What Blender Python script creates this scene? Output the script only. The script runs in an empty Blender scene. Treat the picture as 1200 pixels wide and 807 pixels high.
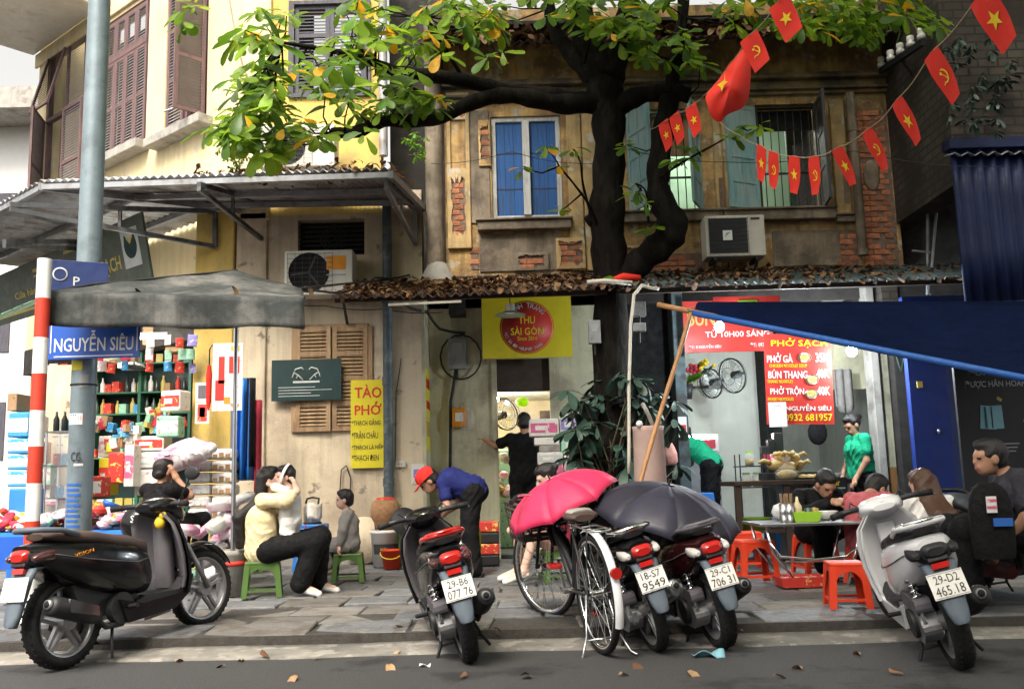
import bpy, math, random
import numpy as np
from mathutils import Vector, Matrix, Euler
random.seed(7); np.random.seed(7)
R = math.radians; PI = math.pi
SC = bpy.context.scene
COL = SC.collection

# ---------------------------------------------------------------- camera, sky, sun, exposure
FPX, EYE, PITCH, ROLL = 1100.0, 1.0, R(8.4), R(-1.5)
CAMROT = (Matrix.Rotation(PI/2 + PITCH, 3, 'X') @ Matrix.Rotation(ROLL, 3, 'Z'))
cam = bpy.data.cameras.new('camera'); cam.sensor_width = 36; cam.lens = 36*FPX/1200
cam.clip_start = 0.05; cam.clip_end = 600
camo = bpy.data.objects.new('camera', cam); COL.objects.link(camo)
camo.location = (0, 0, EYE); camo.rotation_euler = CAMROT.to_euler(); SC.camera = camo

SUN_EL, SUN_AZ = 52, 195      # degrees; azimuth from +Y towards +X: high and behind the camera, to the left
world = bpy.data.worlds.new('World'); SC.world = world; world.use_nodes = True
nt = world.node_tree; bg = nt.nodes['Background']
sky = nt.nodes.new('ShaderNodeTexSky'); sky.sky_type = 'NISHITA'; sky.sun_disc = False
sky.sun_elevation = R(SUN_EL); sky.sun_rotation = R(SUN_AZ); sky.air_density = 1.0; sky.dust_density = 6.0; sky.ozone_density = 1.0
hs = nt.nodes.new('ShaderNodeHueSaturation'); hs.inputs['Saturation'].default_value = 0.06; hs.inputs['Value'].default_value = 1.0
wm = nt.nodes.new('ShaderNodeMix'); wm.data_type = 'RGBA'; wm.blend_type = 'MULTIPLY'; wm.inputs[0].default_value = 1.0; wm.inputs[7].default_value = (1, .97, .92, 1)   # hazy overcast white balance
nt.links.new(sky.outputs[0], hs.inputs['Color']); nt.links.new(hs.outputs[0], wm.inputs[6]); nt.links.new(wm.outputs[2], bg.inputs['Color'])
bg.inputs['Strength'].default_value = 0.1
sl = bpy.data.lights.new('sun', 'SUN'); sl.energy = 1.5; sl.angle = R(28); sl.color = (1, 0.88, 0.72)
so = bpy.data.objects.new('sun', sl); COL.objects.link(so)
sd = Vector((math.sin(R(SUN_AZ))*math.cos(R(SUN_EL)), math.cos(R(SUN_AZ))*math.cos(R(SUN_EL)), math.sin(R(SUN_EL))))
so.rotation_euler = sd.to_track_quat('Z', 'Y').to_euler(); so.location = (0, 0, 30)
vs = SC.view_settings; vs.view_transform = 'Standard'; vs.look = 'None'; vs.gamma = 1; vs.exposure = 1.75; vs.use_curve_mapping = False
SC.cycles.max_bounces = 6; SC.cycles.diffuse_bounces = 3; SC.cycles.glossy_bounces = 3; SC.cycles.transmission_bounces = 4
SC.cycles.use_denoising = True; SC.cycles.caustics_reflective = False; SC.cycles.caustics_refractive = False
SC.cycles.sample_clamp_indirect = 6

def ray(u, v): return CAMROT @ Vector(((u-600)/FPX, (403.5-v)/FPX, -1))
def at(u, v, Y):
    d = ray(u, v); return Vector((0, 0, EYE)) + d*(Y/d.y)
def gr(u, v, z=0.0):
    d = ray(u, v); return Vector((0, 0, EYE)) + d*((z-EYE)/d.z)

# ---------------------------------------------------------------- materials
MATS = {}
def mat(name, col, rough=.65, metal=0., var=.18, scale=6., bump=0., bscale=None, col2=None, thr=.5, width=.12, emit=None, es=0., spec=.4, streak=0., trans=0., coat=0., rnd=0., alpha=1., stretch=None, col3=None, scale3=2., thr3=.6):
    """a procedural surface: two-tone noise, optional patches of a second and third colour, vertical grime streaks, fine bump"""
    m = bpy.data.materials.new(name); m.use_nodes = True; t = m.node_tree; N = t.nodes.new; L = t.links.new
    b = t.nodes['Principled BSDF']; tc = N('ShaderNodeTexCoord'); src = tc.outputs['Object']
    if stretch:
        mp = N('ShaderNodeMapping'); mp.inputs['Scale'].default_value = stretch; L(src, mp.inputs[0]); src = mp.outputs[0]
    def noise(s, d=6, vec=None):
        n = N('ShaderNodeTexNoise'); n.inputs['Scale'].default_value = s; n.inputs['Detail'].default_value = d; n.inputs['Roughness'].default_value = .62
        L(vec or src, n.inputs['Vector']); return n.outputs['Fac']
    def ramp(fac, lo, hi):
        r = N('ShaderNodeMapRange'); r.inputs[1].default_value = lo; r.inputs[2].default_value = hi; r.clamp = True; L(fac, r.inputs[0]); return r.outputs[0]
    def mix(fac, a, c):
        x = N('ShaderNodeMix'); x.data_type = 'RGBA'
        if isinstance(fac, float): x.inputs[0].default_value = fac
        else: L(fac, x.inputs[0])
        for i, q in ((6, a), (7, c)):
            if isinstance(q, tuple): x.inputs[i].default_value = (*q[:3], 1)
            else: L(q, x.inputs[i])
        return x.outputs[2]
    c = mix(ramp(noise(scale), .3, .7), tuple(min(1, k*(1-var)) for k in col), tuple(min(1, k*(1+var)) for k in col))
    if col2: c = mix(ramp(noise(scale*.55+.37), thr-width/2, thr+width/2), c, col2)
    if col3: c = mix(ramp(noise(scale3, 9), thr3-.03, thr3+.03), c, col3)
    if streak:
        mp = N('ShaderNodeMapping'); mp.inputs['Scale'].default_value = (9, 9, .7); L(tc.outputs['Object'], mp.inputs[0])
        f = ramp(noise(1.0, 5, mp.outputs[0]), .48, .75)
        mm = N('ShaderNodeMath'); mm.operation = 'MULTIPLY'; L(f, mm.inputs[0]); mm.inputs[1].default_value = streak
        c = mix(mm.outputs[0], c, tuple(k*.28 for k in col))
    if rnd:
        oi = N('ShaderNodeObjectInfo'); h = N('ShaderNodeHueSaturation')
        L(ramp(oi.outputs['Random'], 0, 1), h.inputs['Value']); 
        rr = N('ShaderNodeMapRange'); rr.inputs[3].default_value = 1-rnd; rr.inputs[4].default_value = 1+rnd; L(oi.outputs['Random'], rr.inputs[0]); L(rr.outputs[0], h.inputs['Value'])
        L(c, h.inputs['Color']); c = h.outputs[0]
    L(c, b.inputs['Base Color'])
    if metal < 1 and not emit:
        rr_ = N('ShaderNodeMapRange'); rr_.inputs[1].default_value = .3; rr_.inputs[2].default_value = .7; rr_.inputs[3].default_value = max(.06, rough*.75); rr_.inputs[4].default_value = min(1, rough*1.25+.04); L(noise(scale*1.7+2, 4), rr_.inputs[0]); L(rr_.outputs[0], b.inputs['Roughness'])
    else: b.inputs['Roughness'].default_value = rough
    b.inputs['Metallic'].default_value = metal
    b.inputs['Specular IOR Level'].default_value = spec; b.inputs['Coat Weight'].default_value = coat; b.inputs['Coat Roughness'].default_value = .08
    if trans: b.inputs['Transmission Weight'].default_value = trans
    if alpha < 1: b.inputs['Alpha'].default_value = alpha
    if emit: b.inputs['Emission Color'].default_value = (*emit, 1); b.inputs['Emission Strength'].default_value = es
    if bump:
        bp = N('ShaderNodeBump'); bp.inputs['Strength'].default_value = min(1, bump); bp.inputs['Distance'].default_value = .02
        L(noise(bscale or scale*6, 5), bp.inputs['Height']); L(bp.outputs[0], b.inputs['Normal'])
    MATS[name] = m; return m

mat('asphalt', (.08, .08, .083), .88, var=.55, scale=120, bump=.9, bscale=260, col2=(.1, .097, .092), thr=.58, width=.05, col3=(.04, .04, .043), scale3=.9, thr3=.56)
mat('slab', (.125, .132, .142), .55, var=.25, scale=9, bump=.35, bscale=45, col2=(.085, .082, .078), thr=.55, rnd=.3, col3=(.165, .16, .155), scale3=3.2, thr3=.6)
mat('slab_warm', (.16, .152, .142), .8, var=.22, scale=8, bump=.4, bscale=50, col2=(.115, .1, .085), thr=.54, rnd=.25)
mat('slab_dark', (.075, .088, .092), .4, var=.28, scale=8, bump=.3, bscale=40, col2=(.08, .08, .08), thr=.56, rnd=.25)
mat('joint', (.05, .045, .04), .95, var=.3, scale=14, bump=.5)
mat('concrete', (.36, .345, .315), .9, var=.2, scale=5, bump=.35, bscale=60, col2=(.22, .2, .18), thr=.58, streak=.3)
mat('kerb_paint', (.22, .205, .18), .85, var=.3, scale=5, bump=.3, bscale=60, col2=(.13, .125, .115), thr=.5, width=.2, col3=(.28, .265, .235), scale3=7, thr3=.58)
mat('ochre', (.56, .36, .145), .9, var=.3, scale=4, bump=.7, bscale=26, col2=(.27, .17, .09), thr=.5, width=.14, streak=.85, col3=(.52, .44, .32), scale3=3.6, thr3=.58)
mat('ochre_bright', (.54, .38, .18), .88, var=.28, scale=3, bump=.35, bscale=40, col2=(.33, .26, .15), thr=.55, width=.2, streak=.55, col3=(.55, .5, .42), scale3=4, thr3=.6)
mat('cement', (.27, .22, .165), .92, var=.25, scale=3, bump=.5, bscale=35, col2=(.13, .105, .08), thr=.52, width=.14, streak=.7)
mat('cornice', (.3, .215, .12), .92, var=.3, scale=3, bump=.5, bscale=30, col2=(.09, .08, .065), thr=.5, width=.2, streak=.8)
mat('near_black', (.035, .032, .03), .95, var=.4, scale=5, bump=.4)  # near-black for undersides, lintels, base course and gap walls
mat('beige_wall', (.64, .54, .39), .88, var=.1, scale=1.6, bump=.3, bscale=30, col2=(.42, .34, .25), thr=.55, width=.16, streak=.42, col3=(.25, .2, .155), scale3=4.5, thr3=.65)
mat('cream_wall', (.72, .6, .36), .85, var=.1, scale=1.5, bump=.25, bscale=30, col2=(.58, .5, .4), thr=.6, width=.12, streak=.35, col3=(.42, .4, .37), scale3=2.4, thr3=.68)
mat('yellow_wall', (.62, .44, .12), .85, var=.15, scale=2, bump=.3, bscale=30, col2=(.4, .3, .12), thr=.58, width=.15, streak=.35)
mat('mint_wall', (.56, .54, .38), .85, var=.15, scale=2, bump=.3, col2=(.33, .3, .22), thr=.56, width=.15, streak=.5)
mat('brick', (.44, .17, .085), .9, var=.3, scale=14, bump=.5, bscale=50, col2=(.2, .1, .07), thr=.58, rnd=.35)
mat('mortar', (.2, .14, .11), .95, var=.3, scale=10, bump=.6)
mat('purple_wood', (.155, .095, .095), .6, var=.2, scale=6, bump=.2, stretch=(4, 4, .6), col2=(.1, .065, .07), thr=.58)
mat('slat_pale', (.3, .265, .275), .6, var=.15, scale=6)  # grey-purple slats, colour lightened for the sky light they catch
mat('grey_wood', (.07, .068, .085), .65, var=.25, scale=6, bump=.2, stretch=(4, 4, .6))
mat('blue_wood', (.02, .105, .33), .6, var=.22, scale=5, bump=.25, stretch=(6, 6, .5), col2=(.03, .075, .19), thr=.58)
mat('white_wood', (.55, .56, .55), .65, var=.15, scale=5, bump=.25, stretch=(4, 4, .7), col2=(.34, .33, .3), thr=.6)
mat('teal_wood', (.2, .38, .41), .65, var=.2, scale=5, bump=.25, stretch=(4, 4, .7), col2=(.33, .42, .42), thr=.53, width=.2)
mat('brown_wood', (.36, .235, .13), .65, var=.22, scale=5, bump=.3, stretch=(4, 4, .6), col2=(.24, .15, .085), thr=.56)
mat('dark_wood', (.045, .03, .022), .55, var=.3, scale=6, bump=.2)
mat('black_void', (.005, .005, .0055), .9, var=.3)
mat('green_paper', (.30, .45, .33), .8, var=.12, scale=3)
mat('grey_metal', (.3, .31, .33), .5, .3, var=.18, scale=9, col2=(.2, .19, .18), thr=.62, streak=.25)
mat('tin_dark', (.12, .125, .135), .6, .25, var=.3, scale=6, col2=(.06, .055, .05), thr=.56, streak=.4)
mat('tin_light', (.42, .43, .45), .55, .3, var=.2, scale=4, col2=(.24, .22, .2), thr=.55, streak=.4)
mat('tin_rust', (.16, .09, .07), .8, .1, var=.4, scale=8, col2=(.07, .05, .045), thr=.5, bump=.3)
mat('tin_teal', (.075, .11, .12), .6, .2, var=.3, scale=6, col2=(.05, .05, .05), thr=.55)
mat('steel', (.55, .56, .57), .28, 1., var=.12, scale=12)
mat('chrome', (.75, .75, .76), .12, 1., var=.05)
mat('galv', (.2, .255, .285), .5, .25, var=.13, scale=7, col2=(.15, .19, .21), thr=.58, streak=.3, bump=.1)
mat('dark_pipe', (.075, .1, .115), .55, .1, var=.3, scale=8, col2=(.18, .2, .2), thr=.58, streak=.3)
mat('iron', (.035, .035, .038), .55, .4, var=.3, scale=9)
mat('cable', (.02, .02, .022), .6, var=.2)
mat('rope', (.36, .27, .17), .9, var=.25, scale=40)
mat('white_cable', (.62, .58, .5), .6, var=.12)
mat('canvas', (.035, .041, .04), .9, var=.4, scale=3, bump=.25, bscale=60, col2=(.19, .18, .17), thr=.6, width=.25, streak=.6)
mat('tarp', (.004, .009, .036), .9, spec=.05, var=.25, scale=3, bump=.3)
mat('blue_trim', (.03, .13, .46), .5, var=.15)
mat('bamboo', (.43, .22, .095), .55, var=.2, scale=5, stretch=(1, 1, 1), col2=(.28, .14, .06), thr=.58)
mat('sign_blue', (.015, .085, .42), .35, var=.06, scale=4, col2=(.02, .08, .33), thr=.66)
mat('sign_navy', (.015, .03, .12), .5, var=.15)
mat('white_paint', (.78, .78, .76), .5, var=.06, scale=10, col2=(.58, .57, .54), thr=.66)
mat('white', (.8, .8, .79), .5, var=.03)
mat('red_paint', (.56, .045, .022), .5, var=.1, scale=10, col2=(.38, .035, .02), thr=.66)
mat('yellow_sign', (.68, .58, .022), .5, var=.07, scale=4, col2=(.55, .46, .03), thr=.64)
mat('yellow_ink', (.85, .68, .03), .5, var=.03)
mat('red_ink', (.58, .03, .022), .5, var=.05)
mat('black_ink', (.03, .03, .03), .5, var=.05)
mat('sign_red', (.52, .04, .03), .45, var=.08, scale=4)
mat('flag_red', (.72, .03, .016), .7, var=.07, scale=7)
mat('flag_yellow', (.88, .62, .02), .6, var=.04)
mat('sign_green', (.003, .026, .026), .5, var=.3, scale=5)
mat('shop_sign', (.085, .105, .085), .55, var=.12, scale=4, col2=(.13, .14, .12), thr=.6)
mat('gold_ink', (.5, .4, .1), .5, var=.1)
mat('pale_ink', (.5, .53, .52), .6, var=.1)
mat('bark', (.009, .0075, .0065), .97, var=.5, scale=12, bump=1., bscale=22, stretch=(1, 1, .35), col2=(.017, .015, .012), thr=.56, spec=.1)
mat('leaf_green', (.085, .2, .015), .42, var=.3, scale=3, spec=.5, rnd=.45)
mat('leaf_light', (.2, .34, .02), .45, var=.25, scale=3, rnd=.35)
mat('leaf_yellow', (.72, .42, .02), .55, var=.25, scale=6, col2=(.5, .22, .02), thr=.6, rnd=.2)
mat('leaf_dark', (.035, .075, .055), .4, var=.3, scale=4, spec=.6, rnd=.4)
mat('leaf_dry', (.2, .095, .045), .85, var=.4, scale=9, col2=(.16, .085, .04), thr=.52, rnd=.45)
mat('leaf_dry_pale', (.3, .19, .1), .85, var=.3, scale=9, col2=(.3, .16, .06), thr=.55, rnd=.3)
mat('stem', (.09, .07, .04), .9, var=.3)
mat('ac_white', (.58, .56, .5), .55, var=.08, scale=4, col2=(.45, .42, .36), thr=.62, streak=.2)
mat('plastic_white', (.72, .71, .68), .4, var=.05)
mat('roll_pink', (.4, .28, .245), .8, var=.12, scale=5)
mat('plastic_green', (.065, .125, .03), .38, var=.08, scale=5)
mat('plastic_red', (.68, .055, .02), .36, var=.07, scale=5)
mat('plastic_blue', (.03, .19, .6), .38, var=.08)
mat('plastic_lime', (.4, .72, .06), .35, var=.05)
mat('plastic_yellow', (.75, .48, .03), .4, var=.08)
mat('paint_black', (.006, .006, .007), .2, var=.15, coat=.25, spec=.3)
mat('paint_black_satin', (.01, .01, .011), .4, var=.2)
mat('plastic_dark', (.018, .018, .02), .5, var=.2, scale=9)
mat('plastic_grey', (.105, .098, .11), .5, var=.1, scale=9, bump=.05)
mat('plastic_bluegrey', (.1, .125, .155), .55, var=.12, scale=9)
mat('paint_white', (.74, .74, .76), .2, var=.04, coat=.5)
mat('paint_maroon', (.022, .004, .005), .22, var=.15, coat=.25, spec=.3)
mat('rubber', (.009, .009, .0095), .8, var=.25, scale=20, bump=.2)
mat('alloy', (.33, .33, .34), .42, .75, var=.18, scale=9)
mat('seat_black', (.009, .009, .01), .5, var=.2, bump=.15, bscale=120)
mat('seat_brown', (.065, .042, .035), .6, var=.2, bump=.15, bscale=120)
mat('lens_red', (.42, .015, .012), .12, var=.1, coat=.6)
mat('lens_clear', (.55, .53, .5), .1, var=.1, coat=.6)
mat('lens_smoke', (.06, .022, .02), .1, var=.2, coat=.6)
mat('lens_amber', (.65, .25, .02), .15, var=.1)
mat('plate', (.72, .71, .67), .45, var=.06, scale=12, col2=(.5, .47, .42), thr=.66)
mat('skin', (.42, .225, .145), .55, var=.06, scale=9, spec=.35)
mat('skin_pale', (.62, .4, .31), .55, var=.05, scale=9, spec=.35)
mat('lips', (.4, .13, .11), .5, var=.05)
mat('eye', (.03, .02, .02), .25, var=.05)
mat('hair', (.012, .01, .01), .42, var=.25, scale=30, stretch=(5, 5, 1), bump=.3, bscale=80)
mat('hair_brown', (.075, .035, .02), .42, var=.3, scale=30, stretch=(5, 5, 1), bump=.3, bscale=80)
for n, c in dict(cream=(.72, .6, .36), slate_cloth=(.035, .035, .045), offwhite=(.72, .67, .6), black_cloth=(.006, .006, .007), grey_cloth=(.25, .235, .225), navy=(.014, .02, .115), red_cloth=(.62, .03, .025), green_cloth=(.012, .33, .17), pink_cloth=(.6, .3, .26), rose_cloth=(.42, .1, .11), blue_cloth=(.02, .08, .4), white_cloth=(.68, .66, .63), pattern_cloth=(.4, .22, .18), wine_cloth=(.3, .03, .05)).items():
    mat(n, c, .88, var=.16, scale=14, bump=1., bscale=9, spec=.2)
mat('umbrella_pink', (.6, .03, .1), .55, var=.06, scale=3, bump=.12, bscale=14)
mat('umbrella_black', (.02, .019, .032), .55, var=.12, scale=3, bump=.12, bscale=14)
mat('umbrella_black_two', (.032, .03, .05), .55, var=.12, scale=3, bump=.12, bscale=14)
mat('cardboard', (.36, .235, .13), .85, var=.12, scale=22, col2=(.16, .1, .06), thr=.64, width=.02)
mat('card_white', (.72, .7, .66), .7, var=.05, scale=28, col2=(.5, .3, .28), thr=.62, width=.02)
mat('card_blue', (.05, .3, .6), .6, var=.12, scale=26, col2=(.6, .66, .7), thr=.6, width=.02)
mat('card_mint', (.3, .55, .4), .7, var=.1, scale=30, col2=(.08, .2, .12), thr=.6, width=.02)
mat('card_red', (.55, .04, .03), .6, var=.1, scale=32, col2=(.75, .55, .12), thr=.6, width=.02)
mat('card_pink', (.6, .12, .25), .6, var=.1, scale=30, col2=(.75, .6, .6), thr=.58, width=.02)
mat('card_violet', (.25, .22, .5), .6, var=.1, scale=30, col2=(.6, .6, .7), thr=.58, width=.02)
mat('plastic_film', (.62, .62, .63), .3, var=.2, scale=12, bump=.8, bscale=22, col2=(.3, .35, .45), thr=.66, width=.03)
mat('film_pink', (.75, .35, .5), .3, var=.35, scale=7, col2=(.75, .7, .7), thr=.52, bump=.4, bscale=14)
mat('film_clear', (.75, .77, .76), .2, var=.1, bump=.5, bscale=14, alpha=.16)
mat('glass', (.8, .85, .85), .08, var=.02, alpha=.22)
mat('shelf_green', (.03, .13, .08), .5, var=.15)
mat('tile_white', (.55, .575, .5), .4, var=.08, scale=2, col2=(.44, .46, .39), thr=.58, streak=.2)
mat('tile_brown', (.32, .16, .06), .5, var=.2)
mat('lamp', (1, 1, 1), .4, emit=(.86, .96, 1), es=55)
mat('tube_lamp', (1, 1, 1), .4, emit=(1, .93, .78), es=9)
mat('dark_brick', (.075, .066, .058), .92, var=.3, scale=6, bump=.3, col2=(.045, .04, .036), thr=.52)
mat('blue_tin', (.006, .014, .062), .5, .2, var=.2, scale=4)
mat('blue_wall', (.006, .024, .17), .6, var=.15, scale=3)
mat('board_black', (.022, .024, .03), .5, var=.15)
mat('sky_board', (.2, .42, .5), .5, var=.1)
mat('basket', (.33, .18, .09), .8, var=.3, scale=25, bump=.6, bscale=60)
mat('food', (.5, .36, .1), .6, var=.3, scale=16, bump=.5, col2=(.34, .24, .08), thr=.55)
mat('meat', (.6, .42, .16), .4, var=.2, scale=12, bump=.3)
mat('moss', (.035, .05, .02), .95, var=.5, scale=20, bump=.8)
mat('flower_yellow', (.8, .6, .03), .6, var=.1)
mat('flower_red', (.5, .03, .06), .6, var=.2)
mat('bottle_dark', (.03, .035, .03), .2, var=.3, rnd=.5)
mat('ceramic', (.75, .75, .73), .2, var=.03)

# brick courses for the far side wall (too far to tell bricks apart)
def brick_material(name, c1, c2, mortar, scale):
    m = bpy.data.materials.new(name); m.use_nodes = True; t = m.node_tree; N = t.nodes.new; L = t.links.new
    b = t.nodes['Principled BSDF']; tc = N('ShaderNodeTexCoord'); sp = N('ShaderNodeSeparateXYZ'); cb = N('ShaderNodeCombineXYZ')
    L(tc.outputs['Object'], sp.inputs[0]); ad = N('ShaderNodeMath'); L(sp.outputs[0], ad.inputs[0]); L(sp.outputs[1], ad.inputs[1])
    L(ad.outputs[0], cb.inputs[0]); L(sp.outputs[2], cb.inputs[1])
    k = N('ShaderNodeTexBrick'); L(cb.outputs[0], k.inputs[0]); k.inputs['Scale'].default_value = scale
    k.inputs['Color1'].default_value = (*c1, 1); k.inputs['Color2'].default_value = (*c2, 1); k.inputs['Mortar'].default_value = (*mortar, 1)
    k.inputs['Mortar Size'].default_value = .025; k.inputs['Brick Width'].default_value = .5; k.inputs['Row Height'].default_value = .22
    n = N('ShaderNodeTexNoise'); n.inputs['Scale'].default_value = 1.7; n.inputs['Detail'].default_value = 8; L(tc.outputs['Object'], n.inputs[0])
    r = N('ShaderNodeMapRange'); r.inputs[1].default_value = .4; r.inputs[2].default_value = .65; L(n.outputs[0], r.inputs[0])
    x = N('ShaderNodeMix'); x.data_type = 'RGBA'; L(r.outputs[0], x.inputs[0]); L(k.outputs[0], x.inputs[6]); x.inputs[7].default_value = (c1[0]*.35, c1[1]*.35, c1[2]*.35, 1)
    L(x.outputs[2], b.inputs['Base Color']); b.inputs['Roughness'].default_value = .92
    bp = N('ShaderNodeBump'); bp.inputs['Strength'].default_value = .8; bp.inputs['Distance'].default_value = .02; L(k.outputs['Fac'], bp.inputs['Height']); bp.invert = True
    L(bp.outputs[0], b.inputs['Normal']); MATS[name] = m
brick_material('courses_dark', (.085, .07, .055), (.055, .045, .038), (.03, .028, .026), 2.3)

# ---------------------------------------------------------------- mesh builder
def frame(p, q):
    z = (Vector(q)-Vector(p)); L = z.length; z.normalize()
    return z.to_track_quat('Z', 'Y').to_matrix(), L
class MB:
    def __init__(s, mats='white'):
        s.v = []; s.f = []; s.mi = []; s.sm = []; s.mats = []; s.use(mats)
    def use(s, m):
        if m not in s.mats: s.mats.append(m)
        s.cur = s.mats.index(m); return s
    def add(s, vs, fs, smooth=False, T=None):
        o = len(s.v)
        s.v += [tuple(T @ Vector(p)) for p in vs] if T is not None else [tuple(p) for p in vs]
        for f in fs: s.f.append(tuple(i+o for i in f)); s.mi.append(s.cur); s.sm.append(smooth)
        return s
    def bx(s, x0, x1, y0, y1, z0, z1, T=None):
        return s.add([(x0, y0, z0), (x1, y0, z0), (x1, y1, z0), (x0, y1, z0), (x0, y0, z1), (x1, y0, z1), (x1, y1, z1), (x0, y1, z1)],
                     [(0, 3, 2, 1), (4, 5, 6, 7), (0, 1, 5, 4), (1, 2, 6, 5), (2, 3, 7, 6), (3, 0, 4, 7)], T=T)
    def box(s, c, d, rot=(0, 0, 0)):
        T = Matrix.Translation(c) @ Euler(rot).to_matrix().to_4x4()
        return s.bx(-d[0]/2, d[0]/2, -d[1]/2, d[1]/2, -d[2]/2, d[2]/2, T)
    def beam(s, p, q, w, h=None):
        m, L = frame(p, q); T = Matrix.Translation(p) @ m.to_4x4(); h = h or w
        return s.bx(-w/2, w/2, -h/2, h/2, 0, L, T)
    def cyl(s, p, q, r0, r1=None, n=12, caps=True):
        r1 = r0 if r1 is None else r1; m, L = frame(p, q); T = Matrix.Translation(p) @ m.to_4x4(); vs = []
        for z, r in ((0, r0), (L, r1)): vs += [(r*math.cos(2*PI*i/n), r*math.sin(2*PI*i/n), z) for i in range(n)]
        s.add(vs, [(i, (i+1) % n, n+(i+1) % n, n+i) for i in range(n)], True, T)
        if caps: s.add(vs, [tuple(range(n))[::-1], tuple(range(n, 2*n))], False, T)
        return s
    def tube(s, pts, r, n=8, closed=False, flat=1.):
        pts = [Vector(p) for p in pts]; k = len(pts); rs = r if isinstance(r, (list, tuple)) else [r]*k; vs = []
        up = None
        for i, p in enumerate(pts):
            d = (pts[(i+1) % k]-pts[i-1]) if (closed or 0 < i < k-1) else (pts[1]-pts[0] if i == 0 else pts[-1]-pts[-2])
            d.normalize()
            if up is None: up = d.orthogonal().normalized()
            up = (up-d*up.dot(d)); up = up.normalized() if up.length > 1e-6 else d.orthogonal().normalized()
            w = d.cross(up)
            vs += [tuple(p+(up*math.cos(2*PI*j/n)*flat+w*math.sin(2*PI*j/n))*rs[i]) for j in range(n)]
        fs = [(i*n+j, i*n+(j+1) % n, ((i+1) % k)*n+(j+1) % n, ((i+1) % k)*n+j) for i in range(k if closed else k-1) for j in range(n)]
        if not closed: fs += [tuple(range(n))[::-1], tuple(range((k-1)*n, k*n))]
        return s.add(vs, fs, True)
    def lathe(s, prof, n=20, T=None, a0=0., a1=2*PI):
        full = abs(a1-a0-2*PI) < 1e-6; m = n if full else n+1; vs = []
        for r, z in prof: vs += [(r*math.cos(a0+(a1-a0)*i/n), r*math.sin(a0+(a1-a0)*i/n), z) for i in range(m)]
        fs = [(k*m+i, k*m+(i+1) % m, (k+1)*m+(i+1) % m, (k+1)*m+i) for k in range(len(prof)-1) for i in range(n)]
        return s.add(vs, fs, True, T)
    def ell(s, c, r, n=12, rot=(0, 0, 0)):
        T = Matrix.Translation(c) @ Euler(rot).to_matrix().to_4x4() @ Matrix.Diagonal((r[0], r[1], r[2], 1)); k = max(4, n//2)
        return s.lathe([(max(1e-4, math.sin(PI*i/k)), -math.cos(PI*i/k)) for i in range(k+1)], n, T)
    def prism(s, poly, a, b, T=None, smooth=False):
        """outline in x,z extruded along y from a to b"""
        n = len(poly); vs = [(x, a, z) for x, z in poly]+[(x, b, z) for x, z in poly]
        s.add(vs, [(i, (i+1) % n, n+(i+1) % n, n+i) for i in range(n)], smooth, T)
        return s.add(vs, [tuple(range(n))[::-1], tuple(range(n, 2*n))], False, T)
    def loft(s, rings, caps=True, closed=True, smooth=True, T=None):
        n = len(rings[0]); vs = [p for r in rings for p in r]; e = n if closed else n-1
        s.add(vs, [(k*n+i, k*n+(i+1) % n, (k+1)*n+(i+1) % n, (k+1)*n+i) for k in range(len(rings)-1) for i in range(e)], smooth, T)
        if caps: s.add(vs, [tuple(range(n))[::-1], tuple(range((len(rings)-1)*n, len(rings)*n))], False, T)
        return s
    def sheet(s, fn, nu, nv, th=0., smooth=True):
        """surface fn(u, v) for u, v in 0..1; th gives it a real thickness"""
        P = [[Vector(fn(i/nu, j/nv)) for j in range(nv+1)] for i in range(nu+1)]; w = nv+1
        vs = [p for r in P for p in r]; fs = [(i*w+j, (i+1)*w+j, (i+1)*w+j+1, i*w+j+1) for i in range(nu) for j in range(nv)]
        if th:
            nn = []
            for i in range(nu+1):
                for j in range(nv+1):
                    a = P[min(i+1, nu)][j]-P[max(i-1, 0)][j]; b = P[i][min(j+1, nv)]-P[i][max(j-1, 0)]
                    q = a.cross(b); nn.append(q.normalized() if q.length > 1e-9 else Vector((0, 0, 1)))
            o = len(vs); vs = vs+[p-q*th for p, q in zip(vs, nn)]
            fs += [tuple(x+o for x in f[::-1]) for f in fs]
            ed = [(i*w, (i+1)*w) for i in range(nu)]+[((i+1)*w+nv, i*w+nv) for i in range(nu)]+[(j+1, j) for j in range(nv)]+[(nu*w+j, nu*w+j+1) for j in range(nv)]
            fs += [(b, a, a+o, b+o) for a, b in ed]
        return s.add(vs, fs, smooth)
    def wall(s, x0, x1, z0, z1, holes=(), y=0., th=.2):
        """wall in the x-z plane, front face at y, with rectangular holes (x0, x1, z0, z1) that have reveals"""
        xs = sorted({x0, x1, *[h[0] for h in holes], *[h[1] for h in holes]}); zs = sorted({z0, z1, *[h[2] for h in holes], *[h[3] for h in holes]})
        xs = [x for x in xs if x0 <= x <= x1]; zs = [z for z in zs if z0 <= z <= z1]
        solid = lambda a, b: 0 <= a < len(xs)-1 and 0 <= b < len(zs)-1 and not any(h[0]-1e-6 <= xs[a] and xs[a+1] <= h[1]+1e-6 and h[2]-1e-6 <= zs[b] and zs[b+1] <= h[3]+1e-6 for h in holes)
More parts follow.
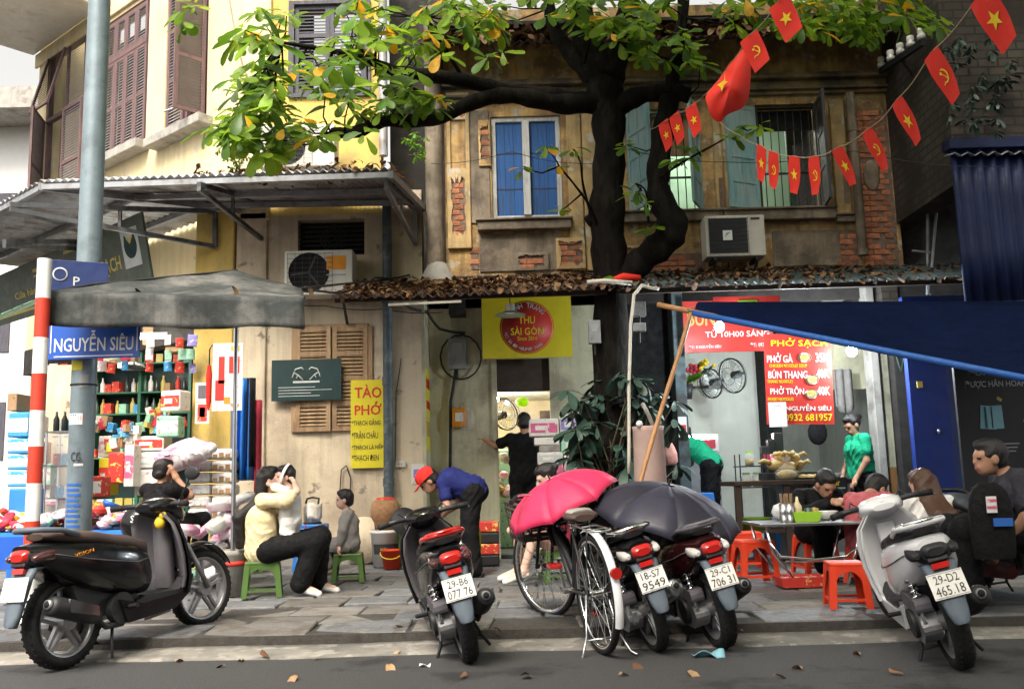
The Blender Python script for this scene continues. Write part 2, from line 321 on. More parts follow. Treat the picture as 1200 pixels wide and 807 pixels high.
        for a in range(len(xs)-1):
            for b in range(len(zs)-1):
                if not solid(a, b): continue
                X0, X1, Z0, Z1 = xs[a], xs[a+1], zs[b], zs[b+1]; Y1 = y+th
                vs = [(X0, y, Z0), (X1, y, Z0), (X1, y, Z1), (X0, y, Z1), (X0, Y1, Z0), (X1, Y1, Z0), (X1, Y1, Z1), (X0, Y1, Z1)]
                fs = [(0, 1, 2, 3), (5, 4, 7, 6)]
                if not solid(a-1, b): fs.append((4, 0, 3, 7))
                if not solid(a+1, b): fs.append((1, 5, 6, 2))
                if not solid(a, b-1): fs.append((4, 5, 1, 0))
                if not solid(a, b+1): fs.append((3, 2, 6, 7))
                s.add(vs, fs)
        return s
    def mesh(s, name):
        me = bpy.data.meshes.new(name); me.from_pydata(s.v, [], s.f)
        for m in s.mats: me.materials.append(MATS[m])
        me.polygons.foreach_set('material_index', s.mi); me.polygons.foreach_set('use_smooth', s.sm); me.update(); return me
    def build(s, name, parent=None, loc=None, rz=0., rot=None, bevel=0., seg=2, sub=0):
        o = bpy.data.objects.new(name, s.mesh(name)); COL.objects.link(o); o.parent = parent
        if loc is not None: o.location = loc
        o.rotation_euler = rot or (0, 0, rz)
        if bevel:
            m = o.modifiers.new('edge', 'BEVEL'); m.width = bevel; m.segments = seg; m.limit_method = 'ANGLE'; m.angle_limit = R(40)
        if sub:
            m = o.modifiers.new('smooth', 'SUBSURF'); m.levels = sub; m.render_levels = sub
        return o
def tag(o, label=None, cat=None, group=None, kind=None):
    for k, x in (('label', label), ('category', cat), ('group', group), ('kind', kind)):
        if x: o[k] = x
    return o
def thing(name, label, cat, loc=(0, 0, 0), rz=0., group=None, rot=None):
    o = bpy.data.objects.new(name, None); COL.objects.link(o); o.empty_display_size = .1
    o.location = loc; o.rotation_euler = rot or (0, 0, rz); return tag(o, label, cat, group)
def one(me, name, parent=None, loc=(0, 0, 0), rot=(0, 0, 0), scale=None):
    """a new object on shared mesh data"""
    o = bpy.data.objects.new(name, me); COL.objects.link(o); o.parent = parent; o.location = loc; o.rotation_euler = rot
    if scale: o.scale = scale if hasattr(scale, '__len__') else (scale,)*3
    return o
def copy_tree(o, parent=None, top=True):
    c = o.copy(); COL.objects.link(c)
    if not top: c.parent = parent
    for ch in list(o.children): copy_tree(ch, c, False)
    return c
HORNED = {'Ơ': ('O', ''), 'Ớ': ('O', 'a'), 'Ở': ('O', 'h'), 'Ợ': ('O', 'd'), 'Ư': ('U', ''), 'ử': ('u', 'h')}
def glyphs(s):
    cu = bpy.data.curves.new('t', 'FONT'); cu.body = s; cu.extrude = .02; cu.resolution_u = 2; o = bpy.data.objects.new('t', cu)
    me = bpy.data.meshes.new_from_object(o); bpy.data.objects.remove(o); bpy.data.curves.remove(cu); return me
def horned(s):
    """letters with a horn, which the built-in font draws badly: plain letter plus horn and tone mark"""
    base = ''.join(HORNED.get(c, (c,))[0] for c in s); me = glyphs(base); V_ = [tuple(v.co) for v in me.vertices]; F_ = [tuple(p.vertices) for p in me.polygons]; bpy.data.meshes.remove(me)
    def slab_(pts):
        n = len(pts); o = len(V_); V_.extend([(x, y, .02) for x, y in pts]+[(x, y, -.02) for x, y in pts]); F_.append(tuple(range(o, o+n))); F_.extend([(o+i, o+n+i, o+n+(i+1) % n, o+(i+1) % n) for i in range(n)])
    for i, c in enumerate(s):
        if c not in HORNED: continue
        q = glyphs(base[:i+1]); xr = max(v.co.x for v in q.vertices); bpy.data.meshes.remove(q); q = glyphs(HORNED[c][0]); xs = [v.co.x for v in q.vertices]; w_ = max(xs)-min(xs); H_ = max(v.co.y for v in q.vertices); bpy.data.meshes.remove(q); xm = xr-w_/2; t = HORNED[c][1]
        x0 = xr-(.12 if HORNED[c][0] == 'O' else .06); slab_([(x0, H_-.12), (x0+.1, H_-.06), (x0+.12, H_+.08), (x0+.21, H_+.08), (x0+.18, H_-.1), (x0+.04, H_-.19)])
        if t == 'a': slab_([(xm-.06, H_+.06), (xm+.04, H_+.06), (xm+.16, H_+.24), (xm+.03, H_+.24)])
        if t == 'h': slab_([(xm-.03, H_+.05), (xm+.05, H_+.05), (xm+.05, H_+.1), (xm+.12, H_+.15), (xm+.12, H_+.23), (xm+.05, H_+.28), (xm-.08, H_+.27), (xm-.08, H_+.21), (xm+.03, H_+.21), (xm+.03, H_+.17), (xm-.03, H_+.13)])
        if t == 'd': slab_([(xm-.06, -.2), (xm+.06, -.2), (xm+.06, -.08), (xm-.06, -.08)])
    me = bpy.data.meshes.new('t'); me.from_pydata(V_, [], F_); return me
def lettering(s, m, parent, c, w, h, rot=(PI/2, 0, 0), bold=0., name='lettering', depth=.002):
    """raised printed letters fitted into w x h, centred at c in the parent's space, facing -y by default"""
    cu = bpy.data.curves.new(name, 'FONT'); cu.body = s; cu.align_x = 'CENTER'; cu.align_y = 'CENTER'; cu.extrude = 0.02; cu.offset = min(bold, 0); cu.resolution_u = 2
    o = bpy.data.objects.new(name, cu); me = horned(s) if any(c in HORNED for c in s) else bpy.data.meshes.new_from_object(o); bpy.data.objects.remove(o); bpy.data.curves.remove(cu)
    co = np.empty(len(me.vertices)*3); me.vertices.foreach_get('co', co); co = co.reshape(-1, 3); lo, hi = co.min(0), co.max(0)
    co[:, 0] = (co[:, 0]-(lo[0]+hi[0])/2)*w/(hi[0]-lo[0]); co[:, 1] = (co[:, 1]-(lo[1]+hi[1])/2)*h/(hi[1]-lo[1]); co[:, 2] *= depth/.02
    if bold > 0:                 # heavier strokes: shifted copies, each a hair prouder than the last
        bx_, bz_ = bold*.5*w/(hi[0]-lo[0]), bold*.5*h/(hi[1]-lo[1]); fs = [tuple(p.vertices) for p in me.polygons]; n = len(co); V_ = []; F_ = []
        for k, (dx, dy) in enumerate(((0, 0), (-1, 0), (1, 0), (0, -.8), (0, .8))):
            q = co.copy(); q[:, 0] += dx*bx_; q[:, 1] += dy*bz_; q[:, 2] *= 1+.12*k; V_.append(q); F_ += [tuple(i+k*n for i in f) for f in fs]
        bpy.data.meshes.remove(me); me = bpy.data.meshes.new(name); me.from_pydata(np.concatenate(V_).tolist(), [], F_)
    else: me.vertices.foreach_set('co', co.ravel())
    me.materials.clear(); me.materials.append(MATS[m]); me.update()
    return one(me, name, parent, c, rot)
def corrug(mb, A, B, C, D, n, amp, th=.004, sub=4, sag=0.):
    """corrugated sheet: A-B is one edge across the waves, D-C the opposite edge"""
    A, B, C, D = map(Vector, (A, B, C, D)); nrm = (B-A).cross(D-A).normalized()
    def fn(u, v):
        p = A.lerp(B, u).lerp(D.lerp(C, u), v); return p+nrm*(amp*math.sin(2*PI*n*u))+Vector((0, 0, -sag*math.sin(PI*v)*(1+.5*math.sin(9*u))))
    return mb.sheet(fn, n*sub, 3, th)

# ================================================================ the setting: ground, road, pavement
YF = 11.3                       # front plane of the old house
PZ = .12                        # top of the pavement
def F(u, v, Y=YF):
    p = at(u, v, Y); return p.x, p.z
tag(MB('joint').bx(-60, 60, -30, 90, -.3, -.03).build('ground'), kind='structure')
road = MB('asphalt'); road.bx(-60, 60, -30, 5.86, -.028, 0.); tag(road.build('road'), kind='structure')
gut = MB('kerb_paint')
gut.sheet(lambda u, v: (-9+18*u, 5.83+.34*v+.03*math.sin(u*41)*(1-v)+.012*math.sin(u*130)*(1-v), .004+.028*v+.004*math.sin(u*77+v*3)), 90, 3, .03)
tag(gut.build('gutter'), kind='structure')
pav = MB('joint').bx(-16, 9, 6.14, 11.35, -.1, PZ-.035).bx(-16, -3, 11.35, 17, -.1, PZ-.035)
pavo = tag(pav.build('pavement'), kind='structure')
SLABS = {}
def slab_mesh(m, w, d, k):
    key = (m, w, d, k)
    if key not in SLABS:
        rg = random.Random(k); j = lambda: rg.uniform(-.014, .014)
        b = MB(m); x, y = w/2, d/2; c = [(-x+j(), -y+j()), (x+j(), -y+j()), (x+j(), y+j()), (-x+j(), y+j())]; e = .008
        b.add([(a, q, -.05) for a, q in c]+[(a, q, -e) for a, q in c]+[(a*(1-2*e/w), q*(1-2*e/d), 0) for a, q in c],
              [(0, 1, 5, 4), (1, 2, 6, 5), (2, 3, 7, 6), (3, 0, 4, 7), (4, 5, 9, 8), (5, 6, 10, 9), (6, 7, 11, 10), (7, 4, 8, 11), (8, 9, 10, 11)])
        SLABS[key] = b.mesh('slab')
    return SLABS[key]
rg = random.Random(3)
x = -7.2
while x < 6.5:                   # kerb stones, tilted and uneven, one gone
    w = rg.choice((.52, .62, .7))
    if not (-.62 < x < -.1):
        warm = rg.random() < .55 if x < 0 else rg.random() < .2
        one(slab_mesh('slab_warm' if warm else 'slab', w, .4, rg.randint(0, 3)), 'kerb_stone', pavo, (x+w/2, 6.36+rg.uniform(-.02, .02), .085+rg.uniform(-.012, .018)), (rg.uniform(.02, .07), rg.uniform(-.03, .03), rg.uniform(-.03, .03)))
    x += w+.018
row = 0; y = 6.6
while y < 11.2:
    d = .44; x = -7.0+(.2 if row % 2 else 0)+(y > 9.5)*.1
    while x < 6.2:
        w = .5; cx = x+w/2
        near = (-2.9 < cx < -.9 and y < 7.3)
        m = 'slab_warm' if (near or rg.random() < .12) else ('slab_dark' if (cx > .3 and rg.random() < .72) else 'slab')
        big = y > 10.6 or abs(cx) > 5.2
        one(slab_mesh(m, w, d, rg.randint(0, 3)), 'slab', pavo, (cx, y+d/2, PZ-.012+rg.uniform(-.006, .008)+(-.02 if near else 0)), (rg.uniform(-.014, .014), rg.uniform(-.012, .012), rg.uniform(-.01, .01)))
        x += w+.012
    y += d+.012; row += 1

# ================================================================ the old house in the middle
house = thing('old_house', 'weathered ochre two storey house with peeling plaster and tin roofs', 'house', (0, YF, 0))
def HX(u, v): return F(u, v)
def rect(u0, u1, v0, v1, Y=YF):
    a, b, c, d = at(u0, v0, Y), at(u1, v0, Y), at(u0, v1, Y), at(u1, v1, Y)
    return (a.x+c.x)/2, (b.x+d.x)/2, (c.z+d.z)/2, (a.z+b.z)/2
XL, XR = rect(521, 1047, 100, 250)[:2]
ZR = at(700, 330, YF).z         # where the lean-to roof meets the wall
ZE = at(700, 52, YF).z          # under the eaves
W1 = rect(576, 658, 136, 257); W2 = rect(738, 822, 128, 250); W3 = rect(888, 962, 122, 245)
w = MB('ochre'); w.wall(XL, XR, ZR-.1, ZE+.5, [W1, W2, W3], 0, .25); w.build('upper_wall', house)
inn = MB('green_paper'); inn.bx(W2[0]-.3, W3[1]+.4, 2.4, 2.45, ZR, ZE); inn.build('inner_wall', house)
inn = MB('cement'); inn.bx(W2[0]-.3, W3[1]+.4, .3, 2.4, ZR-.02, ZR); inn.build('inner_floor', house)
inn = MB('near_black'); inn.bx(XL, XR, .26, 3.2, ZE-.25, ZE-.2); inn.build('inner_ceiling', house)
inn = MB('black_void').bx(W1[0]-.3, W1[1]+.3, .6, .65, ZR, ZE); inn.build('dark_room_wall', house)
tb = MB('tube_lamp'); tb.cyl((2.2, 1.6, ZE-.45), (3.2, 1.6, ZE-.45), .02); tb.build('ceiling_lamp', house)
lt = bpy.data.lights.new('upper_room_lamp', 'POINT'); lt.energy = 26; lt.color = (.95, 1, .86); lt.shadow_soft_size = .3
lo = bpy.data.objects.new('upper_room_lamp', lt); COL.objects.link(lo); lo.location = (2.7, YF+1.5, ZE-.6)
# cornice, bands, pilasters, panels below the sills
zc = at(700, 118, YF).z
cor = MB('cornice'); zz = zc
for h, o in ((.05, .05), (.035, .1), (.1, .045), (.04, .13), (.05, .09)):
    cor.bx(XL-.02, XR+.02, -o, -.0015, zz, zz+h-.002); zz += h
cor.build('cornice', house, bevel=.008)
fas = MB('near_black').bx(XL-.15, XR+.15, -.55, .0, ZE+.02, ZE+.06); fas.build('soffit', house)  # eave shadow put into the soffit as a near-black colour
rb = MB('dark_wood')
for i in range(14):
    xx = XL+.1+i*(XR-XL-.2)/13; rb.beam((xx, .2, ZE+.10), (xx, -.62, ZE-.02), .06, .09)
rb.build('rafters', house)
def pil(u0, u1, v0, v1, mats, panel=None):
    x0, x1, z0, z1 = rect(u0, u1, v0, v1); b = MB(mats)
    b.bx(x0, x0+.05, -.05, -.002, z0, z1).bx(x1-.05, x1, -.05, -.002, z0, z1).bx(x0+.05, x1-.05, -.05, -.002, z1-.06, z1).bx(x0+.05, x1-.05, -.05, -.002, z0, z0+.05)
    if panel: b.use(panel).bx(x0+.05, x1-.05, -.018, -.002, z0+.05, z1-.06)
    b.build('pilaster', house, bevel=.008); return x0+.06, x1-.06, z0, z1
pil(524, 551, 110, 292, 'ochre_bright', 'ochre')
for a, b_ in ((666, 684), (684, 702), (838, 848), (849, 859)):
    x0, x1, z0, z1 = rect(a, b_, 128, 318); MB('ochre_bright').bx(x0, x1-.015, -.06 if a in (684, 849) else -.045, -.002, z0, z1).build('pilaster', house, bevel=.01)
x0, x1, z0, z1 = rect(975, 992, 118, 260); MB('ochre_bright').bx(x0, x1, -.05, -.002, z0, z1).build('pilaster', house, bevel=.01)
for u0, u1, v0, v1 in ((562, 660, 274, 318), (905, 985, 270, 312), (545, 574, 130, 262)):
    x0, x1, z0, z1 = rect(u0, u1, v0, v1); MB('cement').bx(x0, x1, -.02, -.002, z0, z1).build('render_panel', house, bevel=.01)
x0, x1, z0, z1 = rect(700, 858, 262, 318); MB('ochre').bx(x0, x1, -.012, -.002, z0, z1).build('render_panel', house)
for u0, u1, v0, v1, o in ((560, 669, 258, 271, .12), (702, 845, 249, 262, .12), (846, 976, 246, 260, .13), (978, 1001, 252, 262, .1)):
    x0, x1, z0, z1 = rect(u0, u1, v0, v1); MB('cement').bx(x0, x1, -o, -.003, z0, z1-.03).bx(x0-.02, x1+.02, -o-.03, -.003, z1-.028, z1).build('sill', house, bevel=.01)
x0, x1, z0, z1 = rect(521, 1048, 318, 334); MB('near_black').bx(x0, x1, -.05, -.003, z0-.1, z1).build('base_course', house, bevel=.01)
# patches where plaster has come off and the bricks show
BR = [MB('brick').bx(-.105, .105, -.016, .01, -.029, .029).mesh('brick'), MB('brick').bx(-.052, .052, -.013, .01, -.029, .029).mesh('brick'), MB('brick').bx(-.105, .098, -.02, .01, -.027, .03).mesh('brick')]
def brick_patch(u0, u1, v0, v1, y, keep=.93, ragged=0.):
    x0, x1, z0, z1 = rect(u0, u1, v0, v1); MB('mortar').bx(x0, x1, y-.004, y+.01, z0, z1).build('mortar_bed', house)
    z = z0+.03; r = 0
    while z < z1-.02:
        x = x0+(.06 if r % 2 else .11)
        while x < x1-.03:
            half = x+.11 > x1
            if rg.random() < keep: one(BR[1] if (half or (r % 2 and x < x0+.07)) else BR[rg.choice((0, 2))], 'brick', house, (min(x, x1-.055) if half else x, y, z), (0, rg.uniform(-.02, .02), 0))
            x += .165 if (r % 2 and x < x0+.07) else .22
        z += .069; r += 1
def torn(u0, u1, v0, v1, y, m='ochre_bright', k=0):
    """ragged lip of plaster round a bare patch"""
    x0, x1, z0, z1 = rect(u0, u1, v0, v1); r2 = random.Random(k); n = 40; cx, cz = (x0+x1)/2, (z0+z1)/2; hx, hz = (x1-x0)/2, (z1-z0)/2
    def sq(t, g): 
        c, s = math.cos(t), math.sin(t); q = max(abs(c), abs(s)); return cx+c/q*hx*g, cz+s/q*hz*g
    js = [r2.uniform(.7, .98) for _ in range(n)]; b = MB(m)
    inner = [sq(2*PI*i/n, js[i]) for i in range(n)]; outer = [sq(2*PI*i/n, 1.16) for i in range(n)]
    b.add([(p[0], y-.03, p[1]) for p in inner]+[(p[0], y-.024, p[1]) for p in outer]+[(p[0], y+.01, p[1]) for p in inner]+[(p[0], y+.01, p[1]) for p in outer],
          [(i, (i+1) % n, n+(i+1) % n, n+i) for i in range(n)]+[((i+1) % n, i, 2*n+i, 2*n+(i+1) % n) for i in range(n)]+[(n+i, n+(i+1) % n, 3*n+(i+1) % n, 3*n+i) for i in range(n)])
    b.build('plaster_edge', house)
brick_patch(528, 547, 205, 284, -.022); torn(528, 547, 205, 284, -.022, 'ochre_bright', 1)
brick_patch(654, 683, 283, 314, -.062); torn(654, 683, 283, 314, -.062, 'ochre_bright', 2)
brick_patch(979, 1004, 270, 312, -.004); brick_patch(1006, 1046, 130, 318, -.004)
brick_patch(720, 826, 298, 319, -.014); torn(722, 760, 290, 312, -.016, 'ochre_bright', 6); brick_patch(606, 640, 300, 316, -.024); torn(606, 640, 298, 316, -.024, 'cement', 7); brick_patch(563, 573, 150, 190, -.024); torn(562, 574, 146, 192, -.024, 'ochre', 8); brick_patch(986, 992, 180, 240, -.054); brick_patch(842, 847, 210, 246, -.05); brick_patch(529, 546, 120, 140, -.022); torn(529, 546, 120, 140, -.022, 'beige_wall', 4)
brick_patch(552, 561, 290, 316, -.004)
# windows
def shutter(mats, w, h, panels=2, slat=True, th=.035, panelmat=None, cross=0, slatmat=None):
    """louvred or panelled leaf in the x-z plane, hinge edge at x=0, front at y=-th"""
    b = MB(mats); s = min(.055, w*.2); b.bx(0, s, -th, 0, 0, h).bx(w-s, w, -th, 0, 0, h); n = panels
    for i in range(n+1):
        zc = (h-s)*i/n; b.bx(s, w-s, -th+.002, -.002, zc, zc+s)
    if slat:
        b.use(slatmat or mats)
        for i in range(n):
            z = (h-s)*i/n+s+.012; top = (h-s)*(i+1)/n-.01
            while z < top:
                b.add([(s, -th+.006, z), (w-s, -th+.006, z), (w-s, -.006, z+.026), (s, -.006, z+.026), (s, -th+.006, z+.007), (w-s, -th+.006, z+.007), (w-s, -.006, z+.033), (s, -.006, z+.033)], [(0, 1, 2, 3), (7, 6, 5, 4), (0, 4, 5, 1)]); z += .045
    else:
        if panelmat: b.use(panelmat)
        for i in range(n): b.bx(s, w-s, -th+.012, -.012, (h-s)*i/n+s, (h-s)*(i+1)/n)
        if cross: b.use(mats).bx(w/2-.015, w/2+.015, -th+.004, -.004, s, h-s)
    return b
def window(u, hole, frame_m, fw=.05):
    x0, x1, z0, z1 = hole; b = MB(frame_m)
    b.bx(x0+.002, x0+fw, .03, .1, z0+.002, z1-.002).bx(x1-fw, x1-.002, .03, .1, z0+.002, z1-.002).bx(x0+fw, x1-fw, .03, .1, z1-fw, z1-.002).bx(x0+fw, x1-fw, .03, .1, z0+.002, z0+fw)
    return b.build('window', u, bevel=.005)
win = window(house, W1, 'white_wood', .06); tag(win, 'window closed by weathered blue shutters in a white frame')
hw = (W1[1]-W1[0]-.2)/2; hh = W1[3]-W1[2]-.12
MB('white_wood').bx((W1[0]+W1[1])/2-.045, (W1[0]+W1[1])/2+.045, -.005, .095, W1[2]+.06, W1[3]-.06).build('mullion', win, bevel=.005)
for xx in (W1[0]+.06, (W1[0]+W1[1])/2+.047):
    b = MB('blue_wood'); wd = (W1[1]-W1[0])/2-.107
    for k in range(3): b.bx(wd*k/3+.001, wd*(k+1)/3-.003, -.02, .0, 0, hh)
    b.use('dark_wood')
    for zf in (.28, .66): b.bx(0, wd, -.024, -.0205, hh*zf, hh*zf+.012)
    b.build('shutter', win, (xx, .085, W1[2]+.06))
w2 = window(house, W2, 'teal_wood', .04); w3 = window(house, W3, 'dark_wood', .04)
def bars(hole, win, m='iron'):
    x0, x1, z0, z1 = hole; n = int((x1-x0)/.095)
    for i in range(1, n):
        xx = x0+(x1-x0)*i/n; MB(m).cyl((xx, .06, z0+.03), (xx, .06, z1-.03), .007, n=6).build('bar', win)
    for zf in (.34, .97): MB(m).bx(x0+.03, x1-.03, .05, .07, z0+(z1-z0)*zf, z0+(z1-z0)*zf+.025).build('bar', win)
bars(W2, w2); bars(W3, w3)
MB('brown_wood').bx(W2[0]+.04, W2[1]-.04, .12, .14, (W2[2]+W2[3])/2+.1, W2[3]-.04).build('blind', w2)
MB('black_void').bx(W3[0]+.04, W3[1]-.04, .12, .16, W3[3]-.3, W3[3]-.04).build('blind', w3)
MB('leaf_dark').bx(W3[0]+.52, W3[0]+.6, .5, .54, W3[2], W3[3]).build('post', w3)
hgt = W2[3]-W2[2]-.02
for win_, x0, ang, wd, lab in ((w2, W2[0], -66, .5, 0), (w2, W2[1], 180+66, .5, 0), (w3, W3[0], -156, .46, 0)):
    shutter('teal_wood', wd, hgt, 4, False, .035, 'teal_wood', 1).build('shutter', win_, (x0, -.01, W2[2]+.01 if win_ is w2 else W3[2]), R(ang))
shutter('grey_wood', .46, W3[3]-W3[2], 3, False, .035, 'dark_wood').build('shutter', w3, (W3[1], -.01, W3[2]), R(180+82))
# eaves roof
er = MB('tin_rust'); za = at(700, 46, YF-.65).z
corrug(er, (XL-.25, -.65, za), (XR+.1, -.65, za), (XR+.1, 3.5, za+1.9), (XL-.25, 3.5, za+1.9), 60, .018)
er.build('roof_sheet', house)
# down pipe at the right end, the disc beside it
dp = at(995, 110, YF-.14); dq = at(1003, 296, YF-.14)
MB('cement').cyl((dp.x, -.16, dp.z), (dp.x, -.16, dq.z), .055, n=14).cyl((dp.x, -.16, dq.z-.04), (dp.x, -.16, dq.z+.03), .066, n=14).cyl((dp.x, -.16, dp.z-.5), (dp.x, -.16, dp.z-.42), .064, n=14).build('down_pipe', house)
p = at(1022, 205, YF-.05); MB('cement').ell((p.x, -.03, p.z), (.1, .02, .2), 16).build('wall_plate', house)
# right end return wall so that the house has depth, and back
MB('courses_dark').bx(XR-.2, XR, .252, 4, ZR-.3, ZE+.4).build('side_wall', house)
MB('near_black').bx(XL, XL+.2, .252, 4, ZR-.3, ZE+.4).build('side_wall', house)

# ---------------------------------------------------------------- ground floor of the old house
YR = 11.9                        # recessed plane of the door and the restaurant
gx0 = at(497, 500, YF).x
MB('mint_wall').bx(gx0-.02, gx0+.02, .002, YR-YF, PZ-.05, ZR+.1).build('return_wall', house)
gx1, gx2 = at(577, 500, YR).x, at(652, 500, YR).x; gtop = at(615, 420, YR).z; tx0 = at(803, 500, YR).x; tx1 = at(1022, 500, YR).x; ttop = at(900, 352, YR).z
m = MB('mint_wall'); m.wall(gx0+.02, tx0-1.0, PZ-.05, ZR+.1, [(gx1, gx2, PZ-.1, gtop)], YR-YF, .2); m.build('door_wall', house)
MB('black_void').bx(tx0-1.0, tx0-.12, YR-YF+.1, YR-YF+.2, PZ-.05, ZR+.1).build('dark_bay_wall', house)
m = MB('tin_teal'); m.bx(tx0-.14, tx0, YR-YF-.25, YR-YF+.15, PZ-.05, ZR); m.build('column', house, bevel=.01)
bx0, bx1 = at(1020, 500, YR).x, at(1066, 500, YR).x
m = MB('mint_wall').bx(bx0+.12, bx1, YR-YF-.08, YR-YF+.3, PZ+.95, ZR); m.use('tile_brown').bx(bx0+.12, bx1, YR-YF-.09, YR-YF+.3, PZ-.05, PZ+.948); m.build('wall_pier', house, bevel=.01)
m = MB('concrete').bx(bx0, bx0+.1, YR-YF-.2, YR-YF+.05, PZ-.05, ZR); m.build('column', house, bevel=.01)
MB('near_black').bx(gx0, bx1+2, YR-YF, YR-YF+.1, ttop, ZR+.1).build('lintel', house)
# door jambs
for xx in (gx1, gx2-.07): MB('mint_wall').bx(xx, xx+.07, YR-YF-.03, YR-YF+.16, PZ-.05, gtop).build('door_jamb', house, bevel=.006)
# shop room behind the door
rm = MB('cream_wall'); rx0, rx1 = gx1-.5, gx2+1.0; ry0, ry1 = YR-YF+.2, YR-YF+3.2
rm.bx(rx0-.05, rx0, ry0, ry1, PZ-.05, 2.7).bx(rx1, rx1+.05, ry0, ry1, PZ-.05, 2.7).bx(rx0, rx1, ry1, ry1+.05, PZ-.05, 2.7); rm.use('card_white').bx(rx0, rx1, ry0, ry1, 2.3, 2.35); rm.use('slab_dark').bx(rx0, rx1, ry0, ry1, PZ-.05, PZ-.01); rm.build('shop_room', house)
MB('dark_wood').bx(gx1+.07, gx2-.07, YR-YF+.05, YR-YF+.13, at(615, 458, YR).z, gtop).build('transom', house)
for u, v in ((583, 468), (594, 472)):
    q = at(u, v, YR+1.6); MB('lamp').ell((q.x, q.y-YF, q.z), (.03, .03, .03), 10).build('bulb', house)
lt = bpy.data.lights.new('shop_room_lamp', 'POINT'); lt.energy = 34; lt.color = (1, .93, .78); lt.shadow_soft_size = .15
lo = bpy.data.objects.new('shop_room_lamp', lt); COL.objects.link(lo); q = at(592, 468, YR+1.4); lo.location = q
# restaurant room
rx0, rx1 = tx0-.02, tx1+.6; ry0, ry1 = YR-YF+.15, YR-YF+4.0
rm = MB('tile_white'); rm.bx(rx0-.05, rx0, ry0, ry1, PZ-.05, 3.6).bx(rx1, rx1+.05, ry0, ry1, PZ-.05, 3.6).bx(rx0, rx1, ry1, ry1+.05, PZ-.05, 3.6)
wx = at(893, 450, YR+1.6).x; rm.bx(wx-1.05, wx, YR-YF+1.9, YR-YF+2.0, PZ-.05, 3.4)
rm.use('card_white').bx(rx0, rx1, ry0, ry1, 3.4, 3.45); rm.use('slab').bx(rx0, rx1, ry0, ry1, PZ-.05, PZ); rm.build('restaurant_room', house)
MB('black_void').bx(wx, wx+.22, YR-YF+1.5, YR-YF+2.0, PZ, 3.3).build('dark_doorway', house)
cx0, cx1, cz0, cz1 = rect(975, 1012, 408, 456, YR+.8); MB('mint_wall').bx(cx0, cx1+.1, YR+.8-YF, YR+.84-YF, cz0, cz1+.1).build('cupboard_board', house)
def lamp_bulb(u, v, Y, e, lab, r=.045):
    q = at(u, v, Y); t = thing('light_bulb', lab, 'bulb', q, 0, 'bare bulbs hanging at the noodle shop')
    MB('lamp').ell((0, 0, 0), (r, r, r*1.1), 14).build('glass_bulb', t); MB('plastic_white').cyl((0, 0, r), (0, 0, r+.05), .018).build('socket', t)
    MB('cable').cyl((0, 0, r+.05), (0, 0, r+.22), .004, n=5).build('cord', t)
    d = bpy.data.lights.new('bulb_light', 'POINT'); d.energy = e; d.color = (.84, .95, 1); d.shadow_soft_size = r
    o = bpy.data.objects.new('bulb_light', d); COL.objects.link(o); o.location = q+Vector((0, 0, -r-.02))
lamp_bulb(843, 383, 10.3, 32, 'bright bare bulb in front of the red noodle shop signboard', .055)
lamp_bulb(998, 411, 10.6, 32, 'bright bare bulb beside the red hanging price banner', .06)
lamp_bulb(938, 396, 11.4, 34, 'bright bulb showing above the top edge of the red price banner')

# ---------------------------------------------------------------- lean-to roof with fallen leaves
def roofz(x, y):   # height of the lean-to at world x, y
    f_ = (y-9.75)/(YF-9.75); e = .5*math.sin(x*.9)*.02
    return (1-f_)*RE(x)+f_*RW+e
pl, pr = at(400, 349, 9.75), at(1195, 324, 9.75)
def RE(x): return pl.z+(pr.z-pl.z)*(x-pl.x)/(pr.x-pl.x)
RW = at(800, 321, YF).z
lean = thing('lean_to_roof', 'rusty corrugated lean-to roof littered with dead leaves over the shop fronts', 'roof', (0, 0, 0))
def lean_sheet(x0, x1, y0, m, n, lift=0.):
    b = MB(m); b.sheet(lambda u, v: (x0+(x1-x0)*u, y0+(YF-.02-y0)*v, roofz(x0+(x1-x0)*u, y0+(YF-.02-y0)*v)+.02*math.sin(2*PI*n*u)+lift+.012*math.sin(7*u+2)), n*6, 4, .004); return b.build('corrugated_sheet', lean)
X0 = at(385, 352, 9.75).x; Xm = at(735, 345, 9.75).x; X1 = at(1230, 322, 9.75).x
lean_sheet(X0, Xm+.08, 9.85, 'tin_rust', 32); lean_sheet(Xm, X1, 9.72, 'tin_teal', 44, .03)
b = MB('dark_wood')
for yy in (10.1, 10.75): b.beam((X0, yy, roofz(X0, yy)-.06), (X1, yy, roofz(X1, yy)-.06), .04, .05)
xx = X0+.3
while xx < X1: b.beam((xx, 9.95, roofz(xx, 9.95)-.035), (xx, YF-.03, roofz(xx, YF)-.035), .03, .04); xx += .7
b.build('rafters', lean)
MB('white_cable').beam((X0+.62, 9.84, RE(X0)-.07), (X0+1.4, 9.84, RE(X0+1.4)-.06), .02, .025).build('batten', lean)

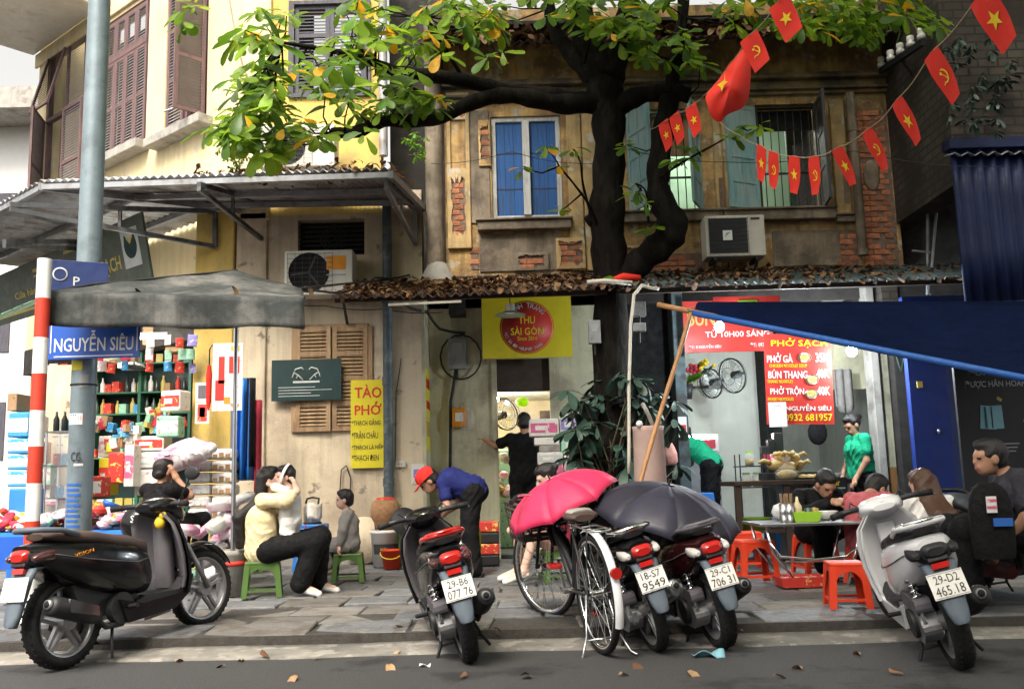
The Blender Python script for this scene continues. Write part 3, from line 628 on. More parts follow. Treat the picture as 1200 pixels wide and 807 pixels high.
def leaf_mesh(m, L, W, curl=.12, n=4, fold=.12, rnd=0.):
    b = MB(m); prof = [(0, .06), (.25, .45), (.55, .9), (.8, 1.), (.95, .62), (1., .1)]; vs = []
    for t, w_ in prof:
        z = -curl*L*t*t*1.5+rnd*math.sin(t*5)*L*.1
        vs += [(t*L, -w_*W/2, z+fold*w_*W/2), (t*L, 0, z), (t*L, w_*W/2, z+fold*w_*W/2)]
    fs = []
    for i in range(len(prof)-1):
        a = i*3; fs += [(a, a+3, a+4, a+1), (a+1, a+4, a+5, a+2)]
    b.add(vs, fs, True); return b
lm = [leaf_mesh('leaf_dry', .17, .09, .2, rnd=1).mesh('dry_leaf'), leaf_mesh('leaf_dry_pale', .16, .085, .3, fold=.5, rnd=1).mesh('dry_leaf'), leaf_mesh('leaf_dry', .14, .08, -.3, fold=-.4, rnd=1).mesh('dry_leaf')]
def scatter_mesh(name, base, places, parent=None):
    """many small leaves joined in one mesh"""
    vs = []; fs = []; mi = []; mats = []
    for bi, T in places:
        me = base[bi]
        for mm in me.materials:
            if mm not in mats: mats.append(mm)
        o = len(vs); vs += [tuple(T @ v.co) for v in me.vertices]
        for pz in me.polygons: fs.append(tuple(i+o for i in pz.vertices)); mi.append(mats.index(me.materials[pz.material_index]))
    me = bpy.data.meshes.new(name); me.from_pydata(vs, [], fs)
    for mm in mats: me.materials.append(mm)
    me.polygons.foreach_set('material_index', mi); me.polygons.foreach_set('use_smooth', [True]*len(fs)); me.update()
    return one(me, name, parent)
pl_ = []
for i in range(2400):
    x = rg.uniform(X0+.05, X1-.1); y = 9.78+(YF-.1-9.78)*rg.random()**.8
    if x > at(1060, 330, 9.8).x and rg.random() < .45: continue
    z = roofz(x, y)+.02+rg.random()**2*.04
    pl_.append((rg.choice((0, 0, 1, 2)), Matrix.Translation((x, y, z)) @ Euler((rg.uniform(-.35, .35), rg.uniform(-.35, .35), rg.uniform(0, 6.3))).to_matrix().to_4x4() @ Matrix.Scale(rg.uniform(.38, .8), 4)))
tag(scatter_mesh('fallen_leaves', lm, pl_), 'brown dead leaves lying thick on the lean-to roof', 'leaves', kind='stuff')
pl_ = []
for i in range(800):
    x = rg.uniform(XL-.2, XR); t_ = rg.random()**1.5*.7; z = za+.06+t_*.458+rg.random()*.06
    pl_.append((rg.choice((0, 0, 1, 2)), Matrix.Translation((x, YF-.66+t_, z)) @ Euler((rg.uniform(-.6, .6), rg.uniform(-.6, .6), rg.uniform(0, 6.3))).to_matrix().to_4x4() @ Matrix.Scale(rg.uniform(.6, 1.1), 4)))
tag(scatter_mesh('fallen_leaves', lm, pl_), 'brown dead leaves caught along the upper eaves of the old house', 'leaves', kind='stuff')

# ================================================================ the corner building on the left
CA = Vector((at(285, 150, YF).x, YF, 0)); RZ = math.atan2(-1, 1.18)
corner = thing('corner_building', 'cream and yellow corner building with louvred brown shutters on the upper floor', 'building', (0, 0, 0))
EX = Vector((math.cos(RZ), math.sin(RZ), 0)); EN = Vector((math.sin(RZ), -math.cos(RZ), 0))   # along the slanted front, and out of it
def obl(u, v, off=0.):
    """pixel to (distance along slanted front, height)"""
    d = ray(u, v); o = Vector((0, 0, EYE)); P0 = CA+EN*off; t = (P0-o).dot(EN)/d.dot(EN); q = o+d*t-P0; return q.dot(EX), q.z+P0.z
def orect(u0, u1, v0, v1, off=0.):
    a, b, c, d = obl(u0, v0, off), obl(u1, v0, off), obl(u0, v1, off), obl(u1, v1, off)
    return (a[0]+c[0])/2, (b[0]+d[0])/2, (c[1]+d[1])/2, (a[1]+b[1])/2
LX = obl(43, 150)[0]
zb = 3.35
def oz(u0, v0, u1, v1): return (obl(u0, v0)[1]+obl(u1, v1)[1])/2
WA = (obl(53, 150)[0], obl(101, 120)[0], 4.35, oz(60, 52, 100, 40)); WB = (obl(119, 150)[0], obl(172, 120)[0], oz(120, 190, 172, 168), oz(122, 26, 172, 3)); WC = (obl(194, 90)[0], obl(243, 90)[0], oz(194, 162, 240, 140), oz(194, -4, 240, -28))
WC = (WC[0], WC[1], WC[2], WB[3])
# the slanted upper wall
m = MB('cream_wall'); m.wall(LX, 0, zb, 9.2, [WA, WB, WC], 0, .25); wl = m.build('upper_wall', corner, CA, RZ)
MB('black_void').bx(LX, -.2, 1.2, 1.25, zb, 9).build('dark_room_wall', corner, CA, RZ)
MB('cream_wall').bx(LX, LX+.2, .25, 5, zb, 9.2).build('end_wall', corner, CA, RZ)
def cwin(hole, fm):
    x0, x1, z0, z1 = hole; b = MB(fm); f_ = .05
    b.bx(x0+.002, x0+f_, .02, .1, z0+.002, z1-.002).bx(x1-f_, x1-.002, .02, .1, z0+.002, z1-.002).bx(x0+f_, x1-f_, .02, .1, z1-f_, z1-.002).bx(x0+f_, x1-f_, .02, .1, z0+.002, z0+f_)
    return b.build('window', corner, CA, RZ)
wa, wb, wc = cwin(WA, 'purple_wood'), cwin(WB, 'purple_wood'), cwin(WC, 'purple_wood')
def leaf(win, x0, w, z0, h, ang=0., y=.03, panels=2, flip=False):
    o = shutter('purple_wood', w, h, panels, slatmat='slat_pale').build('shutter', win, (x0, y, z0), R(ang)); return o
# B: four closed leaves with a louvred transom above
x0, x1, z0, z1 = WB; tz = z0+(z1-z0)*.71; lw = (x1-x0-.1)/4
for i in range(4):
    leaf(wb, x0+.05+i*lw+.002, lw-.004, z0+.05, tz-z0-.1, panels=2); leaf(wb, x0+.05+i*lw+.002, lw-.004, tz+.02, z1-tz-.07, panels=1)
MB('purple_wood').bx(x0+.05, x1-.05, -.01, .06, tz-.05, tz+.02).build('transom_bar', wb)
# C: left leaf shut, middle open and dark, right leaf swung out
x0, x1, z0, z1 = WC; wd = (x1-x0)*.4
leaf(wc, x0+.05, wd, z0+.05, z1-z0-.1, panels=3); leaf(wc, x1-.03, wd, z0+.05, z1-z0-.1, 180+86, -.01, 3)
MB('purple_wood').bx(x0+.07+wd, x0+.12+wd, .02, .08, z0+.05, z1-.05).build('mullion', wc)
q0 = Vector((x1-.06, -.03, z0+.3)); MB('alloy').cyl(q0, q0+Vector((-.35, -.35, -.2)), .015, n=6).build('stay', wc)
# A: leaves and transom flap swung open
x0, x1, z0, z1 = WA; tz = z0+(z1-z0)*.7; wd = (x1-x0)*.46
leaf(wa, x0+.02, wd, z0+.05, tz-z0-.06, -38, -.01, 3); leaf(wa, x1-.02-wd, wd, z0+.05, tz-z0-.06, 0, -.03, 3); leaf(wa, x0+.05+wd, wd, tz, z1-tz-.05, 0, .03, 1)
o = shutter('purple_wood', wd, z1-tz-.05, 1).build('shutter', wa, (x0+.05, -.02, z1-.05)); o.rotation_euler = (R(180-14), 0, 0)
MB('purple_wood').bx(x0+.05, x1-.05, -.02, .06, tz-.06, tz).build('transom_bar', wa)
for h_, ex in ((WB, .12), (WC, .16)):
    MB('concrete').bx(h_[0]-ex, h_[1]+ex, -.22, -.002, h_[2]-.14, h_[2]-.01).build('sill', corner, CA, RZ, bevel=.012)
MB('cream_wall').bx(LX-.1, -.9, -.045, -.002, WB[3]+.06, WB[3]+.3).build('band', corner, CA, RZ, bevel=.01)
es = obl(70, 60)[1]
MB('ac_white').bx(LX-.15, obl(112, 20)[0]+.3, -1.35, -.05, WA[3]+.08, WA[3]+.26).build('eave_slab', corner, CA, RZ, bevel=.02)
# straight yellow part facing the street
FX0, FX1 = CA.x, at(446, 120, YF).x
S1 = rect(345, 428, 6, 110)
m = MB('yellow_wall'); m.wall(FX0, FX1, 4.36, 9.2, [S1], YF+.002, .25); m.build('upper_wall', corner)
m = MB('cream_wall'); m.bx(FX0-.02, FX0+.35, YF-.05, YF-.002, 4.3, 9.2); m.build('corner_post', corner, bevel=.02)
gw = MB('grey_wood').bx(S1[0]-.07, S1[0], YF-.04, YF+.1, S1[2]-.05, S1[3]+.05).bx(S1[1], S1[1]+.07, YF-.04, YF+.1, S1[2]-.05, S1[3]+.05).bx(S1[0], S1[1], YF-.04, YF+.1, S1[3], S1[3]+.05).bx(S1[0], S1[1], YF-.04, YF+.1, S1[2]-.05, S1[2]).build('window', corner)
wd = (S1[1]-S1[0])/2
for i in range(2): shutter('grey_wood', wd-.004, S1[3]-S1[2], 3, th=.04).build('shutter', gw, (S1[0]+i*wd+.002, YF+.04, S1[2]))
MB('near_black').bx(FX1, XL, YF+.9, YF+1.0, zb, 9).build('gap_wall', corner)
# ground floor: beige wall with the shuttered window and the vent
bx0_, bx1_ = at(312, 400, YF).x, gx0
SV = rect(349, 427, 257, 299); SW = rect(345, 434, 383, 505)
m = MB('beige_wall'); m.wall(bx0_, bx1_, PZ-.05, zb+.4+.9, [SV, (SW[0]+.02, SW[1]-.02, SW[2]+.02, SW[3]-.02)], YF+.004, .25); m.build('ground_wall', corner)
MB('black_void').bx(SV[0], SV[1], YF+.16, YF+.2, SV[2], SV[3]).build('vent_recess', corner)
v_ = MB('iron')
for i in range(7): v_.cyl((SV[0], YF+.1, SV[2]+.03+i*.06), (SV[1], YF+.1, SV[2]+.03+i*.06), .012, n=6)
v_.tube([((SV[0]+SV[1])/2+.02*k/6*math.cos(k*.7)*1.4, YF+.08, (SV[2]+SV[3])/2+.02*k/6*math.sin(k*.7)*1.4) for k in range(8, 40)], .008, 5); v_.build('vent_grille', corner)
MB('concrete').bx(bx0_, bx1_, YF-.03, YF+.003, PZ-.05, PZ+.22).build('plinth', corner, bevel=.01)
sw = MB('brown_wood'); x0, x1, z0, z1 = SW
sw.bx(x0-.03, x0+.02, YF-.03, YF+.06, z0, z1).bx(x1-.02, x1+.03, YF-.03, YF+.06, z0, z1).bx(x0+.02, x1-.02, YF-.03, YF+.06, z1-.02, z1+.03); swo = sw.build('window', corner)
for i in range(2):
    o = shutter('brown_wood', (x1-x0-.05)/2-.01, z1-z0, 4, th=.035).build('shutter', swo, (x0+.025+i*((x1-x0-.05)/2+.005), YF-.005, z0), R(-3 if i == 0 else 2))
# yellow column and lower left posts
for u0, u1, v0, mm in ((229, 274, 232, 'yellow_wall'), (275, 311, 232, 'beige_wall')):
    x0, x1 = at(u0, 300, YF-.1).x, at(u1, 300, YF-.1).x; MB(mm).bx(x0, x1, YF-.1+(.05 if mm != 'yellow_wall' else 0), YF+.2, PZ-.05, 4.4).build('column', corner, bevel=.015)
MB('near_black').bx(at(311, 300, YF).x-.01, bx0_+.02, YF+.05, YF+.2, PZ, 4.4).build('gap_strip', corner)
# room of the grocery under the canopy
sx0 = LX; MB('cream_wall').bx(sx0, 0, 2.6, 2.65, PZ-.05, 3.4).bx(sx0, sx0+.1, .1, 2.6, PZ-.05, 3.4).build('shop_back_wall', corner, CA, RZ)
MB('card_white').bx(sx0, 0, 0, 2.6, 3.3, 3.35).build('shop_ceiling', corner, CA, RZ)
MB('near_black').bx(sx0, 0, -.02, .2, 2.95, 3.36).build('shop_lintel', corner, CA, RZ)
MB('mint_wall').bx(-.95, -.85, .0, 2.6, PZ-.05, 3.3).build('shop_partition', corner, CA, RZ)

# ---------------------------------------------------------------- the metal canopy over the grocery corner
can = thing('corrugated_canopy', 'grey corrugated metal canopy on welded brackets above the corner shop', 'canopy')
zf = 4.36; PF = at(45, 212, 10.2); P2 = at(458, 197, 9.65); P3 = at(497, 238, YF-.02); PC = Vector((CA.x, YF-.05, 4.5))
u_ = -EX; PFL = PF+u_*4.2+Vector((0, 0, -.08)); PCL = PC+u_*5.0
b = MB('tin_light'); corrug(b, PF, P2, P3, PC, 42, .02); b.build('corrugated_sheet', can)
b = MB('tin_light'); corrug(b, PFL, PF-Vector((0, 0, .012)), PC-Vector((0, 0, .012)), PCL, 34, .02); b.build('corrugated_sheet', can)
b = MB('grey_metal')
dn = Vector((0, 0, -.07))
for f_ in (0.02, .45, .8):
    b.beam(PF.lerp(PC, f_)+dn, P2.lerp(P3, f_)+dn, .05, .06); b.beam(PFL.lerp(PCL, f_)+dn, PF.lerp(PC, f_)+dn, .05, .06)
b.beam(P2+dn, P3+dn, .05, .08); b.beam(PF+dn, PC+dn, .05, .08); b.build('purlins', can)
def truss(front, top, bot, n=1, m='tin_dark'):
    b = MB(m); b.beam(front, top, .05, .055); b.beam(front+Vector((0, 0, -.05)), bot, .045, .05); b.beam(top, bot, .05)
    for k in range(1, n+1):
        f_ = k/(n+1); b.beam(front.lerp(top, f_), (front+Vector((0, 0, -.05))).lerp(bot, f_), .035)
    b.build('bracket', can)
truss(at(12, 240, 9.6), at(252, 248, YF-.15), at(252, 289, YF-.15), 1); truss(at(233, 216, 9.85), at(308, 238, YF-.02), at(308, 281, YF-.02), 1); truss(at(452, 214, 9.8), at(487, 245, YF-.02), at(487, 286, YF-.02), 1, 'grey_metal')
truss(at(5, 283, 10.6), at(105, 283, 12.2), at(105, 292, 12.2), 0)
pl_ = []
for i in range(420):
    t_ = rg.random(); q = (PF.lerp(P2, t_)).lerp(PC.lerp(P3, t_), rg.random()**2*.5)
    if t_ > .42: pl_.append((rg.choice((0, 0, 2)), Matrix.Translation(q+Vector((0, 0, .03+rg.random()*.04))) @ Euler((rg.uniform(-.8, .8), rg.uniform(-.8, .8), rg.uniform(0, 6.3))).to_matrix().to_4x4() @ Matrix.Scale(rg.uniform(.35, .7), 4)))
tag(scatter_mesh('fallen_leaves', lm, pl_), 'dark rotting leaves along the front edge of the corner canopy', 'leaves', kind='stuff')

# ================================================================ right hand neighbour: brick side wall, blue sheets
XS = at(1050, 250, YF).x; neigh = thing('neighbour_house', 'dark brick house projecting beyond the old house with blue metal sheeting', 'house')
zb2 = at(1050, 262, YF).z
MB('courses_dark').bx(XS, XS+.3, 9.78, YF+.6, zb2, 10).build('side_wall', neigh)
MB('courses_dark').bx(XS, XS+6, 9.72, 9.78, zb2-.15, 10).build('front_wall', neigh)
MB('near_black').bx(XS-.06, XS+8, YF+.3, YF+.5, PZ-.05, zb2+2.5).build('lower_wall', neigh)
px0, px1, pz0, pz1 = rect(1121, 1260, 168, 352, 9.6)
b = MB('blue_tin'); corrug(b, (px0, 9.6, pz0), (px1, 9.6, pz0), (px1, 9.6, pz1), (px0, 9.6, pz1), 9, .025); b.build('corrugated_sheet', neigh)
b = MB('tin_light'); corrug(b, (px0-.02, 9.52, pz1-.13), (px1, 9.52, pz1-.13), (px1, 9.7, pz1-.09), (px0-.02, 9.7, pz1-.09), 9, .02); b.build('roof_edge', neigh)
MB('blue_tin').bx(px0-.02, px1, 9.55, 9.72, pz1-.05, pz1+.06).build('capping', neigh)
lx0, lx1 = at(1072, 520, 10.6).x, at(1280, 520, 10.6).x
MB('blue_wall').bx(lx0, lx0+.42, 10.6, 10.7, PZ-.05, 3.0).build('blue_panel', neigh); MB('sign_navy').bx(lx0+.42, lx1, 10.6, 10.7, PZ-.05, 3.0).build('blue_panel', neigh)
MB('gold_ink').bx(lx0+.08, lx0+.14, 10.58, 10.6, 1.95, 2.02).build('lock_plate', neigh); MB('steel').ell((lx0+.27, 10.58, 1.45), (.02, .02, .03), 8).build('door_knob', neigh)
ld = thing('ladder', 'thin metal ladder leaning in the dark gap beside the blue sheeting', 'ladder')
a1, a2 = at(1087, 345, 10.9), at(1087, 244, 10.9); b1, b2 = at(1089, 345, 10.6), at(1098, 242, 10.9)
MB('grey_metal').cyl(a1, a2, .018, n=6).build('stile', ld); MB('grey_metal').cyl(b1, b2, .018, n=6).build('stile', ld); MB('grey_metal').cyl(at(1069, 294, 10.9), at(1090, 296, 10.9), .015, n=6).build('rung', ld)
ib = thing('insulator_rack', 'row of white porcelain insulators on an iron bracket high on the dark brick wall', 'insulators')
pa, pb = at(1018, 84, 11.1), at(1062, 50, 9.9); pa.x = pb.x = XS-.12
MB('iron').beam(pa, pb, .05, .07).build('bracket', ib); MB('iron').beam(pa.lerp(pb, .5), pa.lerp(pb, .5)+Vector((.3, 0, -.5)), .04).build('brace', ib)
for i in range(5):
    q = pa.lerp(pb, .03+i*.235); MB('ceramic').lathe([(.001, .0), (.045, .0), (.05, .05), (.03, .06), (.045, .09), (.04, .13), (.02, .14), (.001, .145)], 12, Matrix.Translation(q+Vector((0, 0, .04)))).build('insulator', ib)
# far pale block at the left edge
fb = thing('far_house', 'pale overexposed house far down the side street', 'house', (-13.5, 26, 0))
MB('white').bx(-12, .9, 0, 8, 0, 12).build('wall', fb); MB('concrete').bx(-12, 1.3, -1.4, 0, 11.6, 12.2).build('eave_slab', fb)
for i in range(3): MB('grey_wood').bx(-1.6, -.6, -.05, -.01, 2+i*3, 3.6+i*3).build('shutter', fb)
# houses across the street, behind the camera
opp = thing('opposite_house', 'plain row of old plastered houses across the street behind the viewer', 'house', (0, -6.5, 0))
m = MB('cement'); hs_ = [(x0, x0+1.0, z0, z0+1.5) for x0 in (-2.6, .2, 3., 5.8, 8.6) for z0 in (.9, 4.2, 7.2)]
m.wall(-4, 14, 0, 10.5, hs_, 0, -.25); m.build('front_wall', opp)
for x0, x1, z0, z1 in hs_: MB('grey_wood').bx(x0+.02, x1-.02, -.2, -.15, z0+.02, z1-.02).build('shutter', opp)
MB('tin_rust').bx(-4.2, 14.2, -6, .6, 10.5, 10.6).build('roof', opp); MB('cement').bx(-4, -3.75, -6, -.26, 0, 10.5).build('side_wall', opp)

# ================================================================ leaves that let light through
def leafy(name, amt=.45):
    m = MATS[name]; t = m.node_tree; b = t.nodes['Principled BSDF']; tr = t.nodes.new('ShaderNodeBsdfTranslucent'); mx = t.nodes.new('ShaderNodeMixShader'); out = t.nodes['Material Output']
    src = b.inputs['Base Color'].links[0].from_socket; h = t.nodes.new('ShaderNodeHueSaturation'); h.inputs['Value'].default_value = 1.7; h.inputs['Hue'].default_value = .485
    t.links.new(src, h.inputs['Color']); t.links.new(h.outputs[0], tr.inputs['Color']); mx.inputs[0].default_value = amt
    t.links.new(b.outputs[0], mx.inputs[1]); t.links.new(tr.outputs[0], mx.inputs[2]); t.links.new(mx.outputs[0], out.inputs['Surface'])
for n in ('leaf_green', 'leaf_light', 'leaf_yellow'): leafy(n)

# ================================================================ the almond tree in front of the old house
tree = thing('almond_tree', 'dark forked tree with large green and yellow leaves growing through the lean-to roof', 'tree', (at(712, 560, 10.25).x, 10.25, PZ))
TP = Vector(tree.location)
def tp(u, v, Y): return at(u, v, Y)-TP
def limb(name, pts, rs, parent=tree, sub=5):
    """smooth tapered limb through points with bumps"""
    P = [Vector(p) for p in pts]; out = []; rr = []
    for i in range(len(P)-1):
        a, b, c, d = P[max(i-1, 0)], P[i], P[i+1], P[min(i+2, len(P)-1)]
        for k in range(sub):
            t = k/sub; q = .5*((2*b)+(c-a)*t+(2*a-5*b+4*c-d)*t*t+(3*b-a-3*c+d)*t**3); out.append(q); rr.append((rs[i]*(1-t)+rs[i+1]*t)*(1+.10*math.sin(i*2.3+k*1.9)))
    out.append(P[-1]); rr.append(rs[-1]); return MB('bark').tube(out, rr, 12).build(name, parent)
limb('trunk', [tp(716, 600, 10.25)-Vector((0, 0, .5)), tp(716, 500, 10.25), tp(715, 330, 10.25), tp(711, 250, 10.2), tp(714, 180, 10.2), tp(711, 120, 10.2), tp(700, 80, 10.2), tp(684, 30, 10.1), tp(676, -60, 10.0), tp(690, -220, 9.6)], [.25, .205, .19, .2, .17, .2, .21, .145, .125, .09])
BRN = []
for name, pts, rs in (
    ('branch', [(700, 120, 10.2), (655, 122, 10.0), (600, 112, 9.7), (560, 118, 9.5), (505, 140, 9.2), (450, 142, 9.0), (420, 154, 8.85), (388, 156, 8.8)], [.13, .105, .09, .08, .072, .066, .06, .05]),
    ('branch', [(690, 120, 10.2), (640, 112, 10.0), (590, 106, 9.7), (545, 95, 9.5), (500, 88, 9.3), (460, 82, 9.1), (430, 70, 8.9), (390, 60, 8.6), (330, 50, 8.3)], [.11, .095, .085, .08, .07, .055, .045, .028, .015]),
    ('branch', [(718, 128, 10.2), (750, 112, 10.1), (785, 108, 10.0), (808, 112, 9.95)], [.15, .1, .1, .09]),
    ('branch', [(712, 90, 10.2), (728, 50, 10.1), (738, 0, 10.0), (760, -120, 9.6)], [.2, .14, .12, .07]),
    ('branch', [(700, 95, 10.2), (668, 62, 10.15), (648, 30, 10.05), (640, -10, 10), (600, -110, 9.4)], [.13, .09, .08, .06, .04]),
    ('branch', [(786, 112, 10.0), (791, 70, 9.9), (800, 20, 9.8), (806, -60, 9.6), (850, -200, 8.6)], [.09, .075, .065, .06, .04]),
    ('branch', [(728, 330, 10.25), (752, 305, 10.15), (780, 282, 10.0), (788, 262, 9.95), (772, 225, 9.95), (775, 170, 9.95), (785, 115, 9.98)], [.16, .15, .17, .17, .13, .125, .11]),
    ('branch', [(690, 262, 10.2), (702, 252, 10.2)], [.08, .1]),
    ('twig', [(505, 140, 9.2), (498, 115, 9.1), (480, 100, 9.0), (455, 85, 8.9), (440, 72, 8.8)], [.03, .022, .018, .014, .01]),
    ('twig', [(545, 95, 9.5), (520, 55, 9.2), (500, 20, 8.9)], [.025, .018, .012]),
    ('twig', [(770, 210, 9.9), (800, 190, 9.5), (840, 168, 9.2), (870, 150, 9.0)], [.018, .014, .01, .008]),
    ('twig', [(700, 265, 10.1), (690, 240, 9.9), (672, 215, 9.7), (655, 195, 9.5)], [.02, .015, .012, .009]),
    ('twig', [(692, 250, 10.1), (683, 215, 9.9), (680, 190, 9.8), (672, 175, 9.7)], [.016, .012, .01, .008]),
    ('twig', [(760, 260, 9.9), (757, 225, 9.7), (745, 215, 9.6)], [.014, .01, .008])):
    P = [tp(*p) for p in pts]; limb(name, P, rs); 
    for a, b in zip(P[:-1], P[1:]): BRN += [a, a.lerp(b, .5), b]
# leaves: one shape of each kind, put in rosettes at the twig ends
LV = [leaf_mesh('leaf_green', .22, .105, .10).mesh('leaf'), leaf_mesh('leaf_light', .2, .1, .06, fold=.2).mesh('leaf'), leaf_mesh('leaf_green', .18, .085, .2, fold=.25).mesh('leaf'), leaf_mesh('leaf_yellow', .2, .1, .15).mesh('leaf'), leaf_mesh('leaf_light', .15, .07, .12).mesh('leaf')]
tg = random.Random(11); centres = []
def region(n, u0, u1, v0, v1, y0, y1, test=None, yl=.05):
    k = 0; tries = 0
    while k < n and tries < n*40:
        tries += 1; u, v = tg.uniform(u0, u1), tg.uniform(v0, v1)
        if test and not test(u, v): continue
        c = tp(u, v, tg.uniform(y0, y1)); centres.append((c, yl)); k += 1
region(54, 275, 480, 8, 165, 7.4, 9.0, lambda u, v: v < 178-.0*u and not (u > 440 and v > 120) and not (345 < u < 425 and 20 < v < 40), .05)
region(44, 240, 330, 60, 185, 7.4, 8.6, lambda u, v: v > 150-(u-240)*1.0 and v < 150+(u-240)*.55, .03)
region(34, 400, 590, -4, 70, 7.8, 9.4, None, .12)
region(20, 400, 520, 80, 132, 8.2, 9.2, None, .1)
region(44, 560, 880, -22, 24, 8.0, 10.0, None, .05)
region(16, 690, 760, 20, 70, 8.8, 9.6, lambda u, v: v < 40+(u-690)*.4, .02)
region(10, 745, 830, 30, 78, 9.0, 9.9, None, .02)
region(46, 860, 1100, -18, 40, 8.2, 10.6, lambda u, v: v < 46-abs(u-960)*.12, .08)
region(14, 985, 1030, 10, 50, 8.8, 10.0, None, .02)
for u, v, Y in ((216, 30, 7.6), (214, 10, 7.6), (228, 5, 7.6)): centres.append((tp(u, v, Y), .14))
for u, v, Y, k in ((655, 195, 9.5, .5), (672, 175, 9.7, .1), (640, 172, 9.5, .2), (612, 198, 9.4, .5), (660, 245, 9.9, .3), (870, 150, 9.0, .0), (855, 160, 9.1, .0), (890, 148, 9.0, .05), (805, 185, 9.5, .0), (790, 190, 9.5, .0), (815, 172, 9.3, 0), (752, 238, 9.6, .0), (760, 265, 9.8, 0), (745, 225, 9.6, .05), (735, 170, 9.9, 0)): centres.append((tp(u, v, Y), k))
tw = MB('bark'); leaves = []
small = len(centres)-18
for ci, (c, yl) in enumerate(centres):
    j = min(BRN, key=lambda q: (q-c).length); dirv = (c-j)
    if .05 < dirv.length < .85:
        mid = j.lerp(c, .5)+Vector((tg.uniform(-.06, .06), tg.uniform(-.06, .06), -.05)); tw.tube([j, mid, c], [.012, .008, .005], 5)
    ax = Vector((dirv.x*.3+tg.uniform(-.3, .3), dirv.y*.3-.35, .75)).normalized(); q = ax.to_track_quat('Z', 'Y'); n = tg.randint(6, 10); a0 = tg.uniform(0, 6.3)
    for i in range(n):
        a = a0+i*2*PI/n+tg.uniform(-.2, .2); el = tg.uniform(-.75, .35); kind = 3 if tg.random() < yl*.6 else tg.choice((0, 1, 1, 2, 4))
        Mx = Matrix.Translation(c) @ q.to_matrix().to_4x4() @ Matrix.Rotation(a, 4, 'Z') @ Matrix.Translation((.025, 0, tg.uniform(-.03, .03))) @ Matrix.Rotation(-el, 4, 'Y') @ Matrix.Rotation(tg.uniform(-.4, .4), 4, 'X') @ Matrix.Scale(tg.uniform(.6, 1.25)*(.8 if (ci >= small or c.z > 99) else 1), 4)
        leaves.append((kind, Mx))
tw.build('twigs', tree)['kind'] = 'stuff'
tg.shuffle(leaves)
def in_view(Mx):
    w_ = TP+Mx.translation-Vector((0, 0, EYE)); q = CAMROT.transposed() @ w_; return q.z < 0 and 403.5-FPX*q.y/-q.z > 14
vis = [l for l in leaves if in_view(l[1])]; hid = [l for l in leaves if not in_view(l[1])]
crown = MB('bark').tube([Vector((-.1, -.3, 6.9)), Vector((0, -.4, 7.2)), Vector((.1, -.5, 7.5))], .03, 6).build('crown', tree)
for kind, Mx in vis[:295]:
    o = one(LV[kind], 'leaf', crown); o.matrix_basis = Mx
up = []
for i in range(1750):             # unseen crown above the frame, widened and thickened to shade the right side
    x, y = tg.uniform(-2, 8), tg.uniform(-5, 10.5); zlo = max(7.2, 1+.64*max(y, 2)+.55 if y > 8 else 1+.66*y+.5 if y > 6.5 else 5.6)
    c = Vector((x, y, zlo+tg.random()**1.3*2.8)); 
    if x < -.6 and tg.random() < .85: continue
    for k in range(8):
        up.append((tg.choice((0, 0, 1, 2)), Matrix.Translation(c-TP+Vector((tg.uniform(-.2, .2), tg.uniform(-.2, .2), tg.uniform(-.15, .15)))) @ Euler((tg.uniform(-.6, .6), tg.uniform(-.5, .9), tg.uniform(0, 6.3))).to_matrix().to_4x4() @ Matrix.Scale(tg.uniform(1., 1.7), 4)))
fo = scatter_mesh('foliage', LV, vis[295:]+hid+up, crown); fo['kind'] = 'stuff'

# dark shrubs on the wall at the right edge and small plants
def leaf_clump(name, label, cat, pts, base, n, sz, parent=None, tilt=.9, stems=None):
    root = thing(name, label, cat, pts[0]); o = root.location; pl = []; st = MB('stem')
    for c in pts:
        c = Vector(c)-o; a0 = tg.uniform(0, 6)
        for i in range(n):
            a = a0+i*2*PI/n; pl.append((tg.randrange(len(base)), Matrix.Translation(c+Vector((0, 0, tg.uniform(-.02, .04)))) @ Matrix.Rotation(a, 4, 'Z') @ Matrix.Rotation(tg.uniform(-.3, tilt), 4, 'Y') @ Matrix.Rotation(tg.uniform(-.4, .4), 4, 'X') @ Matrix.Scale(sz*tg.uniform(.7, 1.2), 4)))
        if stems is not None:
            f_ = Vector(stems)-o; st.tube([f_+Vector((tg.uniform(-.1, .1), tg.uniform(-.1, .1), 0)), f_.lerp(c, .5)+Vector((tg.uniform(-.12, .12), tg.uniform(-.1, .1), .1)), c], [.014, .01, .005], 5)
    f = scatter_mesh('foliage', base, pl, root); f['kind'] = 'stuff'
    if stems is not None: st.build('stems', root)
    return root
DK = [leaf_mesh('leaf_dark', .2, .08, .3).mesh('leaf'), leaf_mesh('leaf_dark', .16, .055, .2).mesh('leaf')]
GR = [leaf_mesh('leaf_green', .12, .05, .2).mesh('leaf')]
pts = []
for i in range(150):
    u, v = tg.uniform(660, 796), tg.uniform(408, 600)
    if u > 745 and v > 480 and tg.random() < .8: continue
    if v < 430+abs(u-715)*.35: continue
    pts.append(at(u, v, tg.uniform(9.7, 10.6)))
leaf_clump('umbrella_plant', 'dark umbrella plant with drooping finger leaves round the tree base', 'plant', pts, DK, 8, 1.2, stems=(TP.x, 10.0, .4))
leaf_clump('creeper', 'dark green creeper hanging on the brick side wall behind the flags', 'plant', [at(tg.uniform(1110, 1185), tg.uniform(40, 160), tg.uniform(9.3, 9.6)) for i in range(30)], DK, 7, .6)
leaf_clump('roof_bush', 'small bright green bush on the canopy edge beside the white air conditioner', 'bush', [at(275+tg.gauss(0, 9), 183+tg.gauss(0, 7), 9.9+tg.gauss(0, .08)) for i in range(34)], GR, 7, .42)
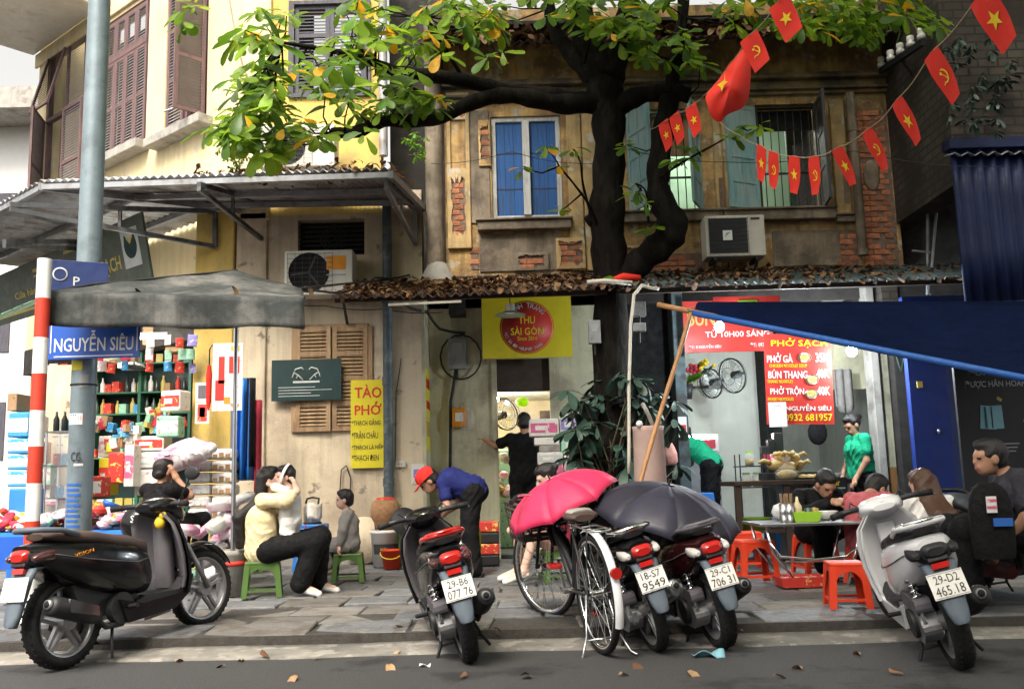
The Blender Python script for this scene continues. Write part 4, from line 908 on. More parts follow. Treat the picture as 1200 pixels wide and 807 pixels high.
leaf_clump('roof_weed', 'pale green weeds growing in front of the white air conditioner', 'weed', [at(322+tg.gauss(0, 8), 187+tg.gauss(0, 4), 10.4) for i in range(14)], [LV[4]], 5, .35)
leaf_clump('wall_fern', 'fern growing in the wall gap behind the tree branch', 'plant', [at(tg.uniform(470, 505), tg.uniform(150, 185), 10.9) for i in range(14)], GR, 6, .6)

# ================================================================ poles and street signs
PY = 7.5; pc = at(104, 310, PY); pole = thing('street_pole', 'tall grey steel street pole plastered with stickers', 'pole', (pc.x, PY, PZ))
MB('galv').cyl((0, 0, 0), (0, 0, 7), .1, .085, n=20).cyl((0, 0, 0), (0, 0, .03), .17, n=20).build('shaft', pole)
def pz(v): return at(100, v, PY).z-PZ
def sticker(m, v0, v1, a0, a1, name='sticker', r=.0975):
    b = MB(m); z0, z1 = pz(v1), pz(v0); rr = lambda z: .1-.015*z/7+.0025
    b.sheet(lambda u, v: (rr(z0)*math.sin(R(a0+(a1-a0)*u)), -rr(z0)*math.cos(R(a0+(a1-a0)*u)), z0+(z1-z0)*v), 8, 1); return b.build(name, pole)
sticker('yellow_sign', 424, 435, -50, 15); sticker('white_paint', 485, 498, -50, 25); sticker('red_ink', 488, 493, -52, 27, r=.099); sticker('blue_trim', 486, 488, -40, 0)
for i in range(11): sticker('blue_trim', 566+i*6, 569+i*6, -40+(i % 3)*3, 30-(i % 2)*8, 'stencil')
sticker('white_paint', 543, 546, -5, 35); sticker('grey_metal', 440, 455, 5, 45)
lettering('CG', 'black_ink', pole, (.005, -.102, pz(535)), .075, .07, bold=-.01)
for v in (452, 338): MB('cable').lathe([(.1, 0), (.104, 0), (.104, .012), (.1, .012)], 20, Matrix.Translation((0, 0, pz(v)))).build('wire_band', pole)
def panel(name, label, cat, u0, u1, v0, v1, Y, m, th=.006, rz=0., bevel=0., group=None):
    """flat sign plate; local x is centred, local z is centred, front at y=0"""
    x0, x1, z0, z1 = rect(u0, u1, v0, v1, Y); w, h = x1-x0, z1-z0
    t = thing(name, label, cat, ((x0+x1)/2, Y, (z0+z1)/2), rz, group)
    t.rotation_euler = (0, -ROLL*0, rz)
    MB(m).bx(-w/2, w/2, 0, th, -h/2, h/2).build('plate', t, bevel=bevel); return t, w, h
sg, w, h = panel('street_sign', 'blue street name plate lettered in white on the grey pole', 'sign', 56, 165, 362, 420, 7.32, 'sign_blue', .012, R(-2), .004)
b = MB('white_paint'); e = .022
for z in (-h/2+e, h/2-e): b.bx(-w/2+e+.03, w/2-e-.03, -.003, -.0005, z-.004, z+.004)
for x in (-w/2+e, w/2-e): b.bx(x-.004, x+.004, -.003, -.0005, -h/2+e+.03, h/2-e-.03)
b.build('border', sg)
lettering('NGUYỄN SIÊU', 'white_paint', sg, (0, -.001, -.055), w*.86, .165, bold=.025); lettering('PHỐ', 'white_paint', sg, (.04, -.001, .115), .22, .1, bold=.02)
MB('white_paint').lathe([(.04, 0), (.05, 0), (.05, .002), (.04, .002)], 20, Matrix.Translation((-.25, -.002, .12)) @ Matrix.Rotation(PI/2, 4, 'X')).build('emblem', sg)
MB('galv').bx(.06, .1, .012, .1, -.03, .03).build('clamp', sg)
sg, w, h = panel('street_sign', 'dark navy street plate turned sideways behind the pole above the canvas', 'sign', 62, 124, 306, 348, 7.36, 'sign_navy', .01, R(24), .004)
lettering('P', 'pale_ink', sg, (-.02, -.001, -.02), .045, .07, bold=.02); MB('pale_ink').lathe([(.045, 0), (.056, 0), (.056, .002), (.045, .002)], 20, Matrix.Translation((-.14, -.002, .03)) @ Matrix.Rotation(PI/2, 4, 'X')).build('emblem', sg)
pc = at(45, 465, 6.9); post = thing('striped_post', 'red and white striped traffic post at the kerb corner', 'post', (pc.x, 6.9, .1)); zs = [at(45, v, 6.9).z-.1 for v in (304, 350, 396, 438, 481, 523, 566, 610, 652, 694)]; zs[-1] = 0
for i in range(9): MB('white_paint' if i % 2 == 0 else 'red_paint').cyl((0, 0, zs[i+1]), (0, 0, zs[i]), .052, n=18, caps=i in (0, 8)).build('band', post)

# ================================================================ canvas canopy on a thin pole
cv = thing('canvas_awning', 'sagging dirty grey canvas awning over the pavement stall', 'awning', (at(272, 690, 8.2).x, 8.2, PZ)); O = Vector(cv.location)
A, B_, C_, D_, E_ = at(54, 343, 7.0), at(356, 349, 7.25), at(352, 338, 8.1), at(278, 317, 8.25), at(110, 333, 7.35)
def top(u, v):
    f_ = A.lerp(B_, u); bk = E_.lerp(D_, min(1, u/.72)) if u < .72 else D_.lerp(C_, (u-.72)/.28)
    return f_.lerp(bk, v)-O+Vector((0, 0, -.045*math.sin(PI*u)*math.sin(PI*v)+.008*math.sin(23*u+5*v)))
MB('canvas').sheet(top, 28, 8, .004).build('top_cloth', cv)
dz = at(200, 384, 7.1).z-at(200, 346, 7.1).z
def val(u, v): return A.lerp(B_, u)-O+Vector((0, -.015-.02*v*math.sin(u*17)-.012*math.sin(u*41+1)*v, dz*v*(1+.035*math.sin(u*13)+.03*math.sin(5*u))))
MB('canvas').sheet(val, 40, 6, .004).build('valance', cv)
def val2(u, v): return B_.lerp(C_, u)-O+Vector((.012*math.sin(u*20)*v, 0, dz*v*(1-.1*u)))
MB('canvas').sheet(val2, 10, 5, .004).build('valance', cv)
MB('steel').cyl((0, 0, .3), D_-O-Vector((0, 0, .01)), .02, n=10).build('pole', cv)
fr = MB('iron'); fr.cyl(A-O, B_-O, .012, n=6).cyl(B_-O, C_-O, .012, n=6).cyl(E_-O, A-O, .012, n=6).cyl(E_-O, D_-O, .012, n=6); fr.build('rods', cv)
fr = MB('iron').cyl(C_-O, at(455, 327, 11)-O, .012, n=6); fr.build('rods', cv)
for u, v, s, lab in ((153, 337, 1., 'curled brown leaf lying on the canvas awning near the pole'), (268, 335, .8, 'pale dry leaf lying on the canvas awning above its pole'), (357, 335, .7, 'dry leaf at the outer corner of the canvas awning')):
    o = one(lm[1 if v == 335 else 0], 'fallen_leaf', None, at(u, v, 7.25), (.2, .3, 1.), s); tag(o, lab, 'leaf', 'leaves on the canvas')
bk = thing('weight_bucket', 'dirty white paint bucket holding the awning pole', 'bucket', O)
MB('concrete').lathe([(.001, 0), (.125, 0), (.15, .33), (.162, .34), (.162, .37), (.15, .38), (.14, .38), (.13, .3), (.001, .3)], 24).build('pail', bk); MB('card_red').lathe([(.146, .25), (.149, .25), (.152, .29), (.149, .29)], 24).build('stripe', bk); MB('concrete').lathe([(.001, .34), (.14, .33)], 20).build('filling', bk)

# ---------------------------------------------------------------- the slanting shop sign under the metal canopy
def board(name, label, cat, corners, m, th=.03):
    """plate through four points: bottom left, bottom right, top right, top left; local x along the bottom edge, local z up, y=0 front"""
    bl, br, tr, tl = map(Vector, corners); x = (br-bl).normalized(); n = x.cross(tl-bl).normalized(); z = n.cross(x); T = Matrix((x, n, z)).transposed() 
    t = thing(name, label, cat, bl); t.rotation_euler = T.to_euler(); L = lambda p: T.transposed() @ (p-bl)
    q = [L(p) for p in (bl, br, tr, tl)]; MB(m).prism([(p.x, p.z) for p in q], 0, th).build('plate', t); return t, q
def op(u, v, off): 
    a, z = obl(u, v, off); p = CA+EN*off+EX*a; return Vector((p.x, p.y, z))
sb, q = board('shop_signboard', 'long slanting olive shop signboard with gold lettering under the metal canopy', 'sign', (op(-40, 394, .9), op(178, 326, .9), op(195, 254, .75), op(-20, 345, .75)), 'shop_sign')
Lb = q[1].x; Hb = q[2].z
pxx = lambda u: Lb*(1-(178-u)/218*1.0) 
lettering('SẠCH', 'gold_ink', sb, (Lb*.845, -.002, Hb*.36), Lb*.085, Hb*.28, bold=.03)
lettering('Cửa hàng', 'gold_ink', sb, (Lb*.42, -.002, Hb*.4), Lb*.14, Hb*.16, bold=.02)
MB('pale_ink').bx(Lb*.905, Lb*.975, -.004, -.001, Hb*.25, Hb*.84).build('emblem_panel', sb)
em = MB('sign_green'); em.prism([(Lb*.94+.1*math.cos(t)*Lb*.26, Hb*.58+math.sin(t)*Hb*.2) for t in [PI*1.0+i*PI/12 for i in range(13)]]+[(Lb*.94+.02*Lb, Hb*.76), (Lb*.94, Hb*.62), (Lb*.94-.02*Lb, Hb*.76)], -.007, -.0045); em.use('gold_ink').prism([(Lb*.94-.014*Lb, Hb*.7), (Lb*.94+.014*Lb, Hb*.7), (Lb*.94, Hb*.6)], -.009, -.0075); em.build('emblem', sb)
for f0, f1, g0, g1 in ((.47, .62, .72, .77), (.47, .6, .63, .67), (.64, .78, .82, .87), (.2, .5, .1, .15)): MB('gold_ink').bx(Lb*f0, Lb*f1, -.003, -.001, Hb*g0, Hb*g1).build('small_print', sb)

# ================================================================ signs and banners on the fronts
sg, w, h = panel('menu_sign', 'tall yellow drinks sign with red and black lettering beside the drain pipe', 'sign', 411, 450, 445, 548, YF-.05, 'yellow_sign', .02)
for i, (s, c, z, hh_, ww) in enumerate((('TÀO', 'red_ink', .37, .15, .8), ('PHỚ', 'red_ink', .175, .15, .8), ('*THẠCH GĂNG', 'black_ink', .01, .085, .86), ('*TRÂN CHÂU', 'black_ink', -.125, .085, .78), ('*THẠCH LÁ NẾP', 'black_ink', -.26, .085, .93), ('*THẠCH ĐEN', 'black_ink', -.395, .085, .8))):
    lettering(s, c, sg, ((ww-.93)*w/2 if i > 1 else .01, -.001, z*h), w*ww, h*hh_, bold=.035 if i < 2 else .012)
sg, w, h = panel('green_banner', 'dark green printed banner pinned over the brown shutters', 'banner', 318, 400, 421, 469, YF-.1, 'sign_green', .006, R(-1))
for sx in (-1, 1):
    MB('pale_ink').tube([(sx*.04, -.003, .0), (sx*.1, -.003, .06), (sx*.15, -.003, .09), (sx*.13, -.003, .13), (sx*.06, -.003, .15), (sx*.03, -.003, .12)], .009, 5).tube([(sx*.15, -.003, .09), (sx*.17, -.003, .03)], .007, 5).tube([(sx*.1, -.003, .06), (sx*.12, -.003, .02)], .007, 5).build('emblem', sg)
MB('pale_ink').bx(-.16, .16, -.003, -.001, -.035, -.012).build('small_print', sg)
for i, ww in enumerate((.62, .9, .55, .7)): MB('pale_ink').bx(-w*.4, -w*.4+w*ww*.85, -.003, -.001, -.09-i*.035, -.083-i*.035).build('small_print', sg)
# side signs on the return wall of the recess
def sidepanel(v0, v1, m, name, label):
    x = gx0+.024; p0, p1 = at(501, v0, YF+.04), at(501, v1, YF+.04); y0, y1 = .05, .52
    t = thing(name, label, 'sign', (x, YF+y0, (p0.z+p1.z)/2), R(90)); h = p0.z-p1.z; MB(m).bx(0, y1-y0, 0, .008, -h/2, h/2).build('plate', t); return t, y1-y0, h
t, w, h = sidepanel(430, 488, 'yellow_sign', 'side_sign', 'yellow sign with red lettering on the return wall beside the doorway')
lettering('BÁNH TRÁNG', 'red_ink', t, (w/2, -.001, h*.22), w*.9, h*.24, bold=.03); lettering('THU SÀI GÒN', 'red_ink', t, (w/2, -.001, -h*.22), w*.9, h*.2, bold=.03)
t, w, h = sidepanel(489, 527, 'yellow_sign', 'side_sign', 'lower yellow sign with food photographs on the return wall beside the doorway')
for i in range(5): MB('food').bx(.03+i*.085, .1+i*.085, -.004, -.001, -.02, h*.42).build('photo', t)
# round-logo banner over the door
YB = YR-.42; sg, w, h = panel('shop_banner', 'yellow shop banner with a red round logo above the doorway', 'banner', 565, 670, 348, 419, YB, 'yellow_sign', .01)
r_ = h*.44; MB('sign_red').lathe([(.001, 0), (r_, 0), (r_, .003), (.001, .003)], 40, Matrix.Translation((0, -.0005, 0)) @ Matrix.Rotation(PI/2, 4, 'X')).build('logo_disc', sg)
MB('yellow_ink').lathe([(r_*.95, 0), (r_*.965, 0), (r_*.965, .0015), (r_*.95, .0015)], 40, Matrix.Translation((0, -.004, 0)) @ Matrix.Rotation(PI/2, 4, 'X')).build('logo_ring', sg)
lettering('THU', 'yellow_ink', sg, (0, -.005, .09), .2, .09, bold=.03); lettering('SÀI GÒN', 'yellow_ink', sg, (0, -.005, -.04), .4, .11, bold=.03); lettering('Since 2014', 'yellow_ink', sg, (0, -.005, -.14), .24, .05, bold=.01)
def arc(s, R_, a0, a1, hh, m, parent, outer=True):
    for i, ch in enumerate(s):
        if ch == ' ': continue
        a = R(a0+(a1-a0)*(i+.5)/len(s)); o = lettering(ch, m, parent, (R_*math.sin(a), -.005, R_*math.cos(a)), hh*(.35 if ch in 'I.:-ii' else .72), hh*(1.2 if ch in 'ÁÀỐ' else .3 if ch in '.-' else 1), bold=.02, name='letter'); o.rotation_euler = (PI/2, a if outer else a+PI, 0)
arc('BÁNH TRÁNG', r_*.82, -52, 52, .06, 'pale_ink', sg); arc('ĐC: Số 13 Nguyễn Siêu', r_*.82, 258, 140, .038, 'pale_ink', sg, False)
# red shop signboard and price banner
sg, w, h = panel('noodle_signboard', 'long red noodle shop signboard under the lean-to roof', 'sign', 801, 905, 352, 412, YR-.5, 'sign_red', .03)
lettering('BÚN', 'gold_ink', sg, (-w*.3, -.001, h*.2), w*.3, h*.36, bold=.04); lettering('CHẢ', 'gold_ink', sg, (w*.2, -.001, h*.2), w*.28, h*.36, bold=.04); lettering('TỪ 10H00 SÁNG', 'white_paint', sg, (w*.1, -.001, -h*.14), w*.72, h*.15, bold=.02); lettering('ĐC: 8 NGUYỄN SIÊU', 'white_paint', sg, (-w*.27, -.001, -h*.38), w*.36, h*.08, bold=.01); lettering('ĐT: 0932', 'white_paint', sg, (w*.33, -.001, -h*.38), w*.18, h*.07, bold=.01)
sg, w, h = panel('roof_signboard', 'narrow red strip sign showing between the lean-to roof and the tarpaulin', 'sign', 836, 914, 347, 356, 10.4, 'sign_red', .02); MB('leaf_light').bx(-.1, .12, -.003, -.001, -.03, .0).build('print', sg)
sg, w, h = panel('price_banner', 'hanging red noodle price banner with white and yellow lettering', 'banner', 897, 975, 391, 497, 10.75, 'sign_red', .006, R(-2)); sg.rotation_euler = (0, R(1.5), R(-2))
for s, m, cx, z, ww, hh in (('PHỞ SẠCH', 'yellow_ink', .03, .40, .84, .11), ('PHỞ GÀ', 'white', -.27, .235, .38, .11), ('35K', 'white', .36, .235, .19, .095), ('CHICKEN NOODLES SOUP', 'yellow_ink', -.15, .145, .56, .035), ('BÚN THANG', 'white', -.16, .055, .58, .1), ('40K', 'white', .36, .055, .19, .095), ('THANG NOODLES', 'yellow_ink', -.28, -.03, .38, .035), ('PHỞ TRỘN', 'white', -.18, -.135, .5, .11), ('40K', 'white', .36, -.135, .19, .095), ('MIXED NOODLES', 'yellow_ink', -.28, -.225, .38, .035), ('8 NGUYỄN SIÊU', 'white', .08, -.315, .76, .075), ('0932 681957', 'yellow_ink', .12, -.425, .7, .075)):
    lettering(s, m, sg, (cx*w, -.001, z*h), ww*w, hh*h, bold=.01 if (s.endswith('K') or hh < .05) else .03)
for cx, z in ((.1, .235), (.2, -.01), (.18, -.165)): MB('ceramic').lathe([(.001, 0), (.075, 0), (.075, .004)], 20, Matrix.Translation((cx*w, -.003, z*h)) @ Matrix.Rotation(PI/2, 4, 'X') @ Matrix.Diagonal((1, .75, 1, 1))).use('food').lathe([(.001, .006), (.058, .006)], 16, Matrix.Translation((cx*w, -.003, z*h)) @ Matrix.Rotation(PI/2, 4, 'X') @ Matrix.Diagonal((1, .75, 1, 1))).build('bowl_photo', sg)
sg, w, h = panel('payment_card', 'white payment card hung on the corner of the red price banner', 'card', 901, 922, 471, 500, 10.7, 'white', .006); MB('pale_ink').bx(-.04, .04, -.002, -.0005, .1, .108).build('print', sg)
# black board at the right edge
sg, w, h = panel('black_notice_board', 'tall black printed board with pale blue cards at the edge of the shop row', 'sign', 1127, 1240, 425, 640, 8.9, 'board_black', .04)
lettering('ĐƯỢC HÂN HOAN ĐÓN', 'pale_ink', sg, (.02, -.001, h*.385), w*.84, .085, bold=.03); lettering('ĐÓN ẤM', 'pale_ink', sg, (-.14, -.001, h*.455), w*.4, .07, bold=.03)
for cx, a in ((-.17, .09), (-.11, -.03)):
    MB('sky_board').box((cx, -.004-(.004 if cx > -.15 else 0), h*.2), (.15, .004, .22), (0, a, 0)).use('sign_green').bx(cx-.035, cx-.025, -.013, -.011, h*.2-.1, h*.2+.1).build('card_picture', sg)
MB('gold_ink').box((-.05, -.003, h*.2+.17), (.05, .003, .03), (0, .6, 0)).build('bird_picture', sg); MB('sky_board').box((.23, -.003, h*.2), (.1, .003, .14), (0, .4, 0)).build('card_picture', sg)
for i in range(3): MB('grey_metal').bx(-.27+i*.02, .1-i*.02, -.003, -.001, h*.05-i*.035, h*.05-i*.035+.012).build('small_print', sg)

# ================================================================ blue tarpaulin and its bamboo props
tpn = thing('blue_tarpaulin', 'dark blue tarpaulin stretched low over the noodle tables', 'tarpaulin')
TA, TB, TC, TD = at(818, 353, 9.5), at(1260, 352, 9.5), at(1260, 454, 7.1), at(812, 366, 9.15)
MB('tarp').sheet(lambda u, v: TA.lerp(TB, u).lerp(TD.lerp(TC, u), v)+Vector((0, 0, -.2*math.sin(PI*u)*math.sin(PI*v)+.02*math.sin(17*u+5*v)*math.sin(PI*v)+.012*math.sin(31*u*v+4))), 30, 12, .004).build('sheet', tpn)
MB('blue_trim').tube([TD.lerp(TC, t)+Vector((0, -.02, -.01)) for t in (0, .25, .5, .75, 1)], .03, 8).build('rolled_edge', tpn)
MB('bamboo').tube([at(771, 357, 9.45), at(840, 371, 9.1)], [.028, .026], 8).build('bamboo_bar', tpn)
bp = thing('bamboo_prop', 'leaning bamboo pole propping up the blue tarpaulin', 'pole'); a_, b_ = at(748, 572, 8.7), at(810, 364, 9.2); a2 = a_+(a_-b_)*.0; g_ = a_+(a_-b_).normalized()*((a_.z-PZ)/max(.1, (b_-a_).normalized().z))
MB('bamboo').tube([g_.lerp(b_, t)+Vector((.006*math.sin(t*9), 0, 0)) for t in [i/10 for i in range(11)]], [.021+.003*(i % 2) for i in range(11)], 8).build('pole', bp); MB('rope').tube([b_+Vector((.035*math.cos(t), .035*math.sin(t), -.02+.004*t)) for t in [i*.7 for i in range(20)]], .006, 5).build('lashing', bp)

# ================================================================ air conditioners
def aircon(u0, u1, v0, v1, Y, label, fan='left', logo=False, orange=False, brackets=True):
    x0, x1, z0, z1 = rect(u0, u1, v0, v1, Y); w, h = x1-x0, z1-z0; d = .29; t = thing('air_conditioner', label, 'air conditioner', ((x0+x1)/2, Y, z0), 0, 'air conditioners on the fronts')
    MB('ac_white').bx(-w/2, w/2, .002, d, 0, h).build('casing', t, bevel=.012)
    c = -w*.14; MB('black_void').lathe([(.001, 0), (min(w*.31, h*.45), 0), (min(w*.31, h*.45), .006)], 28, Matrix.Translation((c, .0, h*.5)) @ Matrix.Rotation(PI/2, 4, 'X')).build('fan_opening', t) if not logo else MB('board_black').bx(-w*.44, w*.2, -.003, .001, h*.08, h*.92).build('fan_opening', t)
    g = MB('iron')
    for i in range(9): g.bx(-w*.45, w*.21, -.014, -.011, h*(.08+.105*i)-.002, h*(.08+.105*i)+.002)
    for i in range(7): g.bx(-w*.45+w*.11*i-.002, -w*.45+w*.11*i+.002, -.017, -.0145, h*.06, h*.94)
    g.build('grille', t)
    for i in range(3): MB('iron').bx(-.012, .012, -.004, -.001, 0, h*.4).build('fan_blade', t, (c, -.003, h*.5), rot=(0, i*2*PI/3+.4, 0)) if not logo else None
    if logo:
        MB('white').bx(c-.055, c+.055, -.022, -.018, h*.5-.06, h*.5+.06).build('badge', t, bevel=.01); MB('sky_board').prism([(c-.03, h*.5-.02), (c+.035, h*.5+.035), (c-.015, h*.5+.03)], -.025, -.0225).build('badge_mark', t); MB('black_ink').bx(w*.27, w*.42, -.003, .001, h*.88, h*.93).build('name_plate', t)
    if orange: MB('lens_amber').bx(w*.12, w*.4, -.004, .001, h*.55, h*.86).build('warning_sticker', t); MB('grey_metal').bx(w*.12, w*.4, -.004, .001, h*.42, h*.45).build('sticker_text', t)
    if brackets:
        for sx in (-.35, .35): MB('iron').bx(sx*w-.02, sx*w+.02, .02, d+.06, -.04, -.001).beam((sx*w, .05, -.04), (sx*w, d+.05, -.3), .03).build('bracket', t)
    return t
aircon(827, 897, 252, 300, YF-.46, 'white air conditioner with a square badge on its fan under the upper window', logo=True)
aircon(333, 413, 293, 345, YF-.40, 'beige air conditioner with an orange sticker below the wall vent', orange=True)
aircon(303, 392, 146, 195, YF-.55, 'white air conditioner on the corner canopy behind the leaves')

# ================================================================ pipes, meters, wires
dp = thing('drain_pipe', 'long dark drain pipe running down the beige wall beside the yellow menu sign', 'pipe', (at(454, 400, YF-.12).x, YF-.1, 0)); ztop = at(452, 205, YF-.1).z
MB('dark_pipe').cyl((0, 0, PZ+.1), (0, 0, ztop), .058, n=14).build('tube', dp)
for z in (1., 2.2, 3.2): MB('dark_pipe').cyl((0, 0, z), (0, 0, z+.1), .068, n=14).build('collar', dp)
up_ = thing('upper_drain_pipe', 'pale drain pipe on the yellow wall behind the tree leaves', 'pipe', (at(449, 120, YF-.1).x, YF-.1, 0)); MB('tin_light').cyl((0, 0, at(449, 186, YF).z), (0, 0, 8), .055, n=12).build('tube', up_)
gp = thing('corner_drain_pipe', 'thick grey weathered pipe in the gap at the left edge of the old house', 'pipe', (at(511, 200, YF-.05).x, YF-.08, 0)); MB('cement').cyl((-.02, 0, at(511, 330, YF).z), (-.02, 0, 7), .11, n=14).build('tube', gp); MB('concrete').lathe([(.11, .25), (.2, .08), (.24, 0)], 12, Matrix.Translation((0, 0, at(511, 334, YF).z))).build('mortar_collar', gp)
for u0, u1, v0, v1, lab in ((525, 546, 396, 432, 'grey electricity meter box in the doorway recess'), (742, 757, 353, 370, 'upper small grey meter box on the dark post by the tree'), (742, 757, 378, 388, 'lower small grey box on the dark post by the tree'), (690, 704, 375, 402, 'pale fuse box on the dark bay beside the yellow banner')):
    sg, w, h = panel('meter_box', lab, 'meter', u0, u1, v0, v1, YR-.1 if u0 < 600 else 10.0, 'grey_metal', .09, 0, .006, 'meter boxes along the fronts'); MB('glass').bx(-w*.3, w*.3, -.004, .001, 0, h*.35).build('window', sg); MB('cable').cyl((0, .04, -h/2), (0, .04, -h/2-.12), .012).build('lead', sg)
hb = thing('hanging_bag', 'orange paper bag in clear plastic hung on the mint wall by the door', 'bag', at(541, 500, YR-.1)); w = .2
MB('lens_amber').bx(-.12, .06, .0, .06, 0, .24).build('paper_bag', hb, bevel=.01); MB('film_clear').ell((.06, .03, .1), (.12, .05, .16), 12).build('film', hb); MB('ceramic').bx(-.08, .02, -.004, -.001, .07, .18).build('picture', hb); MB('rope').tube([(-.03, .03, .24), (-.02, .03, .3), (.03, .03, .3), (.04, .03, .24)], .006, 5).build('handle', hb)
np_ = panel('paper_notice', 'small paper notice taped on the beige wall behind the red cap', 'notice', 482, 497, 543, 566, YF-.01, 'card_white', .003)[0]; MB('card_violet').bx(-.05, .05, -.002, -.0005, -.05, .05).build('picture', np_)
sk = panel('wall_socket', 'beige wall socket on the wall right of the drain pipe', 'socket', 463, 475, 540, 547, YF-.03, 'ac_white', .03)[0]; MB('black_ink').bx(-.02, -.01, -.002, .0, -.01, .01).bx(.01, .02, -.002, .0, -.01, .01).build('holes', sk)
def wire(label, pts, r=.008, m='cable', name='cable', group='cables along the fronts'):
    P = [Vector(p) for p in pts]; out = []
    for a, b in zip(P[:-1], P[1:]): out += [a.lerp(b, k/6)+Vector((0, 0, -.04*(b-a).length*math.sin(PI*k/6))) for k in range(6)]
    return tag(MB(m).tube(out+[P[-1]], r, 5).build(name), label, 'cable', group)
wire('black cable sagging from the canvas awning to the grey pipe', [at(357, 337, 8.1), at(440, 325, 10.6), at(480, 322, 11.1)], .012)
wire('thin black cable along the wall above the brown shutters', [at(318, 352, 11.1), at(380, 358, 11.2), at(450, 362, 11.2), at(520, 366, 11.3)], .006)
wire('black cable looped in a ring on the mint wall', [at(540+24*math.cos(t), 418+26*math.sin(t), YR-.06) for t in [i*.4 for i in range(18)]], .012)
wire('black cable hanging from the meter box down the mint wall', [at(534, 432, YR-.05), at(528, 470, YR-.04), at(527, 560, YR-.04)], .02)
wire('bundle of black cables under the roof edge left of the yellow banner', [at(470, 355, 11.0), at(500, 365, 11.4), at(515, 385, 11.7), at(545, 390, 11.8)], .018)
wire('slim cable running down beside the drain pipe', [at(470, 420, YF-.02), at(464, 460, YF-.02), at(463, 545, YF-.02)], .006)
wire('black power lead looped on a nail above the boy', [at(398, 580, YF-.04), at(400, 550, YF-.03), at(406, 545, YF-.03), at(411, 560, YF-.03), at(410, 582, YF-.03)], .007)
wire('pale rope coiled over the lean-to roof and hanging down past the dark post', [at(772, 338, 9.75), at(752, 334, 9.7), at(743, 345, 9.65), at(739, 380, 9.65), at(737, 450, 9.6), at(737, 555, 9.6)], .018, 'white_cable', 'rope')
wire('thin wire crossing the upper front from the left pipe to the trunk', [at(505, 192, 11.0), at(600, 178, 10.9), at(700, 192, 10.3)], .004)
wire('thin wire strung across the upper windows behind the flags', [at(735, 175, 10), at(850, 190, 10), at(1000, 177, 9.8), at(1190, 195, 9)], .004)
wire('hanging vine stem on the corner of the yellow building', [at(268, -5, 11.2), at(276, 40, 11.1), at(285, 80, 11.1), at(300, 110, 11.1)], .012, 'rope', 'vine')
wire('teal hose coiled on the wall pier beside the noodle shop', [at(1040, 345, 11.6), at(1046, 400, 11.6), at(1056, 435, 11.6), at(1060, 410, 11.6)], .015, 'leaf_dark', 'hose')
for k, u in enumerate((1052, 1058, 1063)): wire(('first', 'second', 'third')[k]+' of three vertical conduits on the stained wall pier from its left', [at(u, 425, YR-.12), at(u+.5, 520, YR-.12), at(u+1, 610, YR-.12)], .012, 'dark_pipe', 'conduit')
# pendant lamp under the roof
pl2 = thing('pendant_lamp', 'round metal pendant lamp in front of the yellow banner', 'lamp', at(598, 369, 10.2)); MB('alloy').lathe([(.02, .05), (.06, .04), (.17, .0), (.172, -.004), (.06, .03)], 24).build('shade', pl2); MB('plastic_white').cyl((0, 0, .02), (0, 0, .12), .05, n=14).build('holder', pl2); MB('cable').cyl((0, 0, .12), (0, 0, .28), .006, n=5).build('cord', pl2)
rg_ = thing('rolled_flag', 'rolled red and green flag cloth lying on the leaf covered roof by the trunk', 'flag', at(718, 328, 9.85)); MB('flag_red').tube([(0, 0, .0), (.12, 0, .03), (.3, .02, .02)], [.03, .045, .03], 8).build('red_cloth', rg_); MB('leaf_light').tube([(-.1, 0, .01), (-.03, 0, .01), (.02, 0, .0)], [.02, .04, .03], 8).build('green_cloth', rg_); MB('white_cable').tube([(-.28, -.05, -.03), (-.1, -.06, -.02), (.2, -.05, -.05)], .025, 6).build('rope_roll', rg_)

